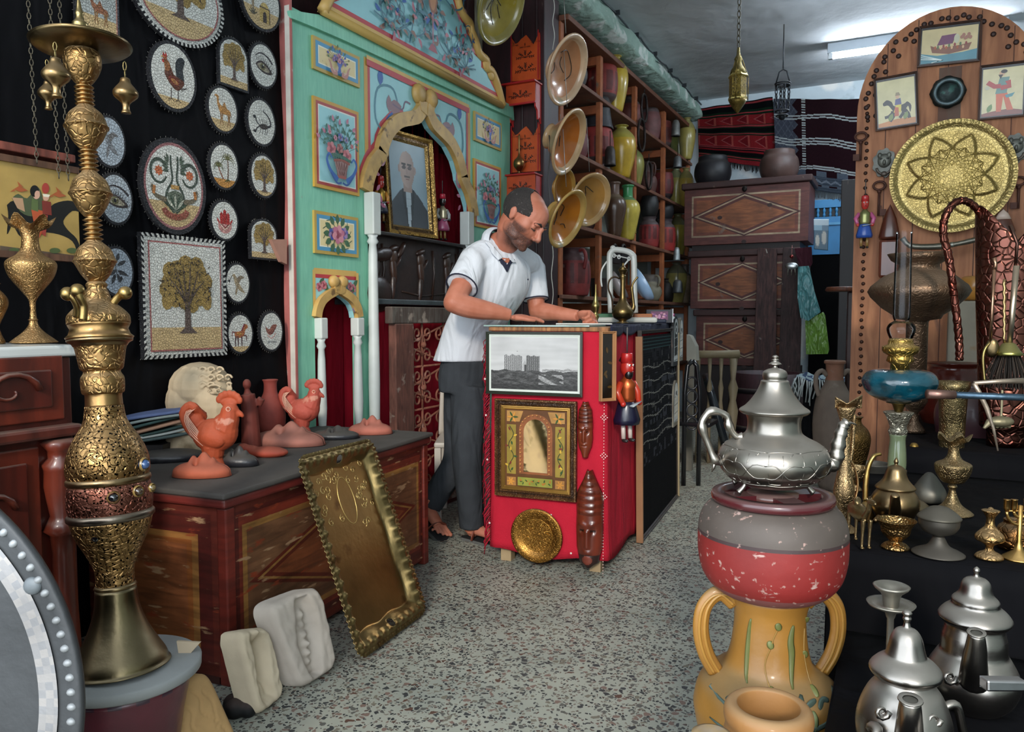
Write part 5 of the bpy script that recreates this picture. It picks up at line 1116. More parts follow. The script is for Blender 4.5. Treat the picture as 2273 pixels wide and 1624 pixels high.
def m_gorgon(D,x,y,a,b):
 G='414c42'
 for sg in (-1,1):
  D.line([(x+sg*.03*a,y-.65*b),(x+sg*.3*a,y-.4*b),(x+sg*.28*a,y-.15*b),(x+sg*.08*a,y+.15*b),(x+sg*.12*a,y+.5*b),(x+sg*.12*a,y+.75*b)],(.09*a,.06*a),G,5)
  D.line([(x+sg*.1*a+cos(t)*.0*a+sg*(.45*a-.28*a*cos(t)),y+.32*b+.28*b*sin(t)) for t in [i*.42 for i in range(15)]],(.12*a,.06*a),G,2)
  for k in range(8): an=k*pi/4; D.leaf(x+sg*.55*a,y+.33*b,.16*a,.1*a,an,'b8623c')
  for k in range(5): D.leaf(x+sg*.2*a,y+(.6-.05*k)*b,.25*a,.09*a,pi/2-sg*(.3+.4*k),'4d5a4c')
  D.poly(spl([(x+sg*.3*a,y-.3*b),(x+sg*.7*a,y-.22*b),(x+sg*.78*a,y-.02*b),(x+sg*.85*a,y-.1*b),(x+sg*.72*a,y-.32*b),(x+sg*.35*a,y-.42*b),(x+sg*.3*a,y-.3*b)],3)[:-1],'6d6350')
  D.line([(x+sg*.72*a,y-.05*b),(x+sg*.76*a,y-.25*b)],.1*a,'b0713c')
 D.poly(spl([(x-.28*a,y-.2*b),(x,y-.1*b),(x+.28*a,y-.2*b),(x+.22*a,y-.5*b),(x,y-.65*b),(x-.22*a,y-.5*b),(x-.28*a,y-.2*b)],3)[:-1],'5d6656')
 for k in range(7): D.leaf(x,y-.6*b,.42*b,.09*a,.5+k*.36,['3a4a3a','a9ab9a'][k%2])
 D.line([(x-.15*a,y-.02*b),(x+.15*a,y-.02*b)],.1*b,'b58c50')
 for k in range(15): an=pi+.25+k*(pi-.5)/14; D.line([(x+cos(an)*.34*a,y-.52*b+sin(an)*.16*b),(x+cos(an)*.5*a,y-.56*b+sin(an)*.28*b)],.07*a,'8a4a3a')
medallion(392,-12,104,108,'very large round mosaic of a tree with toothed black and white rim, cut off above',lambda D,x,y,a,b:tree(D,x,y-.55*b,a*1.5,b*1.45,90,seed=9),sq=64,ground=(SAND,.27),th=.02)
medallion(217,18,48,56,'rectangular mosaic of a camel cut off at the top left behind the water pipe',lambda D,x,y,a,b:m_camel(D,x,y,a,b,'8a5a40'),shape='rect',ring='a8776a',ground=(SAND,.3),bg='9fa4a2',border='3a3a40')
medallion(579,2,45,65,'oval mosaic with a domed white building and palm beside the alcove top',m_mosque,ground=(SAND,.35))
medallion(384,169,53,77,'oval mosaic of a brown and black rooster with red comb',m_rooster,ground=(SAND,.16))
medallion(519,140,33,56,'upper arch-topped mosaic of an olive tree next to the eye mosaic',lambda D,x,y,a,b:tree(D,x,y-.75*b,a*1.7,b*1.6,26,ol=False,seed=4),shape='arch',ground=(SAND,.15))
medallion(585,145,31,50,'small oval mosaic of a lashed eye under the domed building mosaic',lambda D,x,y,a,b:eye(D,x,y,1.5*a))
medallion(495,243,34,52,'small oval mosaic of a standing tan camel',m_camel,ground=(SAND,.25))
medallion(581,271,32,53,'small oval mosaic of a black scorpion',m_scorp)
medallion(243,314,37,58,'bluish oval mosaic of a grey flying bird behind the water pipe',lambda D,x,y,a,b:m_bird(D,x,y,a,b,'75787c'),bg='9fa9b2')
medallion(385,413,73,106,'large oval mosaic of a two-handled vase with scrolls, orange flowers and a pink rim',m_gorgon,ring='8f5f60',ground=(SAND,.3),th=.02)
medallion(498,369,33,52,'small oval mosaic of two palm trees on orange ground',m_palm,ground=('b9833f',.2))
medallion(586,390,30,49,'small oval mosaic of an olive tree below the scorpion',lambda D,x,y,a,b:tree(D,x,y-.8*b,a*1.7,b*1.6,26,seed=6),ground=(SAND,.12))
medallion(258,441,38,58,'oval mosaic of a half-closed eye with long lashes behind the water pipe',lambda D,x,y,a,b:eye(D,x,y,1.7*a),bg='a3abb2')
medallion(499,489,31,45,'small oval mosaic of a red open hand',m_hamsa)
medallion(586,531,30,45,'lower arch-topped mosaic of an olive tree near the alcove edge',lambda D,x,y,a,b:tree(D,x,y-.75*b,a*1.7,b*1.6,26,ol=False,seed=5),shape='arch',ground=(SAND,.15))
medallion(260,602,38,56,'bluish oval mosaic of a dark olive sprig behind the water pipe',m_branch,bg='9fa9b4')
medallion(409,659,93,133,'square mosaic of an olive tree with black fruit and a toothed border',lambda D,x,y,a,b:tree(D,x,y-.72*b,a*1.55,b*1.5,150,seed=2),shape='rect',sq=76,ground=(SAND,.2),th=.022)
medallion(528,628,28,45,'small oval mosaic of a dove with an olive twig beside the square tree',lambda D,x,y,a,b:(m_bird(D,x,y,a,b,'9a8a6e'),D.line([(x-.5*a,y+.4*b),(x-.75*a,y+.0*b)],.04*a,'2c2c30'),D.ell(x-.75*a,y+.1*b,.08*a,.07*b,'25232a')))
medallion(534,740,29,45,'small oval mosaic of a prancing brown horse',m_horse,ground=(SAND,.15))
medallion(603,735,26,45,'small oval mosaic of a reddish fish, lowest at the alcove edge',m_fish)
p=onx(620,532,-2.45); q=onx(650,532,-2.45); mb=MB(); c=[onx(*a,-2.45) for a in ((618,530),(652,530),(652,586),(640,580))]; mb.prism([(a.y,a.z) for a in c],(-2.51,0,0),(0,1,0),(0,0,1),.02,'a87a68'); mb.build('tile_offcut',M('terracotta',None,rough=.8,var=.15),label='pinkish broken tile corner sticking out beside the alcove edge',cat='tile')
Xg=-2.42
fG=lambda px,py:(lambda p:(p.y,p.z))(onx(px,py,Xg+.02))
t=thing('glass_painting',onx(90,470,Xg),'gold-ground painting of two riders on a black horse hanging at the far left','painting')
tl=fG(-60,352);br=fG(178,572); ly0,ly1=tl[0],br[0]; lz1=fG(90,372)[1]; lz0=fG(90,562)[1]
mb=MB(); mb.box((Xg,ly0,lz0),(Xg+.02,ly1,lz1),'a88a4c'); D=Draw(mb,basis((Xg+.02,0,0),(0,1,0),(0,0,1)),fix=fG)
D.poly([(0,545),(178,568),(178,582),(0,560)],'5a4a3c')
K='14100f'
D.poly(spl([(15,455),(30,445),(60,455),(95,470),(120,452),(150,445),(172,452),(178,470),(160,468),(140,490),(150,510),(170,530),(180,560),(172,560),(160,535),(130,520),(90,515),(60,520),(50,500),(30,480),(25,500),(15,520),(18,480),(15,455)],3)[:-1],K)
D.poly([(32,505),(55,512),(60,540),(40,520)],K)
D.poly(spl([(26,440),(40,430),(60,440),(80,415),(92,430),(95,470),(70,480),(45,470),(26,440)],3)[:-1],'4a5238'); D.poly([(26,438),(50,440),(55,470),(38,462)],'b08a6a'); D.ell(80,430,8,12,'d0a088'); D.ell(76,424,10,13,K); D.ell(82,432,6,9,'d0a088')
D.poly([(68,462),(95,468),(100,505),(85,530),(75,500)],'b0502f'); D.poly([(70,440),(84,445),(84,470),(68,465)],'56643a')
D.poly([(92,445),(112,448),(114,478),(94,475)],'7a2f26'); D.ell(101,438,7,8,'c99a80'); D.ell(100,418,8,12,'a03a30'); D.poly([(93,430),(110,432),(108,438),(95,436)],'e0d6c0'); D.poly([(92,475),(105,478),(100,525),(92,520)],'9a3a30')
for x,y in ((45,420),(130,432)): D.poly([(x-16,y),(x-4,y-7),(x+16,y+3),(x,y+6)],'a0532f'); D.poly([(x-4,y-6),(x-8,y-18),(x+6,y-4)],'a0532f'); D.poly([(x-16,y),(x-24,y+6),(x-12,y+4)],'a0532f')
for x in (30,120,158): D.ell(x,556,12,6,'4d5a34')
mb.build('painted_glass',M('painting_gloss',None,rough=.25,var=.12,vs=14,coat=.4),t)
mb=MB()
for a,b in (((ly0,lz1),(ly1,lz1+.02)),((ly0,lz0-.02),(ly1,lz0))): mb=MB(); mb.box((Xg-.005,a[0],a[1]),(Xg+.03,b[0],b[1]),'6b4a36'); mb.build('frame_rail',dkw,t)
tt=onx(90,372,Xg)
mb=MB(); a=fG(-60,340);b=fG(175,392); zr=fG(90,370)[1]
boxthing('wall_shelf',(Xg-.1,ly0,zr+.03),(Xg+.03,ly1-.01,zr+.055),'8a4a3c',dkw,'thin red-brown wooden ledge above the gold painting','ledge',.003)
for x0,y0,x1,y1 in ((54,-10,82,362),(118,-10,128,150),(122,150,132,400),(135,230,150,400),(62,340,82,362)):
 pass
for i,(xa,xb,yb,l) in enumerate(((54,82,362,'left'),(116,131,395,'middle'),(130,152,400,'right'))):
 a=onx(xb,yb,Xg+.05); chain(a,V((a.x,a.y-.03,3.4)),IRON,None,step=.017,r=.0013,label='thin steel chain hanging down to the gold painting, %s of three'%('farthest from the pipe','middle','closest to the pipe')[i] if True else '',cat='chain',group='chains holding the painting')
# red-draped counter
CA=radians(5); CU=V((cos(CA),sin(CA),0)); CV=V((-sin(CA),cos(CA),0)); CP=V((-1.128,3.115,0)); CW=.535; CL=1.78; CH=1.08
def cw(a,b,z): return CP+CU*a+CV*b+V((0,0,z))   # a: along the front (0 at right corner, negative left), b: into the shop
cp_=lambda px,py:(lambda p:((p-CP).dot(CU),p.z))(onp(px,py,CP,CV))     # on the front face
cs_=lambda px,py:(lambda p:((p-CP).dot(CV),p.z))(onp(px,py,CP,CU))     # on the long right side
rdc=M('red_counter_cloth',None,rough=.9,var=.07,vs=6,bs=220,bd=.0015,spec=.15,bump2=('folds',7,.02))
t=thing('draped_counter',cw(-CW/2,CL/2,0),'narrow shop counter draped in red cloth with things pinned to it','counter')
mb=MB()
def skirt(u,v):
 per=[(-CW,CL),(-CW,0),(0,0),(0,CL)]; L=[CL,CW,CL]; d=u*sum(L); i=0
 while i<2 and d>L[i]: d-=L[i]; i+=1
 f=d/L[i]; a=per[i][0]+(per[i+1][0]-per[i][0])*f; b=per[i][1]+(per[i+1][1]-per[i][1])*f
 z=.055+(CH-.02-.055)*v+(.012*sin(u*60) if v<.02 else 0)
 fl=(1-v)**2*.012+.006*NZ.noise(V((a*5,b*5,v*2)))
 n=(V((-1,0)),V((0,-1)),V((1,0)))[i]
 return cw(a+n[0]*fl,b+n[1]*fl,z)
mb.sheet(skirt,150,24,'b21f32'); mb.build('cloth_skirt',rdc,t,solid=.004)
mb=MB(); mb.box((-CW-.01,-.012,CH-.02),(.01,CL+.01,CH),'a87448',T=Matrix.Translation(CP)@Matrix.Rotation(CA,4,'Z')); mb.build('wooden_top',owf,t,bev=.004)
for a,b in ((-CW+.06,.05),(-.05,.05),(-CW+.06,CL-.08),(-.05,CL-.08)):
 mb=MB(); mb.box((a-.025,b-.025,0),(a+.025,b+.025,CH-.03),'9a8564',T=Matrix.Translation(CP)@Matrix.Rotation(CA,4,'Z')); mb.build('leg',whw,t)
mb=MB()
for i in range(90):
 z=CH-.04-i*.0105; a=cw(-CW-.004,-.01,z); mb.tube([a,a+V((-.012-R.random()*.02,-.004,-.02-R.random()*.02)),a+V((-.018-R.random()*.02,jit(.01),-.06-R.random()*.03))],.002,4,['8a1626','b0243a'][i%2])
o=mb.build('cloth_fringe',rdc,t); o['kind']='stuff'
mb=MB(); D=Draw(mb,basis(cw(0,-.014,0),CU,(0,0,1)),h=.003,step=.000004)
def stitch(x,z,n,s=.006):
 for k in range(n): D.ell(x,z-k*s*2.2,s*.3,s*.5,'d9b9b0',0,6)
def motif(x,z,s):
 for i in range(-2,3):
  for j in range(-3,4):
   if (i+j)%2==0 and abs(i)*1.5+abs(j)<4.5: D.ell(x+i*s,z+j*s,s*.4,s*.4,'dcc0b8',0,6)
x=cp_(1343,950)[0]
stitch(x,1.02,4); stitch(x,.75,60)
for py in (925,1010,1100): motif(x,cp_(1343,py)[1],.007)
for px,py in ((1080,840),(1082,920),(1085,1018),(1090,1158),(1270,1270)): a,z=cp_(px,min(py,1225)); D.ell(a,z,.0045,.0045,'d8c8c0')
for k in range(10): D.poly([(cp_(1225,1120)[0]-.006,.25-k*.022),(cp_(1225,1120)[0]+.006,.25-k*.022),(cp_(1225,1120)[0]+.006,.238-k*.022),(cp_(1225,1120)[0]-.006,.238-k*.022)],['e0d8d0','1c1618'][k%2])
mb.build('stitched_motif',rdc,t)
navy=M('navy_cloth','161a33',rough=.8,var=.2,vs=12,bt='folds',bs=20,bd=.01)
mb=MB(); T_=Matrix.Translation(CP)@Matrix.Rotation(CA,4,'Z')
mb.sheet(lambda u,v:T_@V((-CW*.55+CW*.575*u,.25+(CL-.26)*v,CH+.006+.004*NZ.noise(V((u*6,v*9,1))))),12,40)
mb.sheet(lambda u,v:T_@V((.014+.004*sin(v*30),.02+(CL-.02)*v,CH+.006-u*(.03+.02*abs(sin(v*23))))),4,60)
mb.build('navy_cover',navy,label='navy blue cloth spread over the far part of the counter top',cat='cloth',solid=.003)
mb=MB(); mb.box((-CW-.03,-.02,CH+.001),(-.07,.62,CH+.007),'8fa8a0',T=T_); mb.build('glass_sheet',M('dark_glass',None,rough=.08,var=0,coat=.5,spec=.8),label='glass sheet lying on the near end of the counter',cat='glass')
mb=MB(); p=onz(1288,706,CH+.01); mb.box((-.13,-.1,0),(.13,.1,.004),'d8d8d2',T=TR(cw(-.2,.33,CH+.009),.4)); mb.build('paper_sheet',M('paper',None,rough=.7,var=.03),label='white paper under his hand on the counter',cat='paper')
def rectthing(name,Tm,W,Hh,label,cat): pass
a=cp_(1085,735);b=cp_(1297,880); W=b[0]-a[0]; Hh=a[1]-b[1]; Tf=basis(cw((a[0]+b[0])/2,-.022,b[1]),CU,(0,0,1))
t=thing('engraving_print',cw((a[0]+b[0])/2,-.02,b[1]),'black and white engraving of round ruins in a dark green frame on the counter front','print')
def engr(u,v):
 n=NZ.noise(V((u*40,v*60,0)))*.5+NZ.noise(V((u*90,v*120,3)))*.5
 g=.72+.05*NZ.noise(V((u*3,v*14,5)))-.12*max(0,.5-v)*NZ.noise(V((u*4,v*4,9)))
 hor=.36
 top1=.66+.012*sin(u*80)+.02*NZ.noise(V((u*30,0,0)))
 if .16<u<.37 and hor-.05<v<top1-abs(u-.26)*.15: g=.5+.15*sin((u)*260)*(1 if int(v*34)%2 else .3)+n*.15
 if .42<u<.57 and hor-.05<v<.645+.01*sin(u*90): g=.38+.1*sin(u*260)*(1 if int(v*34)%2 else .3)+n*.15
 if .375<u<.42 and hor<v<.56-abs(u-.4)*3: g=.62
 if .395<u<.42 and hor-.06<v<.48: g=.25
 if u>.6 and abs(v-hor-.02-.03*NZ.noise(V((u*14,2,0))))<.02: g=.55+n*.3
 if v<hor-.0+.03*NZ.noise(V((u*9,0,4))): g=.26+.14*NZ.noise(V((u*12,v*26,2)))+n*.2
 if .56<u<.84 and .1<v<.3 and NZ.noise(V((u*11+v*14,v*7,7)))>-.05: g=.55+n*.3
 if v<.1: g=.2+.1*NZ.noise(V((u*20,v*60,2)))+n*.1
 if hypot(u-.31,(v-.73)*1.2)<.006: g=.35
 g=max(.05,min(.85,g)); return (g,g,g*1.0)
mb=MB(); m_=.012; mb.box((-W/2+.005,.005,-.006),(W/2-.005,Hh-.005,.003),'c9cdc6',T=Tf); mb.sheet(lambda u,v:Tf@V(((u-.5)*(W-.045),.024+v*(Hh-.048),.0045)),170,105,engr,sm=False); mb.build('engraving',MC['print'],t)
frame(Tf,W,Hh,.013,.012,M('green_frame','262c22',rough=.4,var=.2),t,'ffffff','frame')
frame(Tf@Matrix.Translation((0,.014,.003)),W-.028,Hh-.028,.006,.003,M('mount_white','c9d0c8',rough=.6,var=.05),t,'ffffff','mount')
a=cp_(1106,882);b=cp_(1284,1110); W=b[0]-a[0]; Hh=a[1]-b[1]; Tf=basis(cw((a[0]+b[0])/2,-.022,b[1]),CU,(0,0,1))
t=thing('gilt_mirror',cw((a[0]+b[0])/2,-.02,b[1]),'small arched mirror in a wide carved gilt frame painted with flowers','mirror')
frame(Tf,W,Hh,.03,.022,M('carved_walnut',None,rough=.4,metal=.3,var=.4,vs=30,bt='scroll',bs=90,bd=.004),t,['4a2e1c','6d4a2a','5a3a22','3f2818','6b4a2c','8a6a3c'],'outer_frame')
frame(Tf@Matrix.Translation((0,.03,.006)),W-.06,Hh-.06,.016,.01,M('gold_leaf',None,rough=.3,metal=.8,var=.2),t,'c0954e','inner_frame')
mb=MB(); W2=W-.09;H2=Hh-.09; T2=Tf@Matrix.Translation((0,.045,.004)); mb.box((-W2/2,0,-.004),(W2/2,H2,.002),'5d3a1e',T=T2); D=Draw(mb,T2@Matrix.Translation((0,0,.002)),h=.0003)
D.poly([(-W2*.27,H2*.17),(W2*.27,H2*.17),(W2*.27,H2*.72)]+[(W2*.27*cos(i*pi/12),H2*.72+W2*.27*sin(i*pi/12)) for i in range(1,12)]+[(-W2*.27,H2*.72)],'8a5230')
for sg in (-1,1):
 D.poly([(sg*W2*.32,H2*.16),(sg*W2*.47,H2*.16),(sg*W2*.47,H2*.8),(sg*W2*.32,H2*.8)][::sg],'8f7a34'); D.poly([(sg*W2*.26,H2*.84),(sg*W2*.47,H2*.84),(sg*W2*.47,H2*.98),(sg*W2*.2,H2*.98)][::sg],'a87c44'); D.poly([(sg*W2*.32,H2*.01),(sg*W2*.47,H2*.01),(sg*W2*.47,H2*.12),(sg*W2*.32,H2*.12)][::sg],'a0703c')
 D.line([(sg*W2*(.4+.04*sin(k*1.1)),H2*(.18+.6*k/12)) for k in range(13)],.0035,'20301c',3)
 for k in range(9): D.leaf(sg*W2*(.4+.04*sin(k*1.6)),H2*(.2+.065*k),.02,.009,1+k*1.7,['2f4a26','c9a23a','6d2f22'][k%3])
 for k in range(6): D.leaf(sg*W2*.37,H2*.9,.028,.008,k*1.05,['2c4a22','c98a3a'][k%2]); D.leaf(sg*W2*.4,H2*.065,.02,.007,k*1.05,'c98a3a')
D.poly([(-W2*.28,H2*.02),(W2*.28,H2*.02),(W2*.28,H2*.13),(-W2*.28,H2*.13)],'8a8a3a')
for k in range(16): D.leaf(W2*(-.25+.033*k),H2*.075,.016,.006,k*2.2,['2c4a22','b06a2a'][k%2])
for k in range(34):
 if k<11: x,y=-W2*.235,H2*(.2+.05*k)
 elif k>22: x,y=W2*.235,H2*(.2+.05*(33-k))
 else: aa=pi-(k-11)*pi/11; x,y=W2*.235*cos(aa),H2*.74+W2*.235*sin(aa)
 D.ell(x,y,.0035,.003,'c08a4a',0,6)
mb.build('painted_surround',M('painted_gold',None,rough=.4,var=.2,vs=20),t)
mb=MB(); w=W2*.19; mb.prism([(-w,H2*.2),(w,H2*.2),(w,H2*.72)]+[(w*cos(i*pi/14),H2*.72+w*sin(i*pi/14)) for i in range(1,14)]+[(-w,H2*.72)],T2@V((0,0,.0028)),CU,(0,0,1),-.001 if False else .002,'e8e4d8')
o=mb.build('mirror_glass',M('mirror',None,rough=.05,metal=1,var=0),t)
def plate(name,c,Nn,r,prof,mat,col,label,parent=None,up_=V((0,0,1)),extra=None,cat='plate',seg=64,wob=None):
 Nn=V(Nn).normalized(); U_=up_.cross(Nn).normalized(); W_=Nn.cross(U_); T=Matrix.Identity(4)
 for i in range(3): T[i][0]=U_[i];T[i][1]=W_[i];T[i][2]=Nn[i];T[i][3]=c[i]
 mb=MB(); mb.lathe([(a*r,b*r) for a,b in prof],seg,col,T=T,wob=wob)
 if extra: extra(mb,T,r)
 return mb.build(name,mat,parent,label=label if parent is None else None,cat=cat if parent is None else None)
a=cp_(1197,1184); k=3.3/F
def plate_marks(mb,T,r):
 for i in range(8): a_=i*pi/4; mb.tube([T@V((cos(a_+d)*r*rr,sin(a_+d)*r*rr,.045*r)) for d,rr in ((-.4,.5),(-.1,.2),(.15,.45),(.35,.35),(.4,.55))],.0013,4,'c9a050')
 mb.tube([T@V((cos(i*pi/20)*r*.58,sin(i*pi/20)*r*.58,.045*r)) for i in range(40)],.0012,4,'c9a050',closed=True)
plate('brass_plate',cw(a[0],-.022,a[1]),-CV,63*k,[(0,0),(.6,0),(.7,.02),(.76,.09),(.96,.13),(1,.11),(1,.14),(.95,.17),(.74,.13),(.66,.05),(.6,.035),(0,.035)],brf,'9a6f35','round engraved brass plate low on the counter front',extra=plate_marks)
mkw=M('mask_wood',None,rough=.28,var=.25,vs=9,grain=(4,(3,3,.6),'1f0b06',.6),coat=.3)
def mask(px0,px1,pyt,pyb,label,low=False):
 c=cp_((px0+px1)/2,(pyt+pyb)/2); top=cp_((px0+px1)/2,pyt)[1]; bot=cp_((px0+px1)/2,pyb)[1]; w=abs(cp_(px1,900)[0]-cp_(px0,900)[0])/2; h=(top-bot)/2
 prof=[(-1,.2),(-.9,.7),(-.6,.95),(-.2,1),(.1,.97),(.35,1),(.55,.9),(.8,.45),(1,.15)] if low else [(-1,.3),(-.85,.45),(-.6,.85),(-.3,1),(0,.95),(.1,1),(.4,.95),(.7,.85),(.85,.5),(1,.3)]
 def wd(t):
  for (a,b),(c_,d) in zip(prof,prof[1:]):
   if t<=c_: return b+(d-b)*(t-a)/(c_-a)
  return prof[-1][1]
 def fn(u,v):
  t=v*2-1; s=u*2-1; W_=wd(t)*w; x=s*W_; z=(top+bot)/2+t*h
  d=.035*sqrt(max(0,1-s*s))*(.6+.4*wd(t))*w/.045
  f=(t+.1) if not low else (t+.25)
  d+=.010*exp(-((s)/.16)**2)*(1 if -.35<f<.05 else .0)            # nose
  d-=.008*exp(-((abs(s)-.42)/.2)**2-((f-.02)/.07)**2)
  d+=.007*exp(-((abs(s)-.4)/.35)**2-((f-.14-.05*abs(s))/.045)**2)   # brows
  d+=.006*exp(-((s)/.4)**2-((f+.42)/.05)**2)-.006*exp(-((s)/.35)**2-((f+.48)/.02)**2)
  if f>.3: d+=.004*(1 if int(f*14)%2 else 0)*(1 if abs(s)<.6 else 0)
  return cw(c[0]+x,-.018-d,z)
 def col(u,v):
  t=v*2-1; s=u*2-1
  if low and t<-.72: return '2a1614' if hypot(s/.5,(t+.84)/.09)>1 else '7d3a2c'
  f=(t+.1) if not low else (t+.25)
  if abs(abs(s)-.4)<.22 and abs(f-.03)<.022: return '2a100a'
  if f>.3 and int(f*14)%2: return '5a2416'
  return '7a3620' if not low else '6a2a1a'
 mb=MB(); mb.sheet(fn,30,80,col); mb.build('carved_mask',mkw,label=label,cat='mask',group='carved wooden masks on the counter front',solid=.006)
mask(1287,1318,890,1012,'smaller carved wooden mask with stepped forehead, upper one beside the mirror')
mask(1283,1341,1040,1252,'long dark red-brown carved wooden mask, lower one beside the brass plate',True)
def side_T(b,z,out=.015): return basis(cw(out,b,z),CV,(0,0,1))
a=cs_(1328,735);b=cs_(1362,890)
sa=cs_(1390,735)
t=thing('narrow_mirror',cw(.03,.11,.72),'small dark narrow mirror in a pale wood frame at the counter corner','mirror')
pA=onp(1329,737,CP+CU*(-.02),(CU*.5-CV*.87));
Om=at(1329,890,3.28); Nm=(CU*.75-CV*.66).normalized(); Um=V((0,0,1)).cross(Nm).normalized();
pr_=onp(1362,878,Om,Nm); Wm=max(.04,(pr_-Om).dot(Um)); ztp=onp(1329,735,Om,Nm).z; Hm=ztp-Om.z
Tm=basis(Om+Um*Wm/2+CV*.0,Um,(0,0,1)); frame(Tm,Wm,Hm,.012,.02,whw,t,'a5764e','frame')
mb=MB(); mb.box((-Wm/2+.01,.01,0),(Wm/2-.01,Hm-.01,.006),'1a0f08',T=Tm); D=Draw(mb,Tm@Matrix.Translation((0,0,.006)),h=.0006)
for k in range(5): D.leaf(0,Hm*(.2+.12*k),.03,.012,k*2.,'4a3414')
mb.build('dark_glass_pane',MC['dark_glass'],t)
puppet(cw(.06,.13,.985),.42,'b02a20','b32322','c03a22','14142c','large marionette in red fez, orange shirt and dark skirt hanging at the counter side',dirv=(CU-CV*.6),metal_torso='b0552a',beard='120f0f',leg='c9b9b0')
q0=onz(1417,1206,0); q1=onz(1500,1102,0);
TLp=cw(.03,0,0); A=cs_(1392,735)
u_=(q1-q0); Wt=u_.length; u_.normalize(); topc=onp(1388,737,CP+CU*.02,CU);
leanv=(topc-q0); leanv=leanv-u_*leanv.dot(u_); Ht=leanv.length
Tt=basis(q0+u_*Wt/2+V((0,0,.004)),u_,leanv); W3,H3=Wt,Ht
t=thing('framed_weaving',q0+u_*Wt/2,'tall framed black woven textile with thin pale bands leaning on the counter side','textile')
def weav(u,v):
 v=1-v
 if v>.66: return '0c0c0f' if int(u*60)%2 else '101116'
 w=v+.01*sin(u*12)
 if v<.07: return '3c5a5c' if int(v*110)%2 else '1c2428'
 for c0 in (.165,.235,.3,.36,.42,.5,.55):
  if abs(w-c0)<.0035: return '9a9a92'
 R3=NZ.noise(V((int(u*26)*1.3,int(v*34)*1.7,0))); band=int(v*15)%3
 if band==0 and R3>.12: return '4a4c54'
 if band==1 and int(u*52)%2 and R3>-.1: return '33353c'
 if R3>.33: return '6a6a66' if int(u*104)%2 else '28292e'
 return '121217' if int(v*150)%2 else '1b1c22'
mb=MB(); mb.sheet(lambda u,v:Tt@V(((u-.5)*(W3-.05),.02+v*(H3-.05),.006)),80,170,weav,sm=False); mb.build('woven_textile',rugm,t,solid=.004)
frame(Tt,W3,H3,.02,.02,dkw,t,'2e231c','frame')
mb=MB(); mb.box((-W3/2-.004,0,-.01),(-W3/2+.012,H3-.03,.024),'8a6242',T=Tt); mb.box((W3/2-.01,0,-.01),(W3/2+.004,H3-.03,.024),'9a8a6a',T=Tt); mb.build('edge_batten',whw,t,bev=.002)
def plaque(b,z,w,h,label,dark):
 t=thing('arched_plaque',cw(.02,b,z),label,'plaque','arched plaques on the counter side'); T=side_T(b,z,.02)
 ar=lambda k:[(-w/2*k,h*(1-k)/2),(w/2*k,h*(1-k)/2),(w/2*k,h*.7)]+[(w/2*k*cos(i*pi/10),h*.7+h*.3*k*sin(i*pi/10)) for i in range(1,10)]+[(-w/2*k,h*.7)]
 mb=MB(); mb.prism(ar(1),T@V((0,0,0)),CV,(0,0,1),.02,'2c3033' if dark else '8a8578'); mb.build('board',dkw,t,bev=.002)
 mb=MB(); D=Draw(mb,T@Matrix.Translation((0,0,.021))); D.poly(ar(.82),'c4c8c8'); D.poly(ar(.6),'2a2d30' if dark else 'd8d4c8')
 for k in range(8): D.line([(-w*.35,h*(.1+.09*k)),(w*.35,h*(.13+.09*k))],.004,'b9bcbc' if k%2 else '30343a')
 D.ell(0,h*.72,w*.22,h*.09,'d0d2d0'); D.ell(0,h*.72,w*.12,h*.05,'2c3034')
 mb.build('painted_front',MC['print'],t)
bb=cs_(1500,800)[0]
plaque(1.47,.83,.16,.3,'black arched plaque with white filigree high on the counter side',True); plaque(1.66,.85,.13,.27,'white arched plaque beside the black filigree one',False); plaque(1.5,.46,.16,.28,'small arched plaque with a pale slatted centre low on the counter side',False)
def lath(name,pxc,yb,z,prof,mat,col,label,cat,n=3,seg=28,d=None,parent=None,group=None,wob=None,T=None):
 p=onz(pxc,yb,z) if d is None else at(pxc,yb,d);
 if d is not None: p.z=z
 dd=dep(p); mb=MB(); mb.lathe(pxp(prof,yb,dd,n),seg,col,T=Matrix.Translation(p),wob=wob)
 return mb.build(name,mat,parent,label=label,cat=cat,group=group),p,dd
p=at(1382,702,3.95); p.z=CH+.012; k=3.95/F
Y0=704
t=thing('brass_ewer',p,'tall brass coffee ewer with a thin curved spout on the counter','ewer')
mb=MB(); mb.lathe([(max(r*k,0),(Y0-y)*k) for r,y in spl([(0,704),(13,704),(12,702),(8,699),(20,692),(24,680),(20,670),(12,660),(7,648),(5.5,630),(6,610),(7.5,600),(6,598),(9,590),(11,586),(0,586)],3)],28,'74603c',T=Matrix.Translation(p)); mb.build('body',brs,t)
mb=MB(); mb.lathe([(max(r*k,0),(Y0-y)*k) for r,y in [(10,586),(5,580),(2,576),(3,573),(0,570)]],20,'74603c',T=Matrix.Translation(p)); mb.build('lid',brs,t)
P_=lambda x,y:p+RT*((x-1382)*k)+V((0,0,(Y0-y)*k))
mb=MB(); mb.tube(spl([P_(1400,682),P_(1406,668),P_(1404,645),P_(1402,625),P_(1407,612),P_(1415,602)],4),[.012]*5+[.008]*8+[.005]*8,8,'74603c'); mb.build('spout',brs,t)
mb=MB(); mb.tube(spl([P_(1375,606),P_(1362,602),P_(1352,610),P_(1350,628),P_(1358,650),P_(1360,676)],4),.005,6,'3a2c20'); mb.build('handle',brs,t)
o,_,_=lath('brass_finial',1322,700,CH+.01,[(0,700),(6,700),(5,692),(8,684),(5,676),(7,668),(9,660),(6,652),(4,640),(2,632),(1,614),(0,612)],brs,'8f8150','slim brass candlestick-like finial standing by his hand','ornament',d=3.75)
t=thing('balance_frame',at(1380,700,4.15),'white enamelled balance scale frame with hooks behind the ewer','scale')
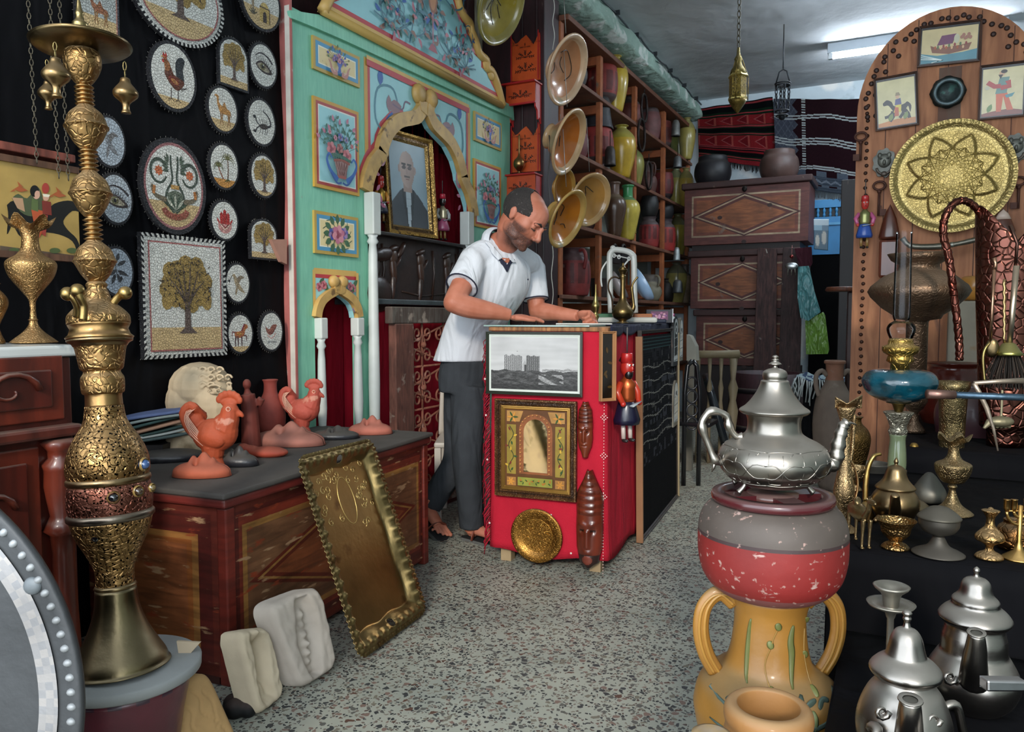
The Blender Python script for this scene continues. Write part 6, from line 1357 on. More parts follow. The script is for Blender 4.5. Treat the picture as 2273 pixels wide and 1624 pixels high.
k=4.15/F; wp=lambda x,y,e=0:at(x,y,4.15+e)
zf_=CH+.012
mb=MB(); L=[wp(1356,694),wp(1354,640),wp(1353,572),wp(1356,560),wp(1364,554)]; mb.tube(spl(L+[wp(1385,556),wp(1397,560),wp(1404,566),wp(1407,575),wp(1408,640),wp(1410,694)],3),.016,10,'c0bfb8'); mb.build('arch_tube',M('white_enamel',None,rough=.3,var=.06,coat=.3),t)
mb=MB(); mb.ball(wp(1360,550),(.014,)*3,'c0bfb8'); mb.tube([wp(1362,566),wp(1380,570),wp(1398,574)],.004,6,'b5b4ae');
for x,y in ((1363,567),(1396,574),(1374,570)): mb.tube([wp(x+3*cos(i*pi/5),y+4*sin(i*pi/5)) for i in range(10)],.003,5,'c9c9c4',closed=True)
mb.tube([wp(1396,576),wp(1384,590)],.005,6,'c9c9c4'); mb.build('beam_and_hooks',MC['white_enamel'],t)
mb=MB(); mb.tube(spl([wp(1347,580),wp(1336,598),wp(1334,620),wp(1336,636)],3),.005,6,'c9c9c4'); mb.build('side_arm',MC['white_enamel'],t)
b0=wp(1385,694); mb=MB(); mb.box((-.2,-.07,0),(.17,.07,.03),'bdbcb4',T=TR(V((b0.x,b0.y,zf_)),YAW)); mb.build('base',MC['white_enamel'],t,bev=.012)
mb=MB(); c=wp(1412,640,.1); mb.lathe([(0,0),(.05,.004),(.085,.02),(.1,.05),(.098,.055),(.08,.03),(0,.01)],32,'8aa5c4',T=Matrix.Translation(c)@Matrix.Rotation(YAW,4,'Z')@Matrix.Rotation(radians(60),4,'Y')); mb.build('weighing_pan',M('blue_enamel',None,rough=.25,var=.06,coat=.4),t)
mb=MB(); c=wp(1362,640,.12); mb.lathe([(0,0),(.05,.004),(.075,.02),(.085,.045),(.06,.02),(0,.01)],32,'8a8486',T=Matrix.Translation(c)@Matrix.Rotation(YAW,4,'Z')@Matrix.Rotation(radians(60),4,'Y')); mb.build('weighing_pan',MC['blue_enamel'],t)
p=at(1462,697,4.55); p.z=CH+.012
mb=MB(); Tq=TR(p,YAW-.1); mb.box((-.075,-.05,0),(.075,.05,.075),'15121c',T=Tq); D=Draw(mb,Tq@basis((0,-.0505,0),(1,0,0),(0,0,1)))
D.poly([(-.05,.015),(.05,.015),(.05,.065),(-.05,.065)],'6d2a55')
for i in range(14): D.ell(-.04+.08*R.random(),.02+.035*R.random(),.008,.006,['b56a90','d9a0b0','8a4a8a'][i%3],0,8)
D.ell(0,.035,.008,.014,'c98ab0'); mb.box((.075,-.05,0),(.08,.05,.08),'d0d0d4',T=Tq); mb.build('carton',M('printed_card',None,rough=.4,var=.05),label='dark carton printed with pink pictures at the far end of the counter',cat='box')
p=at(1492,702,4.6); p.z=CH+.012; t=thing('small_bottle',p,'small white bottle with a pink cap at the counter end','bottle')
mb=MB(); mb.lathe([(0,0),(.016,0),(.016,.03),(.012,.036),(0,.036)],16,'c9d2d4',T=Matrix.Translation(p)); mb.build('body',MC['white_enamel'],t); mb=MB(); mb.lathe([(.014,.036),(.014,.052),(0,.052)],16,'c04a8a',T=Matrix.Translation(p)); mb.build('cap',MC['white_enamel'],t)
for px,w,c,l,nm in ((1440,.09,'1c2238','dark blue folded papers on the counter in front of the carton','folder'),(1345,.05,'3a6a4a','little green lidded tin behind his hand','tin'),(1425,.05,'a8653a','orange-brown little box beside the carton','box')):
 p=at(px,700,4.3); p.z=CH+.012; mb=MB(); mb.box((-w,-.05,0),(w,.05,.02 if w>.06 else .05),c,T=TR(p,YAW)); mb.build(nm,M('printed_card',None),label=l,cat=nm,bev=.006)
# the shopkeeper
FH=V((FW.x,FW.y,0)).normalized(); UZ=V((0,0,1))
S_=(RT*.77+FH*.64); G_=(RT*.64-FH*.77)          # his right->left, his facing
a_=at
man=thing('person',at(1030,1200,3.9)*1,'person in a white polo shirt and dark trousers leaning on the red counter, looking down','person')
man.location.z=0; OFF[man]=V(man.location)
Yh=(RT*.66+(-FH)*.42-UZ*.62).normalized(); Zh=(UZ*.8+RT*.42-FH*.12); Zh=(Zh-Yh*Zh.dot(Yh)).normalized(); Xh=Yh.cross(Zh)
HC=at(1163,484,3.52); Rh=Matrix((Xh,Yh,Zh)).transposed()
hp=lambda x,y,z:HC+(Xh*x+Yh*y+Zh*z)*1.07
rig=bpy.data.objects.new('head_frame',None); COL.objects.link(rig); rig.parent=man; rig.matrix_local=Matrix.Translation(HC-OFF[man])@Rh.to_4x4(); rig.scale=(1.07,)*3; rig.empty_display_size=.02
mb=MB()
def hb(x,y,z,r,c='b0705a'): mb.ball(hp(x,y,z),tuple(q*1.07 for q in (r if isinstance(r,tuple) else (r,)*3)),c,rot=Rh,seg=20,rings=14)
hb(0,-.018,.03,(.078,.1,.088)); hb(0,.02,.035,(.068,.078,.07)); hb(0,.028,-.045,(.06,.07,.062)); hb(0,.05,-.085,(.044,.044,.03)); hb(0,.06,-.03,(.05,.04,.05)); hb(0,.078,-.1,(.022,.02,.018))
for s in (-1,1):
 hb(s*.036,.06,-.03,(.026,.026,.024)); hb(s*.03,.088,.018,(.024,.014,.008)); hb(s*.05,.015,-.075,(.02,.045,.02)); hb(s*.033,.077,-.001,(.016,.014,.013))
 hb(s*.05,.034,-.012,(.024,.045,.045)); hb(s*.046,.01,-.055,(.022,.05,.035)); hb(s*.077,-.012,-.006,(.009,.015,.026)); hb(s*.083,-.018,.006,(.005,.014,.018)); hb(s*.013,.107,-.04,(.009,.011,.009))
hb(0,.1,.008,(.012,.014,.014)); mb.tube([hp(0,.094,.01),hp(0,.106,-.01),hp(0,.12,-.034)],[.0105,.0115,.014],10); hb(0,.118,-.036,(.012,.012,.011))
hb(0,.09,-.062,(.026,.013,.007)); hb(0,.087,-.073,(.023,.013,.007)); hb(0,.082,-.05,(.03,.016,.01))
NB=at(1102,548,3.68)
mb.tube([hp(0,-.035,-.03),hp(0,-.03,-.07),at(1128,535,3.62),NB],[.06,.058,.06,.072],16,ref=None)
sp=[(at(1040,835,3.86),.155,.115),(at(1055,745,3.8),.15,.115),(at(1095,650,3.74),.165,.12),(at(1107,585,3.7),.15,.1)]
def trunk(mb,k,col,sp=sp,seg=24,extra=0):
 P=[p for p,_,_ in sp]; pts=spl([(*p,a,b) for p,a,b in sp],5)
 n=len(pts); vs=[]
 for q in pts:
  c=V(q[:3])
  for j in range(seg): t=2*pi*j/seg; vs.append(c+S_*(cos(t)*q[3]*k)+G_*(sin(t)*q[4]*k))
 fs=[(i*seg+j,i*seg+(j+1)%seg,(i+1)*seg+(j+1)%seg,(i+1)*seg+j) for i in range(n-1) for j in range(seg)]+[tuple(range(seg))[::-1],tuple((n-1)*seg+j for j in range(seg))]
 mb.add(vs,fs,col,sm=True)
trunk(mb,.84,'b0705a',sp=[(at(1036,850,3.87),.09,.07)]+sp[1:])
SR=at(1054,577,3.60);SL=at(1181,592,3.9); EL=at(1006,672,3.42); WR=at(1132,699,3.5); EL2=at(1192,690,3.86); WL=at(1283,690,3.72)
WR.z=max(WR.z,CH+.045); WL.z=CH+.05
for s,q in ((SR,0),(SL,0)): mb.tube([NB+(s-NB)*.2,s],[.06,.05],12)
mb.tube([SR,SR.lerp(EL,.55),EL],[.055,.052,.046],14); mb.ball(EL,.045); mb.tube(spl([EL,EL.lerp(WR,.3)+V((0,0,-.004)),EL.lerp(WR,.75),WR],4),[.045,.047,.049,.05,.05,.048,.045,.041,.037,.034,.031,.029,.028],14)
mb.tube([SL,SL.lerp(EL2,.55),EL2],[.052,.048,.042],14); mb.ball(EL2,.043); mb.tube(spl([EL2,EL2.lerp(WL,.4),WL],4),[.043,.045,.046,.044,.04,.036,.032,.029,.028][:9],14)
d1=(at(1215,704,3.56)-at(1132,704,3.5)); d1.z=0; d1.normalize(); n1=UZ; w1=d1.cross(n1)
def hand(W,d,w,n,bend,spread,th):
 Rm=Matrix((d,w,n)).transposed(); mb.ball(W+d*.045,(.05,.04,.017),rot=Rm); mb.ball(W+d*.07,(.026,.041,.014),rot=Rm)
 for i,(L,o) in enumerate(((.072,-.03),(.08,-.01),(.074,.01),(.058,.029))):
  p=W+d*.078+w*o; dirn=d+w*spread*(i-1.5); pts=[p-d*.02,p]; a=0
  for k,f in enumerate((.45,.32,.25)):
   a+=bend[i][k]; pts.append(pts[-1]+(dirn*cos(a)-n*sin(a))*L*f)
  mb.tube(pts,[.0105,.0103,.0098,.009,.0078],9); mb.ball(pts[-1],.0078)
  for q in pts[1:4]: mb.ball(q,.0102)
 p=W+d*.02-w*.025; pts=[p];
 for v_,L in th: pts.append(pts[-1]+(d*v_[0]+w*v_[1]+n*v_[2]).normalized()*L)
 mb.tube(pts,[.014,.012,.0105,.008][:len(pts)],9); mb.ball(pts[-1],.008)
hand(WR-V((0,0,.012)),d1,-w1,n1,[(.15,.15,.1)]*4,.06,[((.7,-.7,-.1),.035),((.9,-.35,-.2),.03),((1,.0,-.1),.025)])
d2=(WL-EL2); d2.z=0; d2.normalize(); d2=(d2+UZ*.0).normalized(); n2=(UZ*.55+(RT.cross(UZ))*.0+FH*.5).normalized(); n2=(n2-d2*n2.dot(d2)).normalized(); w2=d2.cross(n2)
hand(WL,d2,w2,n2,[(.9,1.1,.6),(1.1,1.1,.6),(1.25,1.2,.7),(1.35,1.2,.7)],.02,[((.6,-.75,-.35),.034),((.85,-.2,-.6),.032),((.8,.2,-.6),.024)])
HR=at(1028,850,3.92);HL=at(1045,850,3.82); KL=at(1036,1010,3.8); AL=at(1048,1168,3.86); KR=at(1016,1020,3.95); AR=at(950,1128,4.0)
legp=[(HL,KL,AL),(HR,KR,AR)]
for h,k_,a in legp: mb.tube([h-UZ*.07,k_,a],[.06,.05,.036],12)
TL_=onz(1068,1200,.02); TL_.z=.03; hl=V((AL.x,AL.y,.03)); mb.tube([AL,V((AL.x-.01,AL.y,.045))],[.036,.034],10)
fdl=(RT*.8-FH*.6).normalized();
def foot(hl,f,ank,up_=UZ):
 w=f.cross(up_); Rm=Matrix((f,w,up_)).transposed()
 mb.ball(hl+f*.02+up_*.01,(.035,.03,.032),rot=Rm); mb.tube([hl+f*.0+up_*.02,hl+f*.09+up_*.018,hl+f*.16+up_*.008],[.032,.036,.03],12,flat=.75); mb.tube([ank,hl+f*.03+up_*.03],[.036,.034],10)
 for i in range(5): o=(i-2)*.0165; L=.235-.0045*i*i*.8-(.0 if i else .0); mb.tube([hl+f*.165+w*o,hl+f*(L-.01)+w*o*1.15-up_*.006],[.013 if i==0 else .0095,.011 if i==0 else .008],8); mb.ball(hl+f*(L-.01)+w*o*1.15-up_*.006,.0115 if i==0 else .0085)
hl1=V((AL.x-.02,AL.y+.01,.04)); foot(hl1,fdl,AL)
toe=onz(985,1190,.02); hz=at(937,1130,4.0); f2=(toe-hz).normalized(); u2=(UZ-f2*UZ.dot(f2)).normalized(); hl2=toe-f2*.22+u2*.012; AR2=hl2+u2*.08+f2*.02
foot(hl2,f2,AR2,u2)
skin=M('skin',None,rough=.5,var=.06,vs=30,bs=150,bd=.0006,spec=.35)
mb.build('body',None,man,rem=.004,smooth=7).data.materials.clear()
body=[o for o in COL.objects if o.name.startswith('body') and o.parent==man][0]
m=skin.copy(); m.name='skin_face'; nt=m.node_tree;N=nt.nodes;L=nt.links; b=N['Principled BSDF']
for n in list(N):
 if n.type=='ATTRIBUTE': n.attribute_name='none'
tc=N.new('ShaderNodeTexCoord'); tc.object=rig; sx=N.new('ShaderNodeSeparateXYZ'); L.new(tc.outputs['Object'],sx.inputs[0])
def mr(o,a,b_,c,d):
 r=N.new('ShaderNodeMapRange'); r.interpolation_type='SMOOTHSTEP'
 for i,v in enumerate((a,b_,c,d)): r.inputs[i+1].default_value=v
 L.new(o,r.inputs[0]); return r.outputs[0]
def mm(x,y,op='MULTIPLY'):
 q=N.new('ShaderNodeMath'); q.operation=op
 for i,v in enumerate((x,y)):
  if isinstance(v,(int,float)): q.inputs[i].default_value=v
  else: L.new(v,q.inputs[i])
 return q.outputs[0]
X_,Y_,Z_=sx.outputs
st=mm(mm(mr(Z_,-.022,-.05,0,1),mr(Z_,-.16,-.12,0,1)),mr(Y_,-.03,.01,0,1))
ax=mm(X_,0.,'ADD'); ab=N.new('ShaderNodeMath'); ab.operation='ABSOLUTE'; L.new(X_,ab.inputs[0]);
side=mm(mm(mr(ab.outputs[0],.045,.062,0,1),mr(Z_,-.012,-.03,0,1)),mm(mr(Z_,-.14,-.1,0,1),mr(Y_,-.01,.012,0,1)))
cheek=mm(mr(ab.outputs[0],.012,.025,0,1),mm(mr(Z_,-.055,-.04,0,1),mr(Y_,.05,.065,0,1)))
st=mm(mm(st,mm(1.,mm(cheek,.7),'SUBTRACT')),side,'MAXIMUM')
nz=N.new('ShaderNodeTexNoise'); nz.inputs['Scale'].default_value=420; L.new(tc.outputs['Object'],nz.inputs['Vector']); st=mm(st,mr(nz.outputs[0],.3,.55,.5,.92))
lip=mm(mm(mr(ab.outputs[0],.03,.022,0,1),mr(Z_,-.052,-.06,0,1)),mm(mr(Z_,-.084,-.077,0,1),mr(Y_,.088,.094,0,1)))
def mixn(f,a,c):
 x=N.new('ShaderNodeMix'); x.data_type='RGBA'; L.new(f,x.inputs[0])
 for v,i in ((a,6),(c,7)):
  if isinstance(v,str): x.inputs[i].default_value=(*lin(v),1)
  else: L.new(v,x.inputs[i])
 return x.outputs[2]
n2_=N.new('ShaderNodeTexNoise'); n2_.inputs['Scale'].default_value=14; L.new(tc.outputs['Object'],n2_.inputs['Vector'])
c=mixn(mr(n2_.outputs[0],.3,.7,0,1),'a8644c','b87660'); c=mixn(lip,c,'8f4a44'); c=mixn(st,c,'3a2c28'); L.new(c,b.inputs['Base Color'])
body.data.materials.append(m)
mb=MB(); nu,nv=150,110; keep=[]
def hs(th,ph):
 x,y,z=sin(th)*sin(ph),sin(th)*cos(ph),cos(th); k=1.025+.01*NZ.noise(V((x*22,y*22,z*22)))
 return (x*.0785*k,y*.1*k-.018,z*.0885*k+.03),(x,y,z)
vs={};F_=[]
for j in range(nv):
 for i in range(nu):
  th,ph=pi*(j+.5)/nv*.93,2*pi*(i+.5)/nu; (x,y,z),(ux,uy,uz)=hs(th,ph)
  fr=.045-.085*max(0,uz)**3+ .012*abs(ux); low=-.035 if y<-.02 else (-.0 if y<.0 else .012+(y)*.25)
  fr-=max(0,min(1,(abs(ux)-.3)/.3))*.03*exp(-((z-.09)/.028)**2)
  if y<fr and z>low-(.04 if y<-.06 else 0): F_.append((j,i))
for j,i in F_:
 q=[]
 for dj,di in ((0,0),(1,0),(1,1),(0,1)):
  kk=(j+dj,(i+di)%nu)
  if kk not in vs: vs[kk]=len(mb.v); p,_=hs(pi*kk[0]/nv*.93,2*pi*kk[1]/nu); mb.v.append(tuple(hp(*p)))
  q.append(vs[kk])
 mb.f.append(q); mb.c.append(lin('241f1e')); mb.m.append(0); mb.sm.append(True)
mb.build('hair',M('cropped_hair','2a2523',rough=.85,var=.4,vs=160,bs=300,bd=.002,wear=('5a5350',.62,60)),man,solid=.003)
for s in (-1,1):
 mb=MB(); mb.tube([hp(s*.012,.1,.021),hp(s*.03,.099,.028),hp(s*.052,.084,.018)],[.005,.0065,.003],8,'1c1614',flat=.6); mb.build('eyebrow',MC['cropped_hair'],man)
 mb=MB(); mb.tube([hp(s*.018,.0895,-.005),hp(s*.032,.0935,-.009),hp(s*.047,.083,-.006)],[.0015,.0026,.0015],6,'120d0c'); mb.build('eyelashes',MC['cropped_hair'],man)
sht=M('white_pique','c9ccd2',rough=.85,var=.03,vs=5,bs=260,bd=.0008,bump2=('folds',9,.03),spec=.2)
mb=MB(); trunk(mb,1.0,'dddddd',sp=[(at(1030,800,3.86),.165,.135),(at(1040,770,3.84),.165,.13),(at(1060,715,3.79),.165,.135),(at(1097,650,3.74),.178,.14),(at(1106,595,3.7),.175,.125),(at(1105,562,3.69),.11,.095),(at(1104,545,3.68),.085,.08)])
mb.tube([NB+(SR-NB)*.1-UZ*.02,SR.lerp(NB,.35)-UZ*.005,SR],[.08,.078,.073],14); mb.tube([NB+(SL-NB)*.1-UZ*.02,SL.lerp(NB,.35)-UZ*.005,SL],[.08,.078,.07],14)
mb.tube([SR-(EL-SR)*.15,SR,SR.lerp(EL,.35),SR.lerp(EL,.62)],[.06,.073,.072,.074],16)
mb.tube([SL-(EL2-SL)*.1,SL,SL.lerp(EL2,.4),SL.lerp(EL2,.75)],[.055,.068,.066,.066],16)
mb.build('polo_shirt',sht,man,rem=.0075,smooth=4)
nvy=M('navy_trim','171a30',rough=.8,var=.1)
for c0,c1,r,t_ in ((SR,EL,.0745,.62),(SL,EL2,.0665,.75)):
 c=c0.lerp(c1,t_); ax_=(c1-c0).normalized(); o=ax_.orthogonal().normalized(); o2=ax_.cross(o); mb=MB(); mb.tube([c+o*cos(i*pi/14)*r+o2*sin(i*pi/14)*r for i in range(28)],.0032,6,closed=True); mb.build('sleeve_piping',nvy,man)
up2=(at(1128,535,3.62)-NB).normalized(); cg=(G_-up2*G_.dot(up2)).normalized(); cs=up2.cross(cg)
def ring(t,r,h): return NB+cs*(-sin(t)*r*1.02)+cg*(cos(t)*r)+up2*h
mb=MB(); mb.sheet(lambda u,v:ring(.35+u*(2*pi-.7),.078+.014*(1-v)+ .006*sin(pi*v),.042*v-.002-(.02*(1-v)*max(0,cos(.35+u*(2*pi-.7))))),40,6,'dfe1e4'); mb.build('collar',sht,man,solid=.004)
mb=MB(); mb.sheet(lambda u,v:ring(.25+u*(2*pi-.5),.0745+.004*(1-v),.04*v),40,3); mb.build('collar_lining',nvy,man,solid=.0015)
fr=lambda x,z,e=0:NB+cs*(-x)+cg*(.088+e-.02*(z*8)**2*0)-UZ*z
shirt=[o for o in COL.objects if o.name.startswith('polo_shirt')][0]
def onshirt(name,c4,mat,off,n=10,sd=.003):
 a,b,c,d=[at(x,y,3.5) for x,y in c4]; mb=MB(); mb.sheet(lambda u,v:a.lerp(b,u).lerp(d.lerp(c,u),v),n,n); o=mb.build(name,mat,man)
 m=o.modifiers.new('wrap','SHRINKWRAP'); m.target=shirt; m.wrap_method='PROJECT'; m.use_project_x=m.use_project_y=m.use_project_z=False; m.use_project_y=True; m.use_positive_direction=True; m.use_negative_direction=True
 m.wrap_method='NEAREST_SURFACEPOINT'; m.wrap_mode='ABOVE_SURFACE'; m.offset=off
 m=o.modifiers.new('s','SOLIDIFY'); m.thickness=sd
onshirt('placket',[(1114,556),(1174,550),(1150,604),(1140,604)],nvy,.004)
onshirt('open_neck',[(1124,552),(1162,549),(1147,578),(1143,578)],skin2:=M('neck_skin','a8644c',rough=.5,var=.05),.007)
onshirt('collar_leaf',[(1082,504),(1100,506),(1128,552),(1112,566)],sht,.010,sd=.004)
onshirt('collar_leaf',[(1156,552),(1174,548),(1182,560),(1166,568)],sht,.010,sd=.004)
for x,y in ((1133,562),(1140,578)): onshirt('button',[(x-2,y-2),(x+2,y-2),(x+2,y+2),(x-2,y+2)],sht,.012,2)
mb=MB(); q=at(1172,620,3.60); mb.ball(q,(.004,.004,.004),'5a6a90',seg=8,rings=6); mb.build('chest_emblem',nvy,man)
trs=M('charcoal_trousers','33363a',rough=.85,var=.15,vs=12,bs=180,bd=.001,bump2=('folds',9,.03),spec=.2)
mb=MB(); trunk(mb,1,'33363a',sp=[(at(1035,868,3.87),.15,.11),(at(1036,830,3.86),.152,.118),(at(1040,795,3.85),.145,.112)])
mb.tube(spl([HL-UZ*.02,HL.lerp(KL,.5),KL,KL.lerp(AL,.5),AL+UZ*.0],4),[.102,.1,.097,.094,.09,.086,.082,.078,.075,.073,.071,.07,.068,.066,.066,.066,.066],16)
mb.tube(spl([HR-UZ*.02,HR.lerp(KR,.5),KR,KR.lerp(AR,.5),AR.lerp(KR,.08)],4),[.1,.098,.095,.092,.088,.085,.082,.08,.078,.075,.072,.07,.068,.066,.066,.066,.066],16)
mb.build('trousers',trs,man,rem=.009,smooth=3)
lea_=M('brown_leather',None,rough=.5,var=.2,vs=20);
for hl,f,u in ((hl1,fdl,UZ),(hl2,f2,u2)):
 w=f.cross(u); t=bpy.data.objects.new('sandal',None); COL.objects.link(t); t.parent=man; OFF[t]=OFF[man].copy()
 prof=[(-.05,0),(-.035,.03),(.05,.036),(.15,.046),(.22,.038),(.245,.0)]; out=prof+[(a,-b) for a,b in prof[-2:0:-1]]
 mb=MB(); mb.prism(out,hl-u*.048+f*.0,f,w,.022 if f.cross(w).dot(u)>0 else -.022,'2a2a2b',sidecol='5a5a58'); mb.build('sole',lea_,t,bev=.004)
 for x,r,z in ((.06,.041,.02),(.155,.045,.002)):
  mb=MB(); mb.tube([hl+f*(x-.01*cos(i*pi/8))+w*cos(i*pi/8)*r*1.05+u*(sin(i*pi/8)*(.046+z*.3)-.026) for i in range(9)],.014,8,'6b3424',flat=.3); mb.build('strap',lea_,t)
t=thing('plastic_chair',at(985,1150,4.3),'white moulded plastic chair just behind the man legs','chair'); t['label']='white plastic chair standing right behind the leaning person'
wc=M('white_plastic',None,rough=.45,var=.06,vs=8)
c0=at(985,1120,4.5); c0.z=0
ax=RT; ay=FH
mb=MB(); mb.sheet(lambda u,v:c0+RT*(-.03+.22*u+.02*v)+FH*(.02+.04*sin(pi*u))+UZ*(.44+.42*v),14,14,'b9b0a4'); mb.build('backrest',wc,t,solid=.02)
mb=MB(); mb.box((-.02,-.35,.42),(.28,.05,.45),'b5ada2',T=Matrix.Translation(c0)@Matrix.Rotation(YAW,4,'Z')); mb.build('seat',wc,t,bev=.01)
for x,y in ((0,-.33),(.26,-.33),(0,.03),(.26,.03)): mb=MB(); mb.box((x-.018,y-.018,0),(x+.018,y+.018,.42),'b5ada2',T=Matrix.Translation(c0)@Matrix.Rotation(YAW,4,'Z')); mb.build('leg',wc,t,bev=.004)
# left furniture
mah=M('mahogany',None,rough=.38,var=.25,vs=5,grain=(5,(4,4,.8),'1c0906',.6),bs=12,bd=.001,wear=('9a8a80',.72,8),coat=.25,dust=.35)
XK=-1.95; cy1=onx(160,900,XK).y; cz1=onx(172,764,XK).z
t=thing('carved_cabinet',(XK-.25,.6,0),'carved dark mahogany cabinet with a marble top at the far left','cabinet')
fK=lambda px,py:(lambda p:(p.y,p.z))(onx(px,py,XK))
mb=MB(); mb.box((XK-.5,-.1,0),(XK,cy1,cz1-.032),'5a1f14'); mb.build('body',mah,t,bev=.004)
mb=MB(); a=fK(172,758); mb.box((XK-.52,-.1,cz1-.03),(XK+.015,a[0],cz1),'c4c6c2'); mb.build('marble_top',M('marble',None,rough=.25,var=.05,vs=4,wear=('8f979a',.6,5,(1,2,1)),coat=.2),t,bev=.008,bseg=3)
for y0,y1,zz0,zz1,n in ((.3,cy1-.03,fK(80,935)[1],fK(80,790)[1],'drawer'),(.3,cy1-.1,.12,fK(80,990)[1],'door')):
 mb=MB(); mb.box((XK,y0,zz0),(XK+.016,y1,zz1),'6b2818'); e=.035; mb.box((XK+.016,y0+e,zz0+e),(XK+.024,y1-e,zz1-e),'541c12')
 o=mb.build(n,mah,t,bev=.005)
 for k in range(3 if n=='drawer' else 5):
  yc=y1-.14-(.2*k if n=='drawer' else .16*(k%2)); zc=(zz0+zz1)/2 if n=='drawer' else zz1-.14-.13*(k//1)
  mb=MB(); mb.tube([(XK+.026,yc+(.07-.004*i)*cos(i*.42+k),zc+(.05-.0028*i)*sin(i*.42+k)) for i in range(16)],[.013-.0006*i for i in range(16)],8,'6f3122',flat=.6); mb.build('carved_scroll',mah,o)
z=fK(150,942)[1]; mb=MB(); mb.box((XK,-.1,z-.025),(XK+.045,cy1+.0,z+.005),'5e2a20'); mb.build('moulding',mah,t,bev=.008)
yb=cy1-.05; mb=MB(); h=z-.03
mb.lathe([(.03,h),(.045,h-.01),(.03,h-.03),(.028,h-.05),(.045,h-.065),(.04,h-.08),(.042,h-.12),(.028,h-.2),(.035,h-.215),(.048,h-.235),(.03,h-.25),(.026,h-.3),(.03,.35),(.04,.1),(.05,.0)],20,'6a2a1a',T=Matrix.Translation((XK+.02,yb,0))); mb.build('turned_column',mah,t)
def flute(r,z,a): return (r,z)
def vase(pxc,yb,d,prof,label,ruf=None,mat=None,col=BR,zt=None,cat='vase',group=None,parts=None,seg=40,name='brass_vase'):
 p=at(pxc,yb,d)
 if zt is not None: p.z=zt
 k=d/F; q=pxp(prof,yb,d,4); top=q[-1][1] if not ruf else max(b for a,b in q)
 w=None
 if ruf: w=lambda r,z,a:(r*(1+.08*cos(a*ruf)*max(0,(z/top-.9)*10)),z+.05*top*cos(a*ruf)*max(0,(z/top-.88)*8)*.9)
 mb=MB(); mb.lathe(q,seg,col,T=Matrix.Translation(p),wob=w); return mb.build(name,mat or brf,label=label,cat=cat,group=group),p,k
vase(75,744,2.1,[(0,744),(44,743),(42,737),(24,722),(12,708),(8,695),(10,692),(7,688),(6,665),(8,648),(20,630),(42,600),(50,575),(46,562),(28,550),(19,535),(17,510),(24,490),(42,478),(48,474),(40,480),(22,492),(14,510),(0,512)],'fluted-rim brass vase standing on the marble cabinet top',6,zt=cz1+.001)
vase(-12,744,2.05,[(0,744),(20,743),(14,725),(10,705),(20,680),(28,660),(28,645),(20,632),(14,625),(12,615),(16,610),(10,612),(0,615)],'brass vase at the very left edge of the marble top',zt=cz1+.001)
tin=M('tinned_copper',None,rough=.55,metal=.4,var=.3,vs=4,bs=35,bd=.0015,wear=[('6f675c',.66,3)])
pc=at(-396,1560,1.24); r=592*1.24/F; kx=1.24/F
T=basis(pc,RT,UP)
mb=MB(); mb.lathe([(0,.0),(r*.5,0),(r*.7,.004),(r*.86,.01),(r*.95,.012),(r*.985,.018),(r,.012),(r*.985,-.004),(r*.9,-.01),(0,-.012)],120,'3e4042',T=T)
mb.lathe([(r*.83,.0085),(r*.86,.0105),(r*.89,.0115),(r*.905,.0118)],180,lambda z,a:mixc('9c9895','88888a',.5+.5*sin(a*70+z*3000)),T=T@Matrix.Translation((0,0,.002)),cl=False)
boxthing('wooden_block',(pc.x-.12,pc.y-.02,0),(pc.x+.12,pc.y+.14,pc.z-r*.97),'5a4434',dkw,'wooden block propping up the large tinned tray','block')
tt=thing('tin_tray',pc-V((0,0,r)),'very large round tinned tray with a beaded rim leaning at the bottom left','tray'); mb.build('dish',tin,tt)
mb=MB()
for i in range(110): a=2*pi*i/110; mb.ball((r*.957*cos(a),r*.957*sin(a),.013),(.0085,.0065,.006),'8f9294',seg=10,rings=6,T=T@Matrix.Identity(4),rot=Matrix.Rotation(a,3,'Z'))
o=mb.build('beaded_rim',tin,tt); o['kind']='stuff'
mb=MB();
for a in (.506,): mb.ball((r*.925*cos(a),r*.925*sin(a),.012),(.015,.015,.007),'6a7074',T=T)
mb.build('boss',tin,tt)
# painted chest with red top moulding
rch=M('worn_red_paint',None,rough=.5,var=.25,vs=6,grain=(5,(1,1,9),'2c0e08',.5),bs=18,bd=.0015,wear=('a08468',.7,7),dust=.55,dcol='57524e')
C1=onz(500,1530,0); C2=onz(885,1325,0); yd=(C2-C1); Lc=1.28; ang=atan2(-(onz(885,962,.6).x-onz(470,1078,.6).x),1.15)
ang=radians(5.2)
TC=Matrix.Translation((-1.80,1.635,0))@Matrix.Rotation(ang,4,'Z')   # local x: out (front face at 0), y: along
WCH=.57;HCH=.6; iTC=TC.inverted()
fc=lambda px,py:(lambda p:((iTC@p).y,(iTC@p).z))(onp(px,py,TC@V((0,0,0)),TC.to_3x3()@V((1,0,0))))
fe=lambda px,py:(lambda p:((iTC@p).x,(iTC@p).z))(onp(px,py,TC@V((0,0,0)),TC.to_3x3()@V((0,-1,0))))
t=thing('painted_chest',TC@V((-.3,.6,0)),'worn red and ochre painted chest with terracotta pieces on top','chest')
mb=MB(); mb.box((-WCH,0,.02),(0,Lc,HCH-.05),'6b2a1e',T=TC);
DT=basis(TC@V((.0,0,0)),TC.to_3x3()@V((0,1,0)),(0,0,1));
D=Draw(mb,DT,h=.001,step=.0006)
OC='a5743c'; z0,z1=.1,HCH-.12
def rr(D,a,b,c,d,col): D.poly([(a,c),(b,c),(b,d),(a,d)],col)
rr(D,.04,Lc-.04,z0-.04,z1+.045,'5a1f18'); rr(D,.06,Lc-.06,z0-.02,z1+.03,'7d3020'); rr(D,.075,Lc-.075,z0,z1,OC); rr(D,.095,Lc-.095,z0+.02,z1-.02,'7a5236')
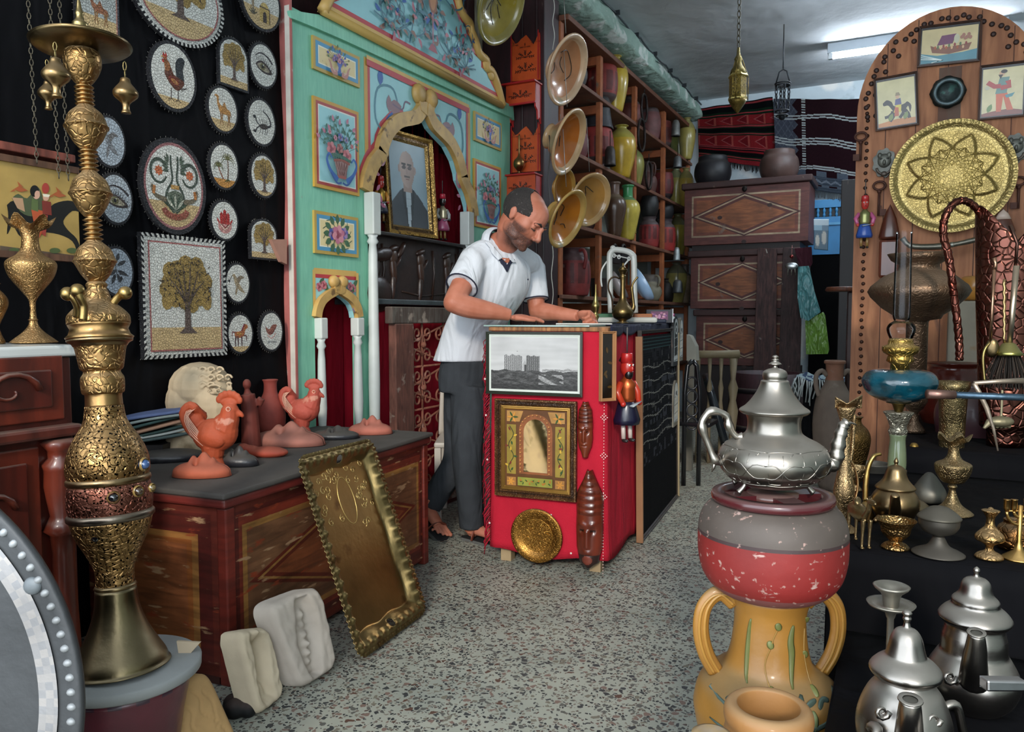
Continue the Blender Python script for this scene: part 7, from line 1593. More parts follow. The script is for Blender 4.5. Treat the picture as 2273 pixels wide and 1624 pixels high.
m_=Lc/2; c_=(z0+z1)/2
for s,cc in ((1,'6b2a1a'),(.93,OC),(.88,'6b2a1a'),(.80,'8a4a28')): D.poly([(m_-(m_-.1)*s,c_),(m_,z0+.02+(c_-z0-.02)*(1-s)),(m_+(m_-.1)*s,c_),(m_,z1-.02-(z1-.02-c_)*(1-s))],cc)
DE=basis(TC@V((-WCH,0,0)),TC.to_3x3()@V((1,0,0)),(0,0,1)); D=Draw(mb,DE,h=.001,step=.0006)
rr(D,.05,WCH-.05,z0-.04,z1+.045,'5a1f18'); rr(D,.09,WCH-.1,z0,z1-.02,'a5703a'); rr(D,.11,WCH-.125,z0+.02,z1-.04,'a05c2c'); rr(D,.13,WCH-.145,z0+.035,z1-.055,'9a5a34')
mb.build('body',M('worn_red_paint2',None,rough=.5,var=.3,vs=7,grain=(5,(1,1,8),'24100a',.55),bs=18,bd=.0015,wear=[('b08a66',.62,9,(1,1,5)),('8f3a20',.64,8,(1,1,4))]),t,bev=.004)
mb=MB(); mb.box((-WCH-.01,-.02,HCH-.05),(.022,Lc+.01,HCH-.018),'6b2620',T=TC); mb.build('top_moulding',rch,t,bev=.01,bseg=3)
mb=MB(); mb.box((-WCH-.02,-.03,HCH-.018),(.03,Lc+.02,HCH),'4a4541',T=TC); mb.build('lid',M('dusty_top',None,rough=.85,var=.2,vs=9,dust=.6,dcol='55514e'),t,bev=.006)
for y in (0,Lc-.035): mb=MB(); mb.box((-.025,y-.004,.0),(.012,y+.035,HCH-.052),'74281c',T=TC); mb.build('corner_post',rch,t,bev=.005)
mb=MB(); mb.box((-WCH+.02,.0,0),(-.03,Lc-.02,.06),'3a1812',T=TC); mb.build('plinth',rch,t)
ZC_=HCH+.001
oz=lambda px,py:onz(px,py,ZC_)
stn=M('carved_marble','c0ab8c',rough=.75,var=.25,vs=7,bs=40,bd=.002,wear=('7d6a4c',.6,5),dust=.2)
HD=at(450,880,2.95); q=lambda x,y,e=0:at(x,y,2.95+e); k=2.95/F
mb=MB(); Fx=RT*.8-FH*.6; Fs=UZ.cross(Fx); Rm=Matrix((Fx,Fs,UZ)).transposed()
mb.ball(q(445,858,.03),(72*k,66*k,56*k),rot=Rm); mb.ball(q(470,900),(54*k,50*k,70*k),rot=Rm); mb.ball(q(425,890,.02),(48*k,56*k,60*k),rot=Rm); mb.ball(q(492,925),(26*k,34*k,34*k),rot=Rm)
mb.tube([q(440,930),V((*q(430,960)[:2],ZC_+.01))],[58*k,62*k],20); mb.ball(q(516,880,-.03),(10*k,14*k,12*k)); mb.tube([q(512,868,-.03),q(522,888,-.04)],[8*k,11*k],8)
R2=random.Random(4)
for i in range(46):
 t_=i/46; x=392+118*((i*7)%23)/23; y=800+55*((i//4)%12)/12*(1 if x<470 else .5)+ (8 if x<410 else 0)
 if x>500 : y=min(y,838)
 c=V(q(x,max(y,818),-.10)); n=(c-HD).normalized()
for (x,y) in [(x,y) for x in range(392,512,19) for y in range(822,905,17) if y<838+ (512-x)*.5 and (x<500 or y<850)]:
 r_=onp(x+R2.random()*6,y+R2.random()*5,HD,FW); v_=(C0-r_).normalized(); dd=hypot((x-448)/74,(y-866)/66)
 if dd>1: continue
 c=at(x,y,2.985-.116*sqrt(max(0,1-dd*dd)))
 mb.tube([c+RT*(.017*cos(a)*(1-a/8))+UZ*(.017*sin(a)*(1-a/8)) for a in [j*.8 for j in range(9)]],.0048,6)
for x,y,rx in ((476,868,15),(509,862,6)):
 c=at(x,y,2.95-.09 if x<500 else 2.95-.07); mb.tube([c+RT*(rx*k*cos(a))+UZ*(5.5*k*sin(a)) for a in [j*pi/8 for j in range(16)]],.0028,6,closed=True); mb.ball(c,(rx*k*.55,.004,4*k)); mb.tube([c+RT*(rx*k*s_)+UZ*(14-5*s_*s_)*k for s_ in (-1,-.4,.3,1)],.005,6)
for (x,y,r_) in ((500,905,9),(507,912,8)): mb.ball(at(x,y,2.9),(r_*k,.01,4*k))
mb.build('marble_bust',stn,label='large pale carved stone head in profile on the chest',cat='sculpture',rem=.0035,smooth=1)
rst_=M('rooster_clay',None,rough=.7,var=.15,vs=20,bs=30,bd=.001,wear=('c98a74',.58,16),dust=.15,dcol='a58878')
def rooster(pxc,yb,label,sc=1.,c='ad4a28',red=False):
 p=oz(pxc,yb); d=dep(p); k=d/F*sc; q=lambda x,y,e=0:p+RT*((x-470)*k)+UZ*((1036-y)*k)+FH*(e*k)
 mb=MB(); Rm=Matrix((RT,FH,UZ)).transposed()
 mb.ball(q(478,965),(48*k,32*k,38*k),c,rot=Rm); mb.ball(q(500,955),(30*k,28*k,40*k),c,rot=Rm); mb.tube([q(500,950),q(512,925),q(514,905)],[30*k,22*k,18*k],14,c); mb.ball(q(514,910),(19*k,17*k,17*k),c,rot=Rm)
 mb.tube([q(528,914),q(538,919),q(543,924)],[9*k,6*k,3*k],8,c)
 for i in range(7): a=radians(165-i*26); mb.ball(q(512+23*cos(a),890-17*sin(a)),(7*k,5*k,9*k),c,rot=Rm)
 mb.ball(q(512,893),(19*k,6*k,10*k),c,rot=Rm)
 for y in (932,940): mb.ball(q(524,y),(8*k,7*k,9*k),c,rot=Rm)
 for i in range(9):
  t_=(i-4)*3.2; mb.tube(spl([q(455,975,t_),q(428+i*1.2,950-i,t_),q(416+i*3,915+i*1.5,t_),q(432+i*2,897+i*3,t_),q(446,908+i*3,t_)],3),[10*k]*12+[5*k],7,c)
 mb.ball(q(432,935),(24*k,16*k,30*k),c,rot=Rm); mb.tube([q(474,990),q(474,1012)],[26*k,22*k],14,c); mb.lathe([(0,0),(34*k,0),(30*k,8*k),(24*k,20*k),(0,26*k)],20,c,T=Matrix.Translation(p))
 mb.ball(q(480,970,-22),(30*k,12*k,20*k),c,rot=Matrix.Rotation(.3,3,'Y')@Rm);
 t=thing('terracotta_rooster',p,label,'figurine','terracotta roosters'); o=mb.build('body',M('rooster_%s'%c,c,rough=.7,var=.15,vs=20,bs=60,bd=.002,wear=('c98a74',.58,16),dust=.15,dcol='a58878'),t,rem=.003)
 mb=MB(); mb.tube([q(516+4.5*cos(i*pi/5),905+4.5*sin(i*pi/5),-17.5) for i in range(10)],1.3*k,5,'e0a890',closed=True); mb.ball(q(516,905,-17),2.2*k,'c06a4a',seg=8,rings=6); mb.build('eye',rst_,t)
 for j in range(6): mb=MB(); mb.tube(spl([q(462-j,985-j*5,-24),q(436-j*2+2,962-j*9,-24),q(422+j*3,930-j*4,-22),q(426+j*4,908-j*1.2,-19)],3),1.25*k,5,'d8a48c'); mb.build('feather_line',rst_,t)
rooster(470,1036,'orange terracotta rooster, the nearer one, standing before the stone head')
rooster(668,962,'pinkish terracotta rooster, the farther one, by the alcove edge',.72,'ad4a3a')
tcr=M('red_earthenware',None,rough=.75,var=.2,vs=14,bs=30,bd=.0015,dust=.35,dcol='6a5650')
p=oz(558,992); d=dep(p); k=d/F; q=lambda x,y,e=0:p+RT*((x-558)*k)+UZ*((992-y)*k)+FH*(e*k)
mb=MB(); mb.ball(q(551,852),(9*k,9*k,12*k),'7d3428'); mb.tube([q(551,862),q(552,874)],[5*k,9*k],10,'7d3428'); mb.tube([q(552,874),q(556,910),q(558,992)],[16*k,18*k,22*k],12,'7d3428'); mb.tube([q(560,885),q(572,892),q(580,880)],[6*k,5*k,4*k],8,'7d3428'); mb.tube([q(578,900),q(582,884)],[5*k,9*k],8,'7d3428'); mb.build('clay_figurine',None,label='small dark clay figurine of a woman beside the jug on the chest',cat='figurine',rem=.004,smooth=1).data.materials.append(M('fig_clay','6b2c22',rough=.75,var=.2,dust=.35,dcol='6a5650'))
bpy.context.scene.objects['clay_figurine'].data.materials.pop(index=0)
mb=MB(); p=oz(602,962); d=dep(p); mb.lathe(pxp([(0,962),(26,960),(32,930),(30,905),(22,885),(15,870),(14,850),(17,842),(13,843),(10,855),(0,857)],962,d,3),28,'8a3a30',T=Matrix.Translation(p)); mb.build('clay_jug',tcr,label='red earthenware jug with chipped rim behind the farther rooster',cat='jug')
p=oz(345,905+60);
def maskflat(name,px,py,w,h,ang_,col,label,mat=tcr,cat='mask',zt=None,tall=.35,feat=True):
 p=onz(px,py,ZC_ if zt is None else zt); d=dep(p); k=d/F; L=w*k/2; Wd=L*.55; T=Matrix.Translation(p)@Matrix.Rotation(YAW+ang_,4,'Z')
 Hh=h*k
 def fn(u,v):
  a=2*pi*u; r=v; x=cos(a)*r*L; y=sin(a)*r*Wd; f=x/L; s=y/Wd
  z=Hh*.75*sqrt(max(0,1-r*r))**.7
  if feat: z+=Hh*.5*exp(-((f-.1)/.21)**2-(s/.3)**2)+Hh*.3*exp(-((f+.28)/.1)**2-(s/.5)**2)-Hh*.34*exp(-((f+.12)/.09)**2-((abs(s)-.38)/.18)**2)+Hh*.22*exp(-((f-.42)/.07)**2-(s/.3)**2)
  return T@V((x,y,z+.001))
 mb=MB(); mb.sheet(fn,48,20,col);
 return mb.build(name,mat,label=label,cat=cat,group='masks lying on the chest' if cat=='mask' else None,solid=.004)
maskflat('clay_mask',448,1056,128,42,0,'b0593e','orange clay mask lying on the chest corner in front of the nearer rooster',tcr)
blkm=M('black_clay','26262a',rough=.35,var=.3,vs=20,bs=40,bd=.002,dust=.3)
maskflat('clay_mask',527,1032,96,34,-.1,'26262a','glossy black mask lying between the nearer rooster and the orange lamp',blkm)
maskflat('clay_mask',640,985,172,40,-.2,'a5695a','large dusty pink clay mask with pierced eyes in the middle of the chest top',tcr,tall=.5)
maskflat('clay_mask',822,962,98,32,.0,'a8604f','small dusty pink face mask at the far end of the chest',tcr)
maskflat('clay_mask',745,972,105,22,.1,'2a2a2c','flat black mask lying behind the brass tray top',blkm)
maskflat('clay_mask',378,1020,150,30,.35,'221d1c','dark leaf-shaped mask lying behind the orange mask near the pipe',blkm,feat=False,cat='mask')
mb=MB(); p=oz(590,1012); k=dep(p)/F; q=lambda x,y:p+RT*((x-590)*k)+UZ*((1012-y)*k)
for a in (1,): mb.ball(q(594,1003),(48*k,26*k,13*k),'a5442f',rot=Matrix.Rotation(YAW-.1,3,'Z')); mb.ball(q(541,994),(15*k,12*k,11*k),'b0503c'); mb.tube([q(544,994),q(565,1000)],[9*k,12*k],10,'a5442f')
mb.build('clay_ladle',None,label='small orange clay ladle shaped piece beside the glossy black mask',cat='ladle',rem=.004,smooth=1); o=SC.objects['clay_ladle']; o.data.materials.clear(); o.data.materials.append(M('ladle_clay','a5442f',rough=.7,var=.2,bs=30,bd=.001,dust=.2))
R2=random.Random(3)
for i,(c,l) in enumerate((('4b5a58','lowest newspaper of the stack'),('c0c4be','white magazine low in the stack'),('2f4540','dark green magazine in the stack'),('b98d72','brownish newspaper in the stack'),('3a5552','teal-grey magazine near the top of the stack'),('8f9a96','grey newspaper near the top of the stack'),('5a6a94','blue paper on top of the stack'))):
 p=oz(318,1010); p.z=ZC_+.07+i*.0145; tl=.0; a=YAW+.35+R2.random()*.3
 mb=MB(); T=Matrix.Translation(p)@Matrix.Rotation(a,4,'Z')@Matrix.Rotation(-.16,4,'Y')
 mb.sheet(lambda u,v:T@V((-.17+.34*u,-.13+.26*v,.004*sin(u*5+i)+.003*sin(v*7+i*2))),14,10,c); mb.build('newspaper',MC['paper'],label=l+' behind the water pipe',cat='newspaper',group='papers stacked on the chest',solid=.009)
p=oz(318,1010); mb=MB(); mb.box((-.13,-.1,0),(.12,.1,.055),'1d1a1a',T=Matrix.Translation(p)@Matrix.Rotation(YAW,4,'Z')); mb.build('box',dkw,label='dark box under the stack of newspapers on the chest',cat='box')
p=oz(300,975); mb=MB(); mb.lathe([(.04,0),(.05,.05),(.062,.13),(.055,.135),(.045,.12),(0,.11)],20,'7d3a30',T=Matrix.Translation(p+V((-.1,.1,0)))); mb.build('clay_cup',tcr,label='red clay cup behind the newspapers',cat='cup')
# big rectangular brass tray
b0=onz(790,1476,.0);b1=onz(932,1362,.0)
Nf=TC.to_3x3()@V((1,0,0)); Of=TC@V((.036,0,0))
t0=onp(677,1015,Of,Nf); t1=onp(848,976,Of,Nf)
U_=((b1-b0)+(t1-t0)).normalized(); W_=((t0-b0)+(t1-b1))/2; Tt=basis((b0+b1)/2+V((0,0,.006)),U_,W_); Wt=((b1-b0).length+(t1-t0).length)/2; Ht=W_.length
t=thing('brass_tray',(b0+b1)/2,'long rectangular brass tray with embossed wavy border leaning on the chest','tray')
def ty(x,y):
 e=min(Wt/2-abs(x),min(y,Ht-y)); w=.065+.008*sin(y*32)+.006*sin(x*40)
 z=.014 if e<.012 else (.01+.006*sin((e-.012)/.03*pi) if e<.045 else (.01-.024*min(1,(e-.045)/(w-.045)) if e<w else -.014))
 per=(y if Wt/2-abs(x)<min(y,Ht-y) else x)
 if .012<e<.05: z+=.009*max(0,cos(per*2*pi/.042))*exp(-((e-.032)/.012)**2)
 if e<.014: z+=.003*cos(per*2*pi/.018)
 return z
rc=.05
def trf(u,v):
 x=(u-.5)*Wt; y=v*Ht
 return x,y
mb=MB(); nu,nv=90,190; vs=[];ok=lambda u,v:True
def inside(x,y):
 cx=max(abs(x)-(Wt/2-rc),0); cyy=max((rc-y),(y-(Ht-rc)),0)
 if cx>0 and cyy>0 and hypot(cx,cyy)>rc: return False
 for yy in (.045,Ht-.045):
  if hypot(x*.9,(y-yy)*1.2)<.016: return False
 return True
fs=[];cs=[]
for j in range(nv+1):
 for i in range(nu+1): x,y=trf(i/nu,j/nv); vs.append(Tt@V((x,y,ty(x,y)+.012)))
for j in range(nv):
 for i in range(nu):
  x,y=trf((i+.5)/nu,(j+.5)/nv)
  if inside(x,y): fs.append((j*(nu+1)+i,j*(nu+1)+i+1,(j+1)*(nu+1)+i+1,(j+1)*(nu+1)+i)); cs.append('82704a' if abs(x)>Wt/2-.07 or y<.07 or y>Ht-.07 else ('94784a'))
mb.add(vs,fs,cs,sm=True)
trm=M('tray_brass',None,rough=.42,metal=1,var=.25,vs=6,bs=50,bd=.0008,wear=('6b4f30',.62,6))
mb.build('tray_sheet',trm,t,solid=.0015)
mb=MB(); yc=Ht*.72
for s in (1,): mb.tube([Tt@V((cos(i*pi/16)*.045*s,yc+sin(i*pi/16)*.085*s,-.001)) for i in range(32)],.0016,5,'c9b070',closed=True)
R2=random.Random(6)
for i in range(44):
 x=(R2.random()-.5)*(Wt-.17); y=yc-.1+R2.random()*.24
 if hypot(x/.05,(y-yc)/.09)<1.05: continue
 mb.tube([Tt@V((x+(.016-.0012*j)*cos(j*.7+i),y+(.016-.0012*j)*sin(j*.7+i),-.001)) for j in range(11)],.0014,4,'cbb376')
mb.build('engraved_crest',M('bright_brass',None,rough=.35,metal=.8,var=.1),t)
# plaster moulds and relief tile
pls=M('plaster',None,rough=.9,var=.12,vs=8,bs=25,bd=.002,wear=('8a7050',.64,6))
def mould(c4,th,col,label,carve,name,n=44,cat='mould'):
 bl=onz(*c4[0],.01); br=onz(*c4[1],.01); U_=(br-bl).normalized();
 Nn=U_.cross(UZ); Nn.normalize(); Nn=-Nn if Nn.dot(C0-bl)<0 else Nn; pn=(Nn*cos(.22)+UZ*sin(.22)).normalized()
 tl_=onp(*c4[3],bl,pn); tr_=onp(*c4[2],bl,pn)
 def pos(u,v): return bl.lerp(br,u).lerp(tl_.lerp(tr_,u),v)
 W_=(br-bl).length; Hh=(tl_-bl).length
 mb=MB(); ring=[]
 def edge(u,v): # rounded square param
  return (u,v)
 def fn(u,v):
  x,y=u*2-1,v*2-1; m=max(abs(x),abs(y)); l=(abs(x)**6+abs(y)**6)**(1/6) or 1; s=m/l if l>0 else 1
  x*=s;y*=s; z=carve(x,y)-th*.35*max(0,(m-.86)/.14)**2
  return pos((x+1)/2,(y+1)/2)+pn*(z)+ V((0,0,0))
 mb.sheet(fn,n,n,col); vs0=len(mb.v)
 w=n+1; bd=[i for i in range(w)]+[i*w+n for i in range(1,w)]+[n*w+n-i for i in range(1,w)]+[(n-i)*w for i in range(1,n)]
 back=[V(mb.v[i])-pn*th for i in bd]; m=len(bd)
 mb.v+=[tuple(p) for p in back]
 for i in range(m): mb.f.append([bd[i],vs0+i,vs0+(i+1)%m,bd[(i+1)%m]]); mb.c.append(lin(col)); mb.m.append(0); mb.sm.append(True)
 mb.f.append([vs0+i for i in range(m)]); mb.c.append(lin(col)); mb.m.append(0); mb.sm.append(False)
 return mb.build(name,pls,label=label,cat=cat)
def cv1(x,y):
 z=0; cx=.12*sin(y*2.2)+.02; w=.42-.25*abs(y)**1.5
 if abs(y)<.88: d_=abs(x-cx)/w; z-=.036*exp(-(d_)**4)+.0
 z+=.022*exp(-((x-cx-.0)/.15)**2-((y+.2)/.45)**2)*(1+.45*sin(y*30))+.02*exp(-((x-.12)/.12)**2-((y-.5)/.13)**2)+.009*exp(-((x+.12)/.1)**2-((y-.2)/.35)**2)+.003*NZ.noise(V((x*6,y*6,1)))
 return z
def cv2(x,y): return -.04*exp(-((x-.12*sin(y*3))/.42)**4-(y/.8)**8)+.012*exp(-((x)/.16)**2)*(.5+.5*sin(y*9))+.004*NZ.noise(V((x*5,y*5,4)))
mould([(672,1532),(755,1480),(716,1296),(596,1342)],.06,'b9ada0','large off-white plaster mould with a hollow figure leaning on the chest',cv1,'plaster_mould')
mould([(578,1590),(636,1545),(600,1388),(530,1400)],.055,'c0b096','small narrow plaster mould with a hollow leaning beside the larger one',cv2,'plaster_mould')
def cv3(x,y):
 z=.0
 for c in ([(-.75,.2),(-.55,.5),(-.3,.35),(-.35,-.2),(-.2,-.8)],[(-.1,.5),(.05,.3),(-.1,0),(.1,-.3),(0,-.8)],[(.25,.75),(.4,.5),(.3,.2),(.55,-.1),(.4,-.7)],[(.55,.6),(.7,.3),(.6,-.1),(.75,-.5),(.6,-.8)]):
  P=spl(c,4); d_=min(hypot(x-a,y-b) for a,b in P); z-=.004*exp(-(d_/.045)**2); z+=.004*exp(-(d_/.2)**2)
 return z
bl=onz(375,1735,.0);
mould([(386,1745),(540,1660),(462,1484),(328,1556)],.03,'b08c5c','sandy relief tile of standing figures at the bottom edge of the picture',cv3,'relief_tile',60,'tile')
p=onz(522,1590,0); mb=MB()
for x,y,r in ((0,0,.03),(.03,.02,.025),(-.03,.02,.028),(.01,.05,.028),(-.02,.08,.02)): mb.ball(p+V((x,y,r*.8)),r,'5a4a44')
mb.build('dark_clay_piece',tcr,label='dark lumpy clay piece in the shadow between chest and tile',cat='ornament',rem=.006,smooth=2)
# tall brass water pipe
DH=1.78; kh=DH/F
base=at(268,1478,DH); top=at(176,30,DH)
axis=(top-base); axis.normalize()
Xh_=axis.orthogonal().normalized(); TH=Matrix.Identity(4); ux=RT-axis*RT.dot(axis); ux.normalize(); uy=axis.cross(ux)
for i in range(3): TH[i][0]=ux[i];TH[i][1]=uy[i];TH[i][2]=axis[i];TH[i][3]=base[i]
lenpx=1448
hk=thing('water_pipe',base,'very tall brass water pipe with pierced jewelled bulb standing on a round slab','water pipe')
def seg_(name,prof,mat,col,par=hk,seg=48,n=4,**kw):
 mb=MB(); mb.lathe([(max(r,0)*kh,(1478-y)*kh*1.002) for r,y in (spl(prof,n) if n else prof)],seg,col,T=TH); return mb.build(name,mat,par,**kw)
hol=M('pierced_brass',None,rough=.34,metal=1,var=.25,vs=10,bt='scroll',bs=75,bd=.0022,dust=.3,dcol='8a7a60',holes=120)
hol2=M('pierced_copper',None,rough=.34,metal=1,var=.25,vs=10,bt='scroll',bs=90,bd=.002,dust=.25,dcol='8a7a60',holes=130)
HB_='94744a'
seg_('foot',[(0,1478),(96,1478),(98,1470),(94,1455),(80,1430),(60,1390),(46,1345),(42,1304)],brs,'6e6248')
seg_('neck_ring',[(40,1305),(44,1300),(40,1294)],brs,'857252',n=0)
seg_('pierced_lower_bulb',[(40,1296),(40,1262),(54,1225),(74,1185),(84,1150)],hol,HB_)
seg_('band',[(83,1152),(89,1146),(89,1138),(85,1133)],brs,'7d7266',n=0)
seg_('copper_band',[(84,1134),(87,1110),(85,1082),(82,1072)],hol2,'8a584a')
seg_('band',[(81,1073),(86,1066),(85,1058),(82,1056)],brs,'857052',n=0)
seg_('pierced_upper_bulb',[(81,1058),(85,1040),(82,1010),(68,975),(50,945),(42,925),(39,900)],hol,HB_)
seg_('neck',[(38,902),(37,880),(38,872)],brs,HB_)
seg_('collar',[(38,874),(43,868),(44,840),(38,828),(38,822),(44,815),(50,780),(54,765)],brc,HB_)
seg_('bowl',[(54,768),(58,762),(66,757),(66,750)],brs,'857052')
seg_('saucer',[(66,753),(69,748),(62,742),(58,730),(62,722),(64,716)],brs,HB_,n=0)
seg_('shoulder',[(64,718),(62,700),(46,682),(30,668),(24,650),(20,640),(22,632),(18,626)],brc,HB_)
def bulb(y,r,h):
 seg_('bulb',[(13,y+h),(18,y+h*.92),(r*.7,y+h*.6),(r*.98,y+h*.1),(r*1.06,y+1),(r*.98,y-h*.12),(r*.8,y-h*.55),(r*.45,y-h*.85),(13,y-h)],brc,HB_)
def stem(y0,y1):
 P=[]; n=5
 for i in range(n): y=y0+(y1-y0)*i/n; P+= [(12,y),(20,y-(y0-y1)/n*.35),(12,y-(y0-y1)/n*.7)]
 seg_('ringed_stem',P+[(13,y1)],brs,HB_,n=2)
bulb(580,42,48); stem(534,482); bulb(430,42,52); stem(380,330); bulb(282,43,50); stem(234,188)
seg_('cup',[(12,190),(18,184),(30,166),(38,144),(37,122),(28,112),(0,110)],brc,HB_)
seg_('drip_tray',[(0,112),(30,112),(60,108),(96,104),(103,98),(100,98),(60,106),(14,110)],brs,'6d5c40',n=0)
seg_('top_spire',[(13,110),(15,94),(16,76),(10,70),(15,62),(16,52),(10,46),(8,36),(9,30),(6,20),(3,-2),(0,-4)],brs,'94825a',n=3)
q=lambda x,y,e=0:at(x,y,DH+e)
def hbell(x,y,s,e,yt):
 t=bpy.data.objects.new('hanging_bell',None); COL.objects.link(t); t.parent=hk; OFF[t]=OFF[hk].copy(); p=q(x,y,e); k=kh*s
 mb=MB(); mb.lathe([(max(r,0)*k,z*k) for r,z in spl([(0,0),(9,0),(10,3),(8,8),(9,22),(24,36),(26,46),(20,56),(12,66),(9,76),(0,79)],3)],24,'8d7450',T=Matrix.Translation(p)); mb.build('bell_body',brs,t)
 a=p+V((0,0,78*k)); chain(a,a+V((0,0,max(.03,(y-79*s-yt)*kh))),brs,t,step=.012,r=.0012,name='bell_chain',col='8a7a50')
hbell(126,216,1.,-.17,118); hbell(280,252,1.,.0,140); hbell(108,243,.85,.12,128)
for pts,e in (([(170,702,-.07),(172,680,-.08),(162,660,-.09),(150,652,-.09)],0),([(245,700,0),(250,676,.0),(262,660,0),(278,650,0)],0),([(184,712,-.1),(186,680,-.1),(178,660,-.11),(172,645,-.11)],0)):
 mb=MB(); P=[q(x,y,e2) for x,y,e2 in pts]; mb.tube(spl(P,4),[.0085]*9+[.0095,.012,.014,.015],12,'9a8150'); d_=(P[-1]-P[-2]).normalized(); mb.ball(P[-1],(.0155,.0155,.0155),'9a8150'); mb.build('hose_port',brs,hk)
gem=M('dark_gem',None,rough=.06,var=.0,coat=1,spec=.8)
for x,y,rr_,ct,c in ((320,1030,12,80,'34507e'),(252,1104,10,84,'0c0c10'),(307,1090,10,83,'3a2a1c'),(190,1112,8,84,'0c0c10'),(217,1190,16,70,'0a0a0e'),(170,1040,9,80,'101428'),(337,1082,8,84,'6a5a34')):
 ax_px=176+(268-176)*(y-30)/1448; dx=max(-.97,min(.97,(x-ax_px)/ct)); e=-ct*kh*sqrt(1-dx*dx)
 mb=MB(); p=at(x,y,DH+e); v_=(C0-p); n_=(p-(base+axis*((1478-y)*kh))).normalized(); mb.ball(p,(rr_*kh,rr_*kh,rr_*kh*.9),c); mb.lathe([(rr_*kh*1.05,-.002),(rr_*kh*1.35,.0),(rr_*kh*1.1,.004)],20,'8a7040',T=Matrix.Translation(p)@n_.to_track_quat('Z','Y').to_matrix().to_4x4(),cl=False)
 mb.build('jewel',gem,hk)
zb=base.z
c=V((base.x,base.y,0))+FH*.02+RT*.0
mb=MB(); mb.lathe([(0,zb-.03),(.158,zb-.03),(.166,zb-.024),(.167,zb-.006),(.162,zb-.001),(0,zb-.001)],56,'8d8f8e',T=Matrix.Translation(c)); mb.build('round_slab',M('slab_stone',None,rough=.7,var=.12,vs=8,bs=30,bd=.001),label='grey round slab under the brass water pipe',cat='slab')
def drc(z,a):
 t_=(a*8/pi)%1
 return '3a2230' if z>zb*.6 and abs(abs(t_-.5)*.14+zb*.72-z)<.012 else ('6d1f22' if z<zb*.3 else '5a2630')
mb=MB(); mb.lathe([(0,0),(.11,0),(.118,.02),(.112,zb*.3),(.125,zb*.6),(.142,zb*.85),(.145,zb-.034),(0,zb-.032)],64,drc,T=Matrix.Translation(c)); mb.build('painted_drum',M('drum_leather',None,rough=.35,var=.3,vs=9,bs=30,bd=.001,coat=.3),label='dark red patterned drum carrying the grey slab',cat='drum')
a_=onz(428,1432,zb-.0); mb=MB(); P=[at(x,y,1.86) for x,y in ((395,1420),(447,1423),(425,1448),(400,1452))]; mb.prism([((p-P[0]).dot(RT),(p-P[0]).dot(UP)) for p in P],P[0]+FH*0,RT,UP,.008,'b9a68c'); mb.build('card_corner',MC['paper'],label='pale pointed piece of card sticking out behind the slab',cat='card')
# arched wooden door leaning at the right
YD=4.2
fD=lambda px,py,Y=YD:(lambda p:(p.x,p.z))(ony(px,py,Y))
dw=M('old_door_wood',None,rough=.7,var=.22,vs=3,grain=(4,(7,7,.9),'5a2c16',.55),bs=14,bd=.002,wear=[('6d4a3c',.6,4,(2,2,.8)),('4a3a36',.68,5)])
xl=fD(1893,600)[0]; xc=fD(2110,15)[0]; rw=xc-xl; ztp=fD(2110,16)[1]
t=thing('arched_door',(xc,YD,0),'tall round-topped old studded wooden door panel hung with antiques at the right','door panel')
sz=ztp-rw*1.18
pts=[(xl,0.02),(xc+rw,0.02),(xc+rw,sz)]+[(xc+rw*cos(i*pi/28),sz+(ztp-sz)*sin(i*pi/28)) for i in range(1,28)]+[(xl,sz)]
mb=MB(); mb.prism(pts,(0,YD+.05,0),(1,0,0),(0,0,1),.05,'a8704c',sidecol='6b5546')
D=Draw(mb,basis((0,YD,0),(1,0,0),(0,0,1)),h=.0005)
for i in range(1,6): x=xl+2*rw*i/6; D.line([(x,.05),(x,sz+(ztp-sz)*sqrt(max(0,1-((x-xc)/rw)**2))-.01)],.004,'3a2014')
mb.build('boards',dw,t,bev=.006)
D=None
mb=MB(); a,b=fD(2080,300)[0],fD(2130,300)[0]; mb.box((a,YD-.004,fD(2100,290)[1]),(b,YD,fD(2100,150)[1]),'5a4436'); mb.build('iron_patch',dw,t)
stud=M('stud_iron',None,rough=.5,metal=.5,var=.3)
mb=MB(); ns=0
for i in range(58): mb.ball((xl+.045+(.004 if i%2 else 0),YD-.004,.1+i*.036),(.009,.006,.009),'3a2218',seg=8,rings=6);
for i in range(34):
 a=pi*(1-i/33*.95);
 for rr_ in ((.9,) if i%3 else (.9,.8)): mb.ball((xc+rw*rr_*cos(a)+jit(.01),YD-.004,sz+(ztp-sz)*rr_*sin(a)+jit(.01)),(.012,.007,.012),'3a2a26',seg=8,rings=6)
o=mb.build('studs',stud,t); o['kind']='stuff'
def picture(c4,label,draw,bgc):
 Yp=YD-.012; P=[ony(*c,Yp) for c in c4]; O=(P[0]+P[1]+P[2]+P[3])/4; U_=(P[1]-P[0]+P[2]-P[3]); W_=(P[0]-P[3]+P[1]-P[2]); W=U_.length/2; Hh=W_.length/2; U_.normalize()
 T=basis(O-U_*0-W_.normalized()*Hh/2,U_,W_); t=thing('glass_picture',O,label,'picture','glass pictures on the arched door')
 frame(T,W,Hh,.009,.012,dkw,t,'4a2c1c')
 mb=MB(); mb.box((-W/2+.004,.004,-.004),(W/2-.004,Hh-.004,.003),'1a1210',T=T); D=Draw(mb,T@Matrix.Translation((0,0,.003)),h=.0003); e=.014
 D.poly([(-W/2+e,e),(W/2-e,e),(W/2-e,Hh-e*1.4),(-W/2+e,Hh-e*1.4)],bgc); draw(D,W-2*e,Hh-2.4*e,e); mb.build('painting',MC['painting_gloss'],t)
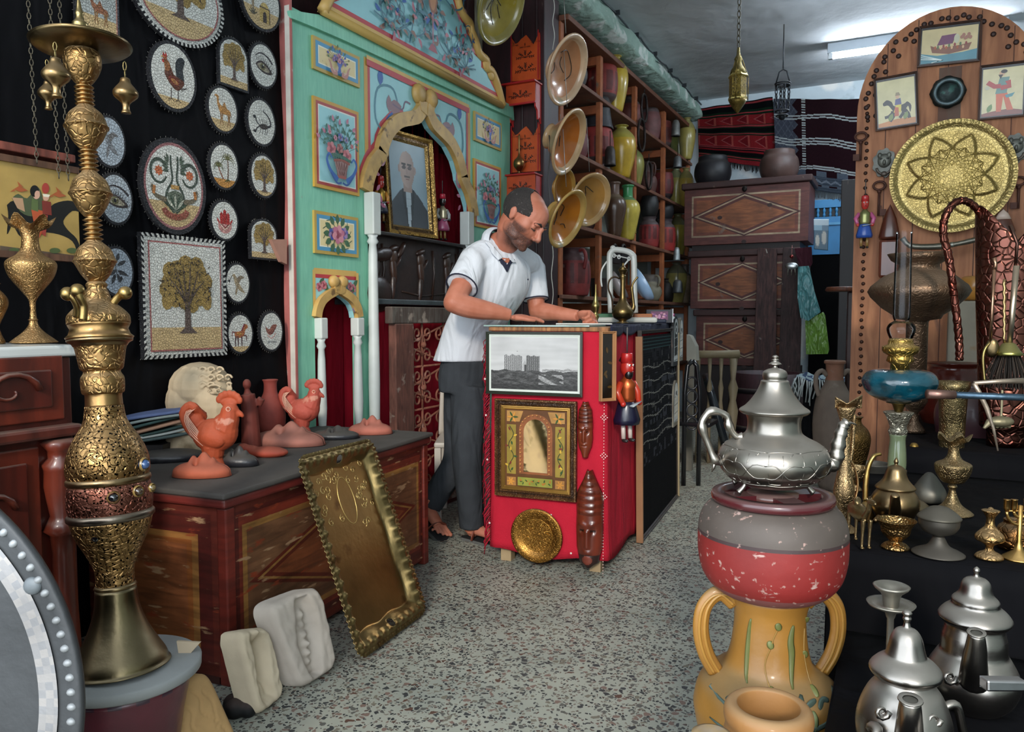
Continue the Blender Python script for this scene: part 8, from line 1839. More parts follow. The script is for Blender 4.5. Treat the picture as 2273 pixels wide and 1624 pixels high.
def pship(D,W,Hh,e):
 q=lambda x,y:((x-.5)*W,e+y*Hh)
 D.poly([q(0,0),q(1,0),q(1,.3),q(.75,.24),q(.3,.2),q(0,.3)],'4f8390'); D.poly([q(.2,.3),q(.5,.22),q(.85,.3),q(.9,.5),q(.7,.45),q(.3,.42),q(.16,.52)],'7d4f3c')
 D.poly([q(.28,.5),q(.36,.78),q(.62,.8),q(.56,.52)],'6b3a5a'); D.ell(*q(.63,.65),.05*W,.14*Hh,'b9b59a')
 for i in range(12): D.ell(*q(.25+.05*i,.44+.05*sin(i*3)),.02*W,.05*Hh,['a0522f','5a6b4a','c9a27a','8a3a3a'][i%4])
 for i in range(6): D.ell(*q(.72+.03*i,.68+.06*sin(i*2)),.03*W,.05*Hh,'9a6a5a')
 for k in range(3): D.line([q(.0,.25-.06*k),q(.4,.05),q(.2,.0)],.004,'c9d4d0')
def prider(D,W,Hh,e):
 q=lambda x,y:((x-.5)*W,e+y*Hh); K='171314'
 D.poly([q(0,0),q(1,0),q(1,.12),q(.5,.14),q(0,.08)],'b5722f')
 D.poly(spl([q(.14,.52),q(.25,.58),q(.38,.52),q(.45,.42),q(.7,.44),q(.8,.48),q(.9,.38),q(.86,.24),q(.82,.38),q(.76,.34),q(.7,.3),q(.45,.3),q(.36,.38),q(.28,.46),q(.16,.46),q(.14,.52)],3)[:-1],K)
 for a,b,c,d in ((.4,.32,.3,.22),(.3,.22,.18,.2),(.45,.3,.32,.1),(.7,.32,.58,.15),(.72,.32,.84,.12)): D.line([q(a,b),q((a+c)/2+.03,(b+d)/2),q(c,d)],.014,K)
 D.poly([q(.42,.28),q(.62,.28),q(.64,.46),q(.5,.46)],'c9b44a'); D.poly([q(.44,.2),q(.56,.2),q(.56,.38),q(.46,.4)],'b0502f'); D.poly([q(.46,.44),q(.64,.44),q(.62,.58),q(.48,.56)],'4a4a7a'); D.ell(*q(.54,.62),.05*W,.045*Hh,'c9a080'); D.poly([q(.48,.64),q(.62,.64),q(.58,.71),q(.5,.71)],'8a7a5a')
 for x in (.3,.7): D.leaf(*q(x,.1),.04,.02,1.2,'6b7a3a')
def pman(D,W,Hh,e):
 q=lambda x,y:((x-.5)*W,e+y*Hh)
 D.poly([q(0,0),q(1,0),q(1,.08),q(.7,.13),q(.3,.1),q(0,.06)],'7a3a2a'); D.poly([q(.36,.08),q(.48,.08),q(.52,.4),q(.62,.1),q(.78,.1),q(.6,.5),q(.34,.5)],'c2552a')
 D.poly([q(.32,.46),q(.6,.46),q(.66,.8),q(.42,.8)],'5c7f78'); D.poly([q(.56,.42),q(.8,.46),q(.74,.38),q(.6,.36)],'3f8088'); D.line([q(.45,.62),q(.3,.62),q(.12,.72)],.02,'a8332c'); D.line([q(.62,.72),q(.66,.6),q(.45,.58)],.022,'a8332c')
 D.ell(*q(.47,.88),.07*W,.055*Hh,'c9a080'); D.poly([q(.38,.86),q(.5,.86),q(.44,.77)],'2a1c18'); D.ell(*q(.52,.92),.08*W,.04*Hh,'2a1c18'); D.ell(*q(.12,.6),.06*W,.04*Hh,'b9b49a'); D.leaf(*q(.15,.08),.04,.02,1.2,'5a7a3a')
picture([(2036,60),(2173,45),(2176,135),(2034,152)],'glass picture of a ship with passengers, the top one on the arched door',pship,'c2b083')
picture([(1937,176),(2033,160),(2041,276),(1943,293)],'glass picture of a rider on a black horse on the arched door',prider,'c4b98a')
picture([(2168,148),(2276,135),(2276,258),(2170,268)],'glass picture of a standing bearded figure in orange trousers on the arched door',pman,'c9bc90')
dk=M('verdigris_iron',None,rough=.5,metal=.6,var=.4,vs=25,bs=40,bd=.002,wear=('3f5f58',.58,14))
p=ony(2104,205,YD-.01); k=dep(p)/F; TK=basis(p,(1,0,0),(0,0,1)); t=thing('door_knocker',p,'round dark iron door knocker with a ring in the middle of the arched door','knocker')
mb=MB(); mb.lathe([(0,0),(32*k,0),(35*k,.005),(30*k,.015),(24*k,.02),(14*k,.035),(0,.04)],30,'2f3a3a',T=TK,wob=lambda r,z,a:(r*(1+.04*cos(a*22)*(r>30*k)),z)); mb.build('boss',dk,t)
mb=MB(); c=p+V((0,-.04,-.0)); mb.tube([c+V((26*k*cos(i*pi/16),-.01,-.01+26*k*sin(i*pi/16))) for i in range(32)],.0085,8,'59676a',closed=True); mb.build('ring',dk,t)
def key(px,py,L,label,side=1):
 p=ony(px,py,YD-.02); k=dep(p)/F; mb=MB(); rst2=MC['rusty_iron']; g=YD-.02
 mb.tube([(p.x+12*k*cos(i*pi/10),g,p.z+9*k*sin(i*pi/10)) for i in range(20)],.0055,7,'4a2c22',closed=True); mb.tube([(p.x,g,p.z-9*k),(p.x,g,p.z-L*k)],.006,8,'4a2c22'); mb.ball((p.x,g,p.z-13*k),.01,'4a2c22',seg=8,rings=6)
 x0,x1=sorted((p.x,p.x+side*15*k)); mb.box((x0,g-.003,p.z-L*k),(x1,g+.003,p.z-(L-14)*k),'4a2c22'); mb.box((x0 if side>0 else x1-.004,g-.003,p.z-(L-14)*k),(x0+.012 if side>0 else x1,g+.003,p.z-(L-22)*k),'4a2c22')
 mb.build('old_key',M('key_iron',None,rough=.65,metal=.5,var=.3,vs=30,bs=60,bd=.001),label=label,cat='key',group='old iron keys on the door')
key(1911,303,52,'rusty iron key at the left edge of the arched door',-1); key(1952,412,66,'rusty iron key above the wooden padlock doll',1); key(2262,402,60,'rusty iron key at the right, partly outside the picture',-1)
def lockplate(px,py,w,h,label):
 p=ony(px,py,YD-.005); k=dep(p)/F; T=basis(p,(1,0,0),(0,0,1)); mb=MB()
 out=[(w/2*k*cos(a)*(1+.08*cos(a*9)),h/2*k*sin(a)*(1+.06*cos(a*9))) for a in [i*2*pi/48 for i in range(48)]]
 mb.prism(out,p,(1,0,0),(0,0,1),.01,'5a5a54'); mb.ball(p+V((0,-.012,.01)),(w*.3*k,.015,h*.25*k),'66665e'); mb.ball(p+V((0,-.025,.0)),(.008,.01,.014),'66665e')
 for s in (-1,1): mb.ball(p+V((s*.014,-.022,.018)),(.007,.006,.005),'3a3a36'); mb.ball(p+V((s*w*.2*k,-.014,.035)),(.01,.01,.014),'66665e')
 mb.tube([p+V((w*.32*k*cos(a),-.02,-h*.18*k+h*.22*k*sin(a))) for a in [pi+i*pi/10 for i in range(11)]],.006,7,'5a5048'); mb.ball(p+V((0,-.02,-h*.4*k)),(.016,.01,.012),'5a5048')
 mb.build('door_plate',dk,label=label,cat='door plate',group='weathered face plates on the door')
lockplate(1963,362,46,62,'weathered metal face plate left of the big brass tray'); lockplate(2254,330,48,64,'weathered metal face plate right of the big brass tray')
p=ony(2112,391,YD-.05); k=dep(p)/F; r=124*k; TP=basis(p,(1,0,0),(0,0,1))
t=thing('star_tray',p-V((0,0,r)),'large round brass tray embossed with a many-pointed star hanging on the door','tray')
mb=MB()
def star(r_,a):
 x=(a*8/(2*pi)+.5)%1; return 1 if r_<r*(.5+.26*abs(x-.5)*2) else 0
def pf(u,v):
 a=2*pi*u; rr_=v*r; z=0
 if v>.93: z=.012+.004*cos(a*64)*sin((v-.93)/.07*pi)
 elif v>.86: z=.012*(v-.86)/.07-.002
 else:
  e=rr_-r*(.5+.26*abs(((a*8/(2*pi)+.5)%1)-.5)*2); z=.010/(1+exp(max(-40,min(40,e*500))))-.002
 return TP@V((rr_*cos(a),rr_*sin(a),z))
mb.sheet(pf,256,50,lambda u,v:'b09a62' if v>.8 else 'a08a54'); mb.build('tray_disc',M('star_brass',None,rough=.38,metal=.9,var=.2,vs=8,bt='scroll',bs=80,bd=.0007,wear=('8a8f4a',.62,4)),t,weld=True)
mb=MB()
R2=random.Random(2)
for i in range(16):
 for dlt in (3,5,6): a=i*pi/8; b=(i+dlt)*pi/8; mb.tube([TP@V((r*.52*cos(a),r*.52*sin(a),.0095)),TP@V((r*.52*cos(b),r*.52*sin(b),.0095))],.0016,4,'cdb26a')
for i in range(8): a=i*pi/4; mb.tube([TP@V((r*q_*cos(a+w_),r*q_*sin(a+w_),.0095)) for q_,w_ in ((.18,0),(.3,.25),(.5,.0),(.3,-.25),(.18,0))],.0018,4,'d4b970')
mb.build('chased_lines',MC['bright_brass'],t)
for px,py,w,h,l,c in ((1975,492,44,78,'brown turned wooden padlock figure low on the door behind the lamp glass','5a2c1c'),(2226,490,50,56,'brown wooden figure with a white cap near the copper scuttle','5a3020')):
 p=ony(px,py,YD-.04); k=dep(p)/F; t=thing('wooden_figure',p,l,'figure'); mb=MB(); zz=[-h/2,-h/2+6,-h*.2,h*.1,h*.3,h/2]; rr_=[w*.45,w*.5,w*.42,w*.3,w*.16,0]
 mb.lathe([(0,-h/2*k)]+[(a*k,b*k) for a,b in zip(rr_,zz)],20,c,T=Matrix.Translation(p),squash=.6); mb.build('torso',mkw,t)
 if px>2000: mb=MB(); mb.lathe([(w*.32*k,.05*h*k),(w*.2*k,h*.28*k),(.0,h*.46*k)],16,'b9a394',T=Matrix.Translation(p+V((0,-.004,0))),squash=.62); mb.build('cap',MC['print'],t)
 else: mb=MB(); mb.box((p.x-w*.45*k,p.y-.03,p.z-(h/2+85)*k),(p.x+w*.45*k,p.y+.03,p.z-(h/2+1)*k),'6b2f18'); mb.build('handle_block',mkw,t,bev=.012)
pp=ony(1921,428,YD-.07); puppet(pp,.27,'b8352c','b02a2a','b0507a','2c4f9c','marionette with red fez, pink sleeves and blue skirt hanging on the arched door',dirv=(.15,-1,0),metal_torso='8a8a5a')
mb=MB(); P=[ony(x,y,YD-.12) for x,y in ((2003,528),(2020,545),(2060,548),(2100,545),(2140,538),(2180,528))]; mb.tube(spl(P,3),[.014,.012,.011,.012,.014,.014,.015,.015,.016,.014,.012,.011,.012,.013,.012,.014],10,'6a675c')
for i in (3,5,8,10,13): mb.ball(spl(P,3)[i],.013,'8a8a80',seg=10,rings=6)
mb.build('powder_flask_arm',M('old_silver',None,rough=.4,metal=.8,var=.3,vs=20,bs=60,bd=.001),label='long curved studded grey metal bar resting across the door above the brass bowl',cat='ornament')
# display steps draped in black
bkc=M('black_table_cloth','06060a',rough=.85,var=.2,vs=5,bt='folds',bs=6,bd=.03,spec=.15)
ZA=.58; ya=onz(1900,1222,ZA).y; ZL=.40
def step(name,x0,x1,y0,y1,z,label,sag=.01):
 mb=MB(); mb.sheet(lambda u,v:(x0+(x1-x0)*u,y0+(y1-y0)*v,z-.001-.002*abs(NZ.noise(V((u*7,v*7,z))))),30,20)
 f=lambda x,n:n*.012*NZ.noise(V((x*7,z*3,1)))
 mb.sheet(lambda u,v:(x0+(x1-x0)*u,y0-.004-(1-v)*.012*(1+sin(u*23+2*sin(u*9))),z*v),50,12); mb.sheet(lambda u,v:(x0+.0-(1-v)*.006,y0+(y1-y0)*u,z*v),12,6); mb.sheet(lambda u,v:(x1,y0+(y1-y0)*u,z*v),4,4)
 return mb.build(name,bkc,label=label,cat='table',solid=.003)
xa=onz(1836,1222,ZA).x
step('draped_table',xa,1.0,ya,3.0,ZA,'black cloth draped table carrying the brassware in front of the door')
step('draped_bench',xa+.12,1.3,3.02,4.1,.66,'higher black cloth draped bench right in front of the arched door')
step('draped_step',onz(1880,1500,ZL).x-.02,.9,onz(2000,1640,ZL).y-.42,ya-.03,ZL,'low black cloth draped step holding the silver teapots')
ZB=.662; AU=' '
def V_(name,px,yb,z,prof,mat,col,label,cat,d=None,n=4,ruf=None,group=None,seg=36,parent=None):
 p=onz(px,yb,z) if d is None else at(px,yb,d)
 if d is not None: p=V((p.x,p.y,z))
 d=dep(p); q=pxp(prof,yb,d,n); top=max(b for a,b in q)
 w=(lambda r,zz,a:(r*(1+.06*cos(a*ruf)*max(0,(zz/top-.9)*10)),zz+.05*top*cos(a*ruf)*max(0,(zz/top-.9)*9))) if ruf else None
 mb=MB(); mb.lathe(q,seg,col,T=Matrix.Translation(p+V((0,0,.001))),wob=w); o=mb.build(name,mat,parent,label=label,cat=cat,group=group)
 k=d/F; return o,p,k,(lambda x,y,e=0:V((p.x,p.y,p.z))+RT*((x-px)*k)+UZ*((yb-y)*k)+FH*e)
cop=M('hammered_copper',None,rough=.3,metal=1,var=.3,vs=6,bt='cells',bs=36,bd=.0018,wear=('5a2c24',.6,7))
CB='6e463c'
V_('brass_vase',2112,1141,ZA,[(0,1141),(40,1140),(39,1134),(20,1120),(10,1100),(7,1085),(10,1080),(6,1072),(6,1064),(20,1070),(33,1052),(37,1036),(35,1028),(20,1020),(13,1010),(11,996),(14,982),(24,972),(33,968),(30,972),(14,984),(9,996),(0,998)],brf,'8f7a58','brass vase with a wavy rim standing before the engraved shell vase','vase',ruf=5)
o=SC.objects['brass_vase.001' if 'brass_vase.001' in SC.objects else 'brass_vase']
V_('shell_vase',2110,1040,ZA,[(0,1040),(22,1040),(24,1036),(22,1028),(24,1020),(27,900),(28,868),(33,860),(33,846),(30,846),(29,870),(22,1030),(0,1032)],brf,'8f7d58','tall straight engraved brass cylinder vase','vase',n=0)
V_('brass_bowl_lamp',2028,960,ZB,[(0,960),(24,959),(22,952),(10,935),(8,915),(18,905),(26,890),(24,870),(16,850),(15,845),(22,840),(22,716),(24,712),(46,708),(50,700),(72,685),(96,660),(102,648),(96,636),(70,614),(52,606),(42,602),(40,590),(56,580),(64,566),(58,568),(40,584),(30,590),(0,592)],M('aged_brass',None,rough=.42,metal=.85,var=.3,vs=6,bs=40,bd=.001,bump2=('scroll',60,.0008),dust=.5,dcol='7a6a58'),'6b5644','wide aged brass bowl on a tall engraved brass column before the door','brazier',n=0)
lp=onz(1988,1120,ZA); dL=2.22; lp=at(1988,1120,dL); lp=V((lp.x,lp.y,ZA)); kL=dL/F
t=thing('oil_lamp',lp,'oil lamp with a blue glass bowl and a tall clear glass chimney','lamp')
YB0=705+(H-ZA)/kL
def LP(name,prof,mat,col,n=4,**kw):
 mb=MB(); mb.lathe([(max(r,0)*kL,(YB0-y)*kL) for r,y in (spl(prof,n) if n else prof)],40,col,T=Matrix.Translation(lp),**kw); return mb.build(name,mat,t)
LP('foot',[(0,YB0),(62,YB0),(60,YB0-8),(40,YB0-20),(24,YB0-40),(20,1040)],brs,'6a6048')
LP('glass_stem',[(17,1042),(19,1030),(18,1000),(16,975),(18,962)],M('green_glass','7d8a6a',rough=.12,var=.1,trans=.35,coat=.4),'ffffff')
LP('capital',[(16,964),(20,955),(17,945),(24,925),(28,918),(30,912),(10,912)],M('pewter',None,rough=.4,metal=.8,var=.3,bt='scroll',bs=80,bd=.004,dust=.3),'8a8678')
LP('brass_socket',[(8,914),(10,905),(14,895),(18,890),(26,892)],brs,'6a5a34')
LP('blue_font',[(18,892),(45,884),(66,870),(76,850),(74,836),(64,824),(44,818),(20,817)],M('blue_glass','0a4656',rough=.08,var=.5,vs=14,coat=1,trans=.3,bt='hammer',bs=22,bd=.02,dust=.1,dcol='6a8088'),'ffffff')
LP('brass_collar',[(20,819),(19,806),(28,800),(26,792),(24,788),(34,782),(37,776),(37,768),(26,764),(25,756),(22,750)],brc,'9a7d40',n=0)
glc=glass('clear_glass','f4f6fa')
mb=MB(); mb.lathe([(r*kL,(YB0-y)*kL) for r,y in spl([(22,752),(27,740),(29,728),(24,718),(15,712),(17,706),(18,690),(17,600),(16,518)],4)],40,'ffffff',T=Matrix.Translation(lp),cl=False); mb.build('glass_chimney',glc,t)
def ewer(px,yb,z,prof,handle,spout,label,col='9a8260',mat=brf,w=1.,d=None,name='brass_ewer',cat='ewer',hr=.0045,sr=(.012,.005)):
 p=onz(px,yb,z) if d is None else V((*at(px,yb,d)[:2],z)); dd=dep(p); k=dd/F; t=thing(name,p,label,cat); q=lambda x,y,e=0:(lambda P:C0+(P-C0)*(1+e/dd))(p+RT*((x-px)*k)+UZ*((yb-y)*k+.001))
 mb=MB(); mb.lathe(pxp(prof,yb,dd,4),36,col,T=Matrix.Translation(p+V((0,0,.001)))); mb.build('body',mat,t)
 if handle:
  P=spl([q(*c) for c in handle],5); mb=MB(); mb.tube(P,hr,8,col); mb.build('handle',mat,t)
 if spout:
  P=[V(c) for c in spl([q(*c) for c in spout],5)]; n=len(P); mb=MB(); mb.tube(P,[sr[0]+(sr[1]-sr[0])*i/(n-1) for i in range(n)],10,col); mb.build('spout',mat,t)
 return t,q,k
t,q,k=ewer(1871,1180,ZA,[(0,1180),(27,1179),(26,1172),(12,1160),(8,1148),(9,1135),(20,1110),(22,1085),(14,1040),(11,1000),(10,960),(12,935),(16,920),(20,905),(13,905),(0,940)],[(1889,918,0),(1888,960,0),(1886,1000,0),(1880,1040,0)],None,'slender gold-coloured brass pitcher with a flared lip beside the silver teapot',col='a08662')
mb=MB(); mb.sheet(lambda u,v:q(1846+ (1905-1846)*u,905-26*v*(.35+.9*abs(u-.45)*1.6),(.02-.04*v)*sin(pi*u)-.0),16,8,'a08662'); mb.build('lip',brf,t,solid=.002)
mb=MB(); mb.tube(spl([q(1862,1008),q(1885,1022),q(1900,1060),(q(1898,1100)),q(1880,1150)],5),.003,7,'c9a070'); mb.build('wire_handle',brs,t)
V_('brass_goblet',1898,1120,ZA,[(0,1120),(14,1119),(8,1108),(10,1100),(24,1090),(28,1072),(27,1066),(22,1080),(0,1090)],brc,'8c7654','brass footed cup half hidden behind the slender pitcher','cup',d=2.4)
V_('brass_vessel',1895,1075,ZA,[(0,1075),(20,1073),(22,1050),(30,1010),(32,985),(26,968),(14,955),(12,945),(16,940),(10,940),(0,950)],brf,'7a5c34','round-bellied dusky brass vessel behind the slender pitcher','vessel',d=2.6)
V_('stone_pot',1850,1060,.0,[(0,1290),(60,1280),(66,1200),(60,1110),(44,1060),(38,1040),(36,1030),(28,1030),(0,1050)],MC['terracotta'],'5f564c','large dusty clay storage jar standing behind the teapot handle','jar',d=2.9) if False else None
t,q,k=ewer(1985,1160,ZA,[(0,1160),(30,1158),(42,1140),(50,1120),(46,1100),(36,1086),(34,1082)],None,[(1985,1150,-.05),(1986,1128,-.085),(1985,1105,-.1),(1985,1098,-.105)],'small bulbous brass teapot with a domed lid facing the camera',col='867050',mat=brs,name='brass_teapot',cat='teapot',sr=(.016,.009))
mb=MB(); p=q(1985,1160); mb.lathe([(max(r,0)*k,(1160-y)*k) for r,y in spl([(40,1084),(41,1080),(30,1068),(24,1058),(18,1040),(12,1034),(4,1030),(5,1024),(3,1018),(0,1014)],4)],30,'867050',T=Matrix.Translation(p)); mb.build('lid',brs,t)
for a in (-1,1): mb=MB(); mb.tube([q(1985+a*34,1146,-.02),q(1985+a*44,1158,-.03)],.006,7,'867050'); mb.build('leg',brs,t)
mb=MB(); P=[onz(1921,1180,ZA)]; d_=2.05; mb.tube(spl([at(1921,1112,d_),at(1922,1070,d_),at(1928,1035,d_),at(1940,1012,d_),at(1955,1007,d_)],5),[.007]*8+[.006]*8+[.005]*5,8,'a58850'); mb.tube([at(1921,1112,d_),V((*at(1921,1150,d_)[:2],ZA))],[.006,.03],12,'8a7040'); mb.build('curved_pourer',brs,label='thin curved brass spout rising behind the camel figure',cat='pourer')
p=onz(1915,1214,ZA+.004); k=dep(p)/F; q=lambda x,y,e=0:p+RT*((x-1915)*k)+UZ*((1214-y)*k)+FH*e
mb=MB(); mb.ball(q(1916,1140,.03),(15*k,.05,20*k),rot=Matrix.Rotation(YAW,3,'Z')); mb.ball(q(1917,1120,.04),(9*k,.022,10*k)); mb.tube([q(1915,1145,-.01),q(1912,1125,-.03),q(1911,1108,-.035)],[9*k,6*k,5*k],8); mb.ball(q(1910,1102,-.05),(6*k,.02,6*k),rot=Matrix.Rotation(YAW,3,'Z'))
for x,e in ((1907,-.015),(1924,-.012),(1908,.06),(1925,.06)): mb.tube([q(x+1,1150,e),q(x,1180,e),q(x-1,1208,e)],[5.5*k,3.4*k,3*k],8); mb.ball(q(x-1,1211,e-.003),(4.5*k,5*k,3*k))
for s in (-1,1): mb.ball(q(1910+s*5,1097,-.036),(2*k,2*k,4*k))
mb.build('brass_camel',M('cast_brass','9c8560',rough=.38,metal=1,var=.2,vs=30,bs=120,bd=.001),label='little cast brass camel standing at the edge of the black table',cat='figurine',rem=.0018,smooth=1)
gbr='9c7c50'
V_('brass_cup',1987,1218,ZA,[(0,1218),(28,1217),(24,1208),(14,1202),(16,1196),(28,1184),(32,1168),(40,1156),(42,1153),(38,1156),(28,1170),(0,1180)],M('basket_brass',None,rough=.32,metal=1,var=.2,bt='hammer',bs=220,bd=.003),gbr,'small brass footed cup with basket pattern in front of the brass teapot','cup')
t,q,k=ewer(2082,1232,ZA,[(0,1232),(50,1230),(48,1224),(24,1212),(14,1196),(12,1188),(30,1180),(40,1166),(41,1152),(40,1148)],None,None,'dark pewter footed dish with a domed lid at the table edge',col='4f4b44',mat=M('dark_pewter',None,rough=.5,metal=.7,var=.3,dust=.4,dcol='66605a'),name='lidded_dish',cat='dish')
mb=MB(); p=q(2082,1232); mb.lathe([(max(r,0)*k,(1232-y)*k) for r,y in spl([(43,1150),(44,1146),(34,1136),(20,1126),(6,1122),(0,1121)],4)],30,'5a564c',T=Matrix.Translation(p)); mb.build('lid',MC['dark_pewter'],t)
V_('bird_figure',2060,1150,ZA,[(0,1150),(30,1146),(34,1125),(20,1100),(8,1085),(0,1082)],MC['dark_pewter'],'6a675e','grey dusty metal piece between brass teapot and vase','ornament',d=2.25)
V_('brass_vase',2195,1240,ZA,[(0,1240),(27,1239),(24,1230),(10,1222),(8,1212),(16,1204),(28,1198),(28,1188),(18,1176),(10,1166),(8,1150),(14,1138),(18,1132),(8,1130),(4,1126),(0,1124)],brc,gbr,'small brass vase with scalloped waist at the right table edge','vase')
V_('copper_pot',2248,1218,ZA,[(0,1218),(30,1216),(36,1195),(30,1170),(20,1160),(20,1152),(14,1152),(0,1165)],brc,'7a5430','round engraved copper pot behind the menorah','pot')
p=onz(2262,1215,ZA); p=V((*at(2262,1200,1.72)[:2],ZA)); k=1.72/F; yb=705+(H-ZA)/k; q=lambda x,y,e=0:p+RT*((x-2262)*k)+UZ*((yb-y)*k)+FH*e
t=thing('menorah',p,'gold-coloured branched candle holder cut by the right picture edge','candle holder')
mb=MB(); mb.lathe([(0,0),(34*k,0),(32*k,.004),(10*k,.02),(5*k,.04),(5*k,(yb-1120)*k),(0,(yb-1118)*k)],24,'b08d50',T=Matrix.Translation(p)); mb.tube([q(2232,1132),q(2292,1132)],.0022,6,'b08d50'); mb.build('stem',brs,t)
for rr_,dx in ((28,28),(18,10)):
 mb=MB(); R_=30 if dx==28 else 14; mb.tube([q(2262-R_*cos(a),1132+R_*1.05*sin(a)) for a in [i*pi/14 for i in range(15)]],.0035,8,'c29a5c'); mb.build('branch',brs,t)
 for s in (-1,1): mb=MB(); mb.lathe([(0,0),(4*k,0),(6.5*k,8*k),(6.5*k,26*k),(7.5*k,27*k),(0,26*k)],14,'c29a5c',T=Matrix.Translation(q(2262+s*R_,1133))); mb.build('candle_cup',brs,t)
V_('candlestick',1972,1520,ZL,[(0,1520),(40,1519),(38,1512),(14,1500),(8,1490),(7,1320),(9,1316),(12,1305),(46,1290),(50,1284),(44,1287),(14,1294),(16,1290),(18,1270),(22,1262),(34,1252),(38,1246),(34,1244),(20,1254),(12,1262),(0,1268)],M('grey_pewter',None,rough=.42,metal=.9,var=.2,vs=20,dust=.3,dcol='8a857c'),'8a867c','pewter candlestick with a wide drip dish behind the silver teapot','candlestick',d=1.42,n=0)
slv=M('silver',None,rough=.27,metal=1,var=.18,vs=6,bs=8,bd=.002,dust=.5,dcol='8f8a80')
SV='8f8a84'
def teapot(px,yb,z,d,body,lid,spout,legs,label,handle=None,ornate=None,sr=(.02,.009),feet=14):
 t,q,k=ewer(px,yb,z,body,handle,None,label,col=SV,mat=slv,d=d,name='silver_teapot',cat='teapot',hr=.007)
 p=q(px,yb); mb=MB(); mb.lathe([(max(r,0)*k,(yb-y)*k) for r,y in spl(lid,4)],44,SV,T=Matrix.Translation(p)); mb.build('lid',slv,t)
 P=[V(c) for c in spl([q(*c) for c in spout],5)]; n=len(P); mb=MB(); mb.tube(P,[(sr[0]+(sr[1]-sr[0])*i/(n-1))*(1+.0*i) for i in range(n)],14,SV); mb.build('spout',slv,t)
 e_=P[-1]; d_=(P[-1]-P[-3]).normalized(); mb=MB(); mb.lathe([(sr[1]*.65,-.004),(sr[1]*1.0,0),(sr[1]*1.25,.002),(sr[1]*1.2,.004),(sr[1]*.75,.003)],20,SV,T=Matrix.Translation(e_)@d_.to_track_quat('Z','Y').to_matrix().to_4x4(),cl=False); mb.ball(e_+d_*.001,(sr[1]*.8,sr[1]*.8,.0015),'0a0a0a',rot=d_.to_track_quat('Z','Y').to_matrix()); mb.build('spout_mouth',slv,t)
 for c in legs: mb=MB(); mb.tube(spl([q(*a) for a in c],4),[.011,.011,.01,.009,.008,.006,.0055,.005,.005,.005,.007,.009,.01][:4*(len(c)-1)+1],9,SV); mb.build('leg',slv,t)
 for (x,y,e) in (ornate or []):
  mb=MB(); mb.tube([q(x+(17-1.3*j)*cos(j*.75),y+(17-1.3*j)*sin(j*.75),e-.004) for j in range(12)],[.0045-.0003*j for j in range(12)],7,SV); mb.build('embossed_scroll',slv,t)
 return t,q,k
teapot(2003,1690,ZL,1.22,[(0,1690),(40,1688),(70,1670),(92,1630),(98,1590),(92,1550),(76,1510),(62,1490),(56,1478),(56,1470)],[(60,1478),(71,1468),(73,1456),(60,1440),(44,1428),(40,1420),(36,1405),(31,1385),(22,1370),(10,1364),(7,1358),(6,1350),(9,1344),(7,1338),(10,1332),(6,1326),(0,1325)],[(2015,1640,-.07),(2016,1600,-.095),(2016,1560,-.115),(2016,1530,-.12)],[[(1935,1592,-.03),(1945,1600,-.05),(1925,1650,-.06),(1918,1700,-.06)],[(2080,1600,-.03),(2070,1615,-.05),(2090,1660,-.06),(2100,1700,-.06)]],'silver teapot with a tall bell-shaped lid, front left of the three on the low step',ornate=[(1955,1555,-.062),(2070,1572,-.055)],sr=(.022,.0135),handle=[(2090,1545,.0),(2118,1540,0),(2135,1600,0),(2150,1630,0)])
teapot(2155,1600,ZL,1.42,[(0,1600),(50,1598),(78,1575),(92,1540),(88,1510),(74,1482),(66,1468),(64,1440),(58,1415),(58,1405)],[(62,1408),(70,1400),(72,1392),(62,1378),(48,1366),(46,1354),(34,1340),(28,1318),(20,1308),(8,1304),(5,1296),(7,1290),(5,1284),(0,1280)],[(2158,1540,-.08),(2158,1500,-.1),(2160,1460,-.11),(2160,1432,-.115)],[],'silver teapot with a stepped bell lid, rear one of the three on the low step',ornate=[(2105,1530,-.05),(2210,1530,-.05)],sr=(.024,.012))
teapot(2230,1740,ZL-.06,1.12,[(0,1740),(60,1738),(90,1700),(108,1650),(104,1610),(84,1580),(74,1566),(72,1556)],[(76,1560),(80,1550),(70,1538),(50,1526),(34,1518),(28,1512),(20,1506),(0,1502)],[(2150,1650,-.02),(2120,1625,-.03),(2105,1590,-.03),(2100,1570,-.03)],[],'silver teapot with a flat bar handle at the bottom right corner',sr=(.02,.011))
q=lambda x,y,e=0:at(x,y,1.08+e); mb=MB(); mb.prism([(0,0),(90,0),(90,24),(0,26)],q(2192,1535),(RT*1).normalized()*1,(UP*1).normalized(),.03,'8f8f92'); mb.v=[tuple(q(2192,1536)+((V(v)-q(2192,1535)).dot(RT))*(1.08/F)*RT+((V(v)-q(2192,1535)).dot(UP))*(1.08/F)*UP-((V(v)-q(2192,1535)).dot(FW))*.6*FW) for v in mb.v]
mb.build('teapot_bar',slv,label='flat grey metal bar handle across the lowest teapot',cat='handle bar',bev=.003)
d_=2.75; p=V((*at(2238,900,d_)[:2],ZB)); k=d_/F; yb=705+(H-ZB)/k; q=lambda x,y,e=0:p+RT*((x-2238)*k)+UZ*((yb-y)*k)+FH*e
t=thing('copper_scuttle',p,'tall hammered copper jug-shaped scuttle with a twisted rope handle at the right edge','scuttle')
def scut(u,v):
 a=2*pi*u; y=yb+(545-yb)*v; r_=(54+26*v**1.0 - (14 if v<.08 else 0))*k; zz=(yb-y)*k
 if v>.72: zz+=(v-.72)/.28*(85*k*(abs(cos(a))**1.5))-(v-.72)/.28*20*k*abs(sin(a))
 return p+RT*(r_*cos(a))+FH*(r_*sin(a)*.8)+UZ*zz
mb=MB(); mb.sheet(scut,64,40,CB); mb.build('copper_body',cop,t,solid=.003,weld=True)
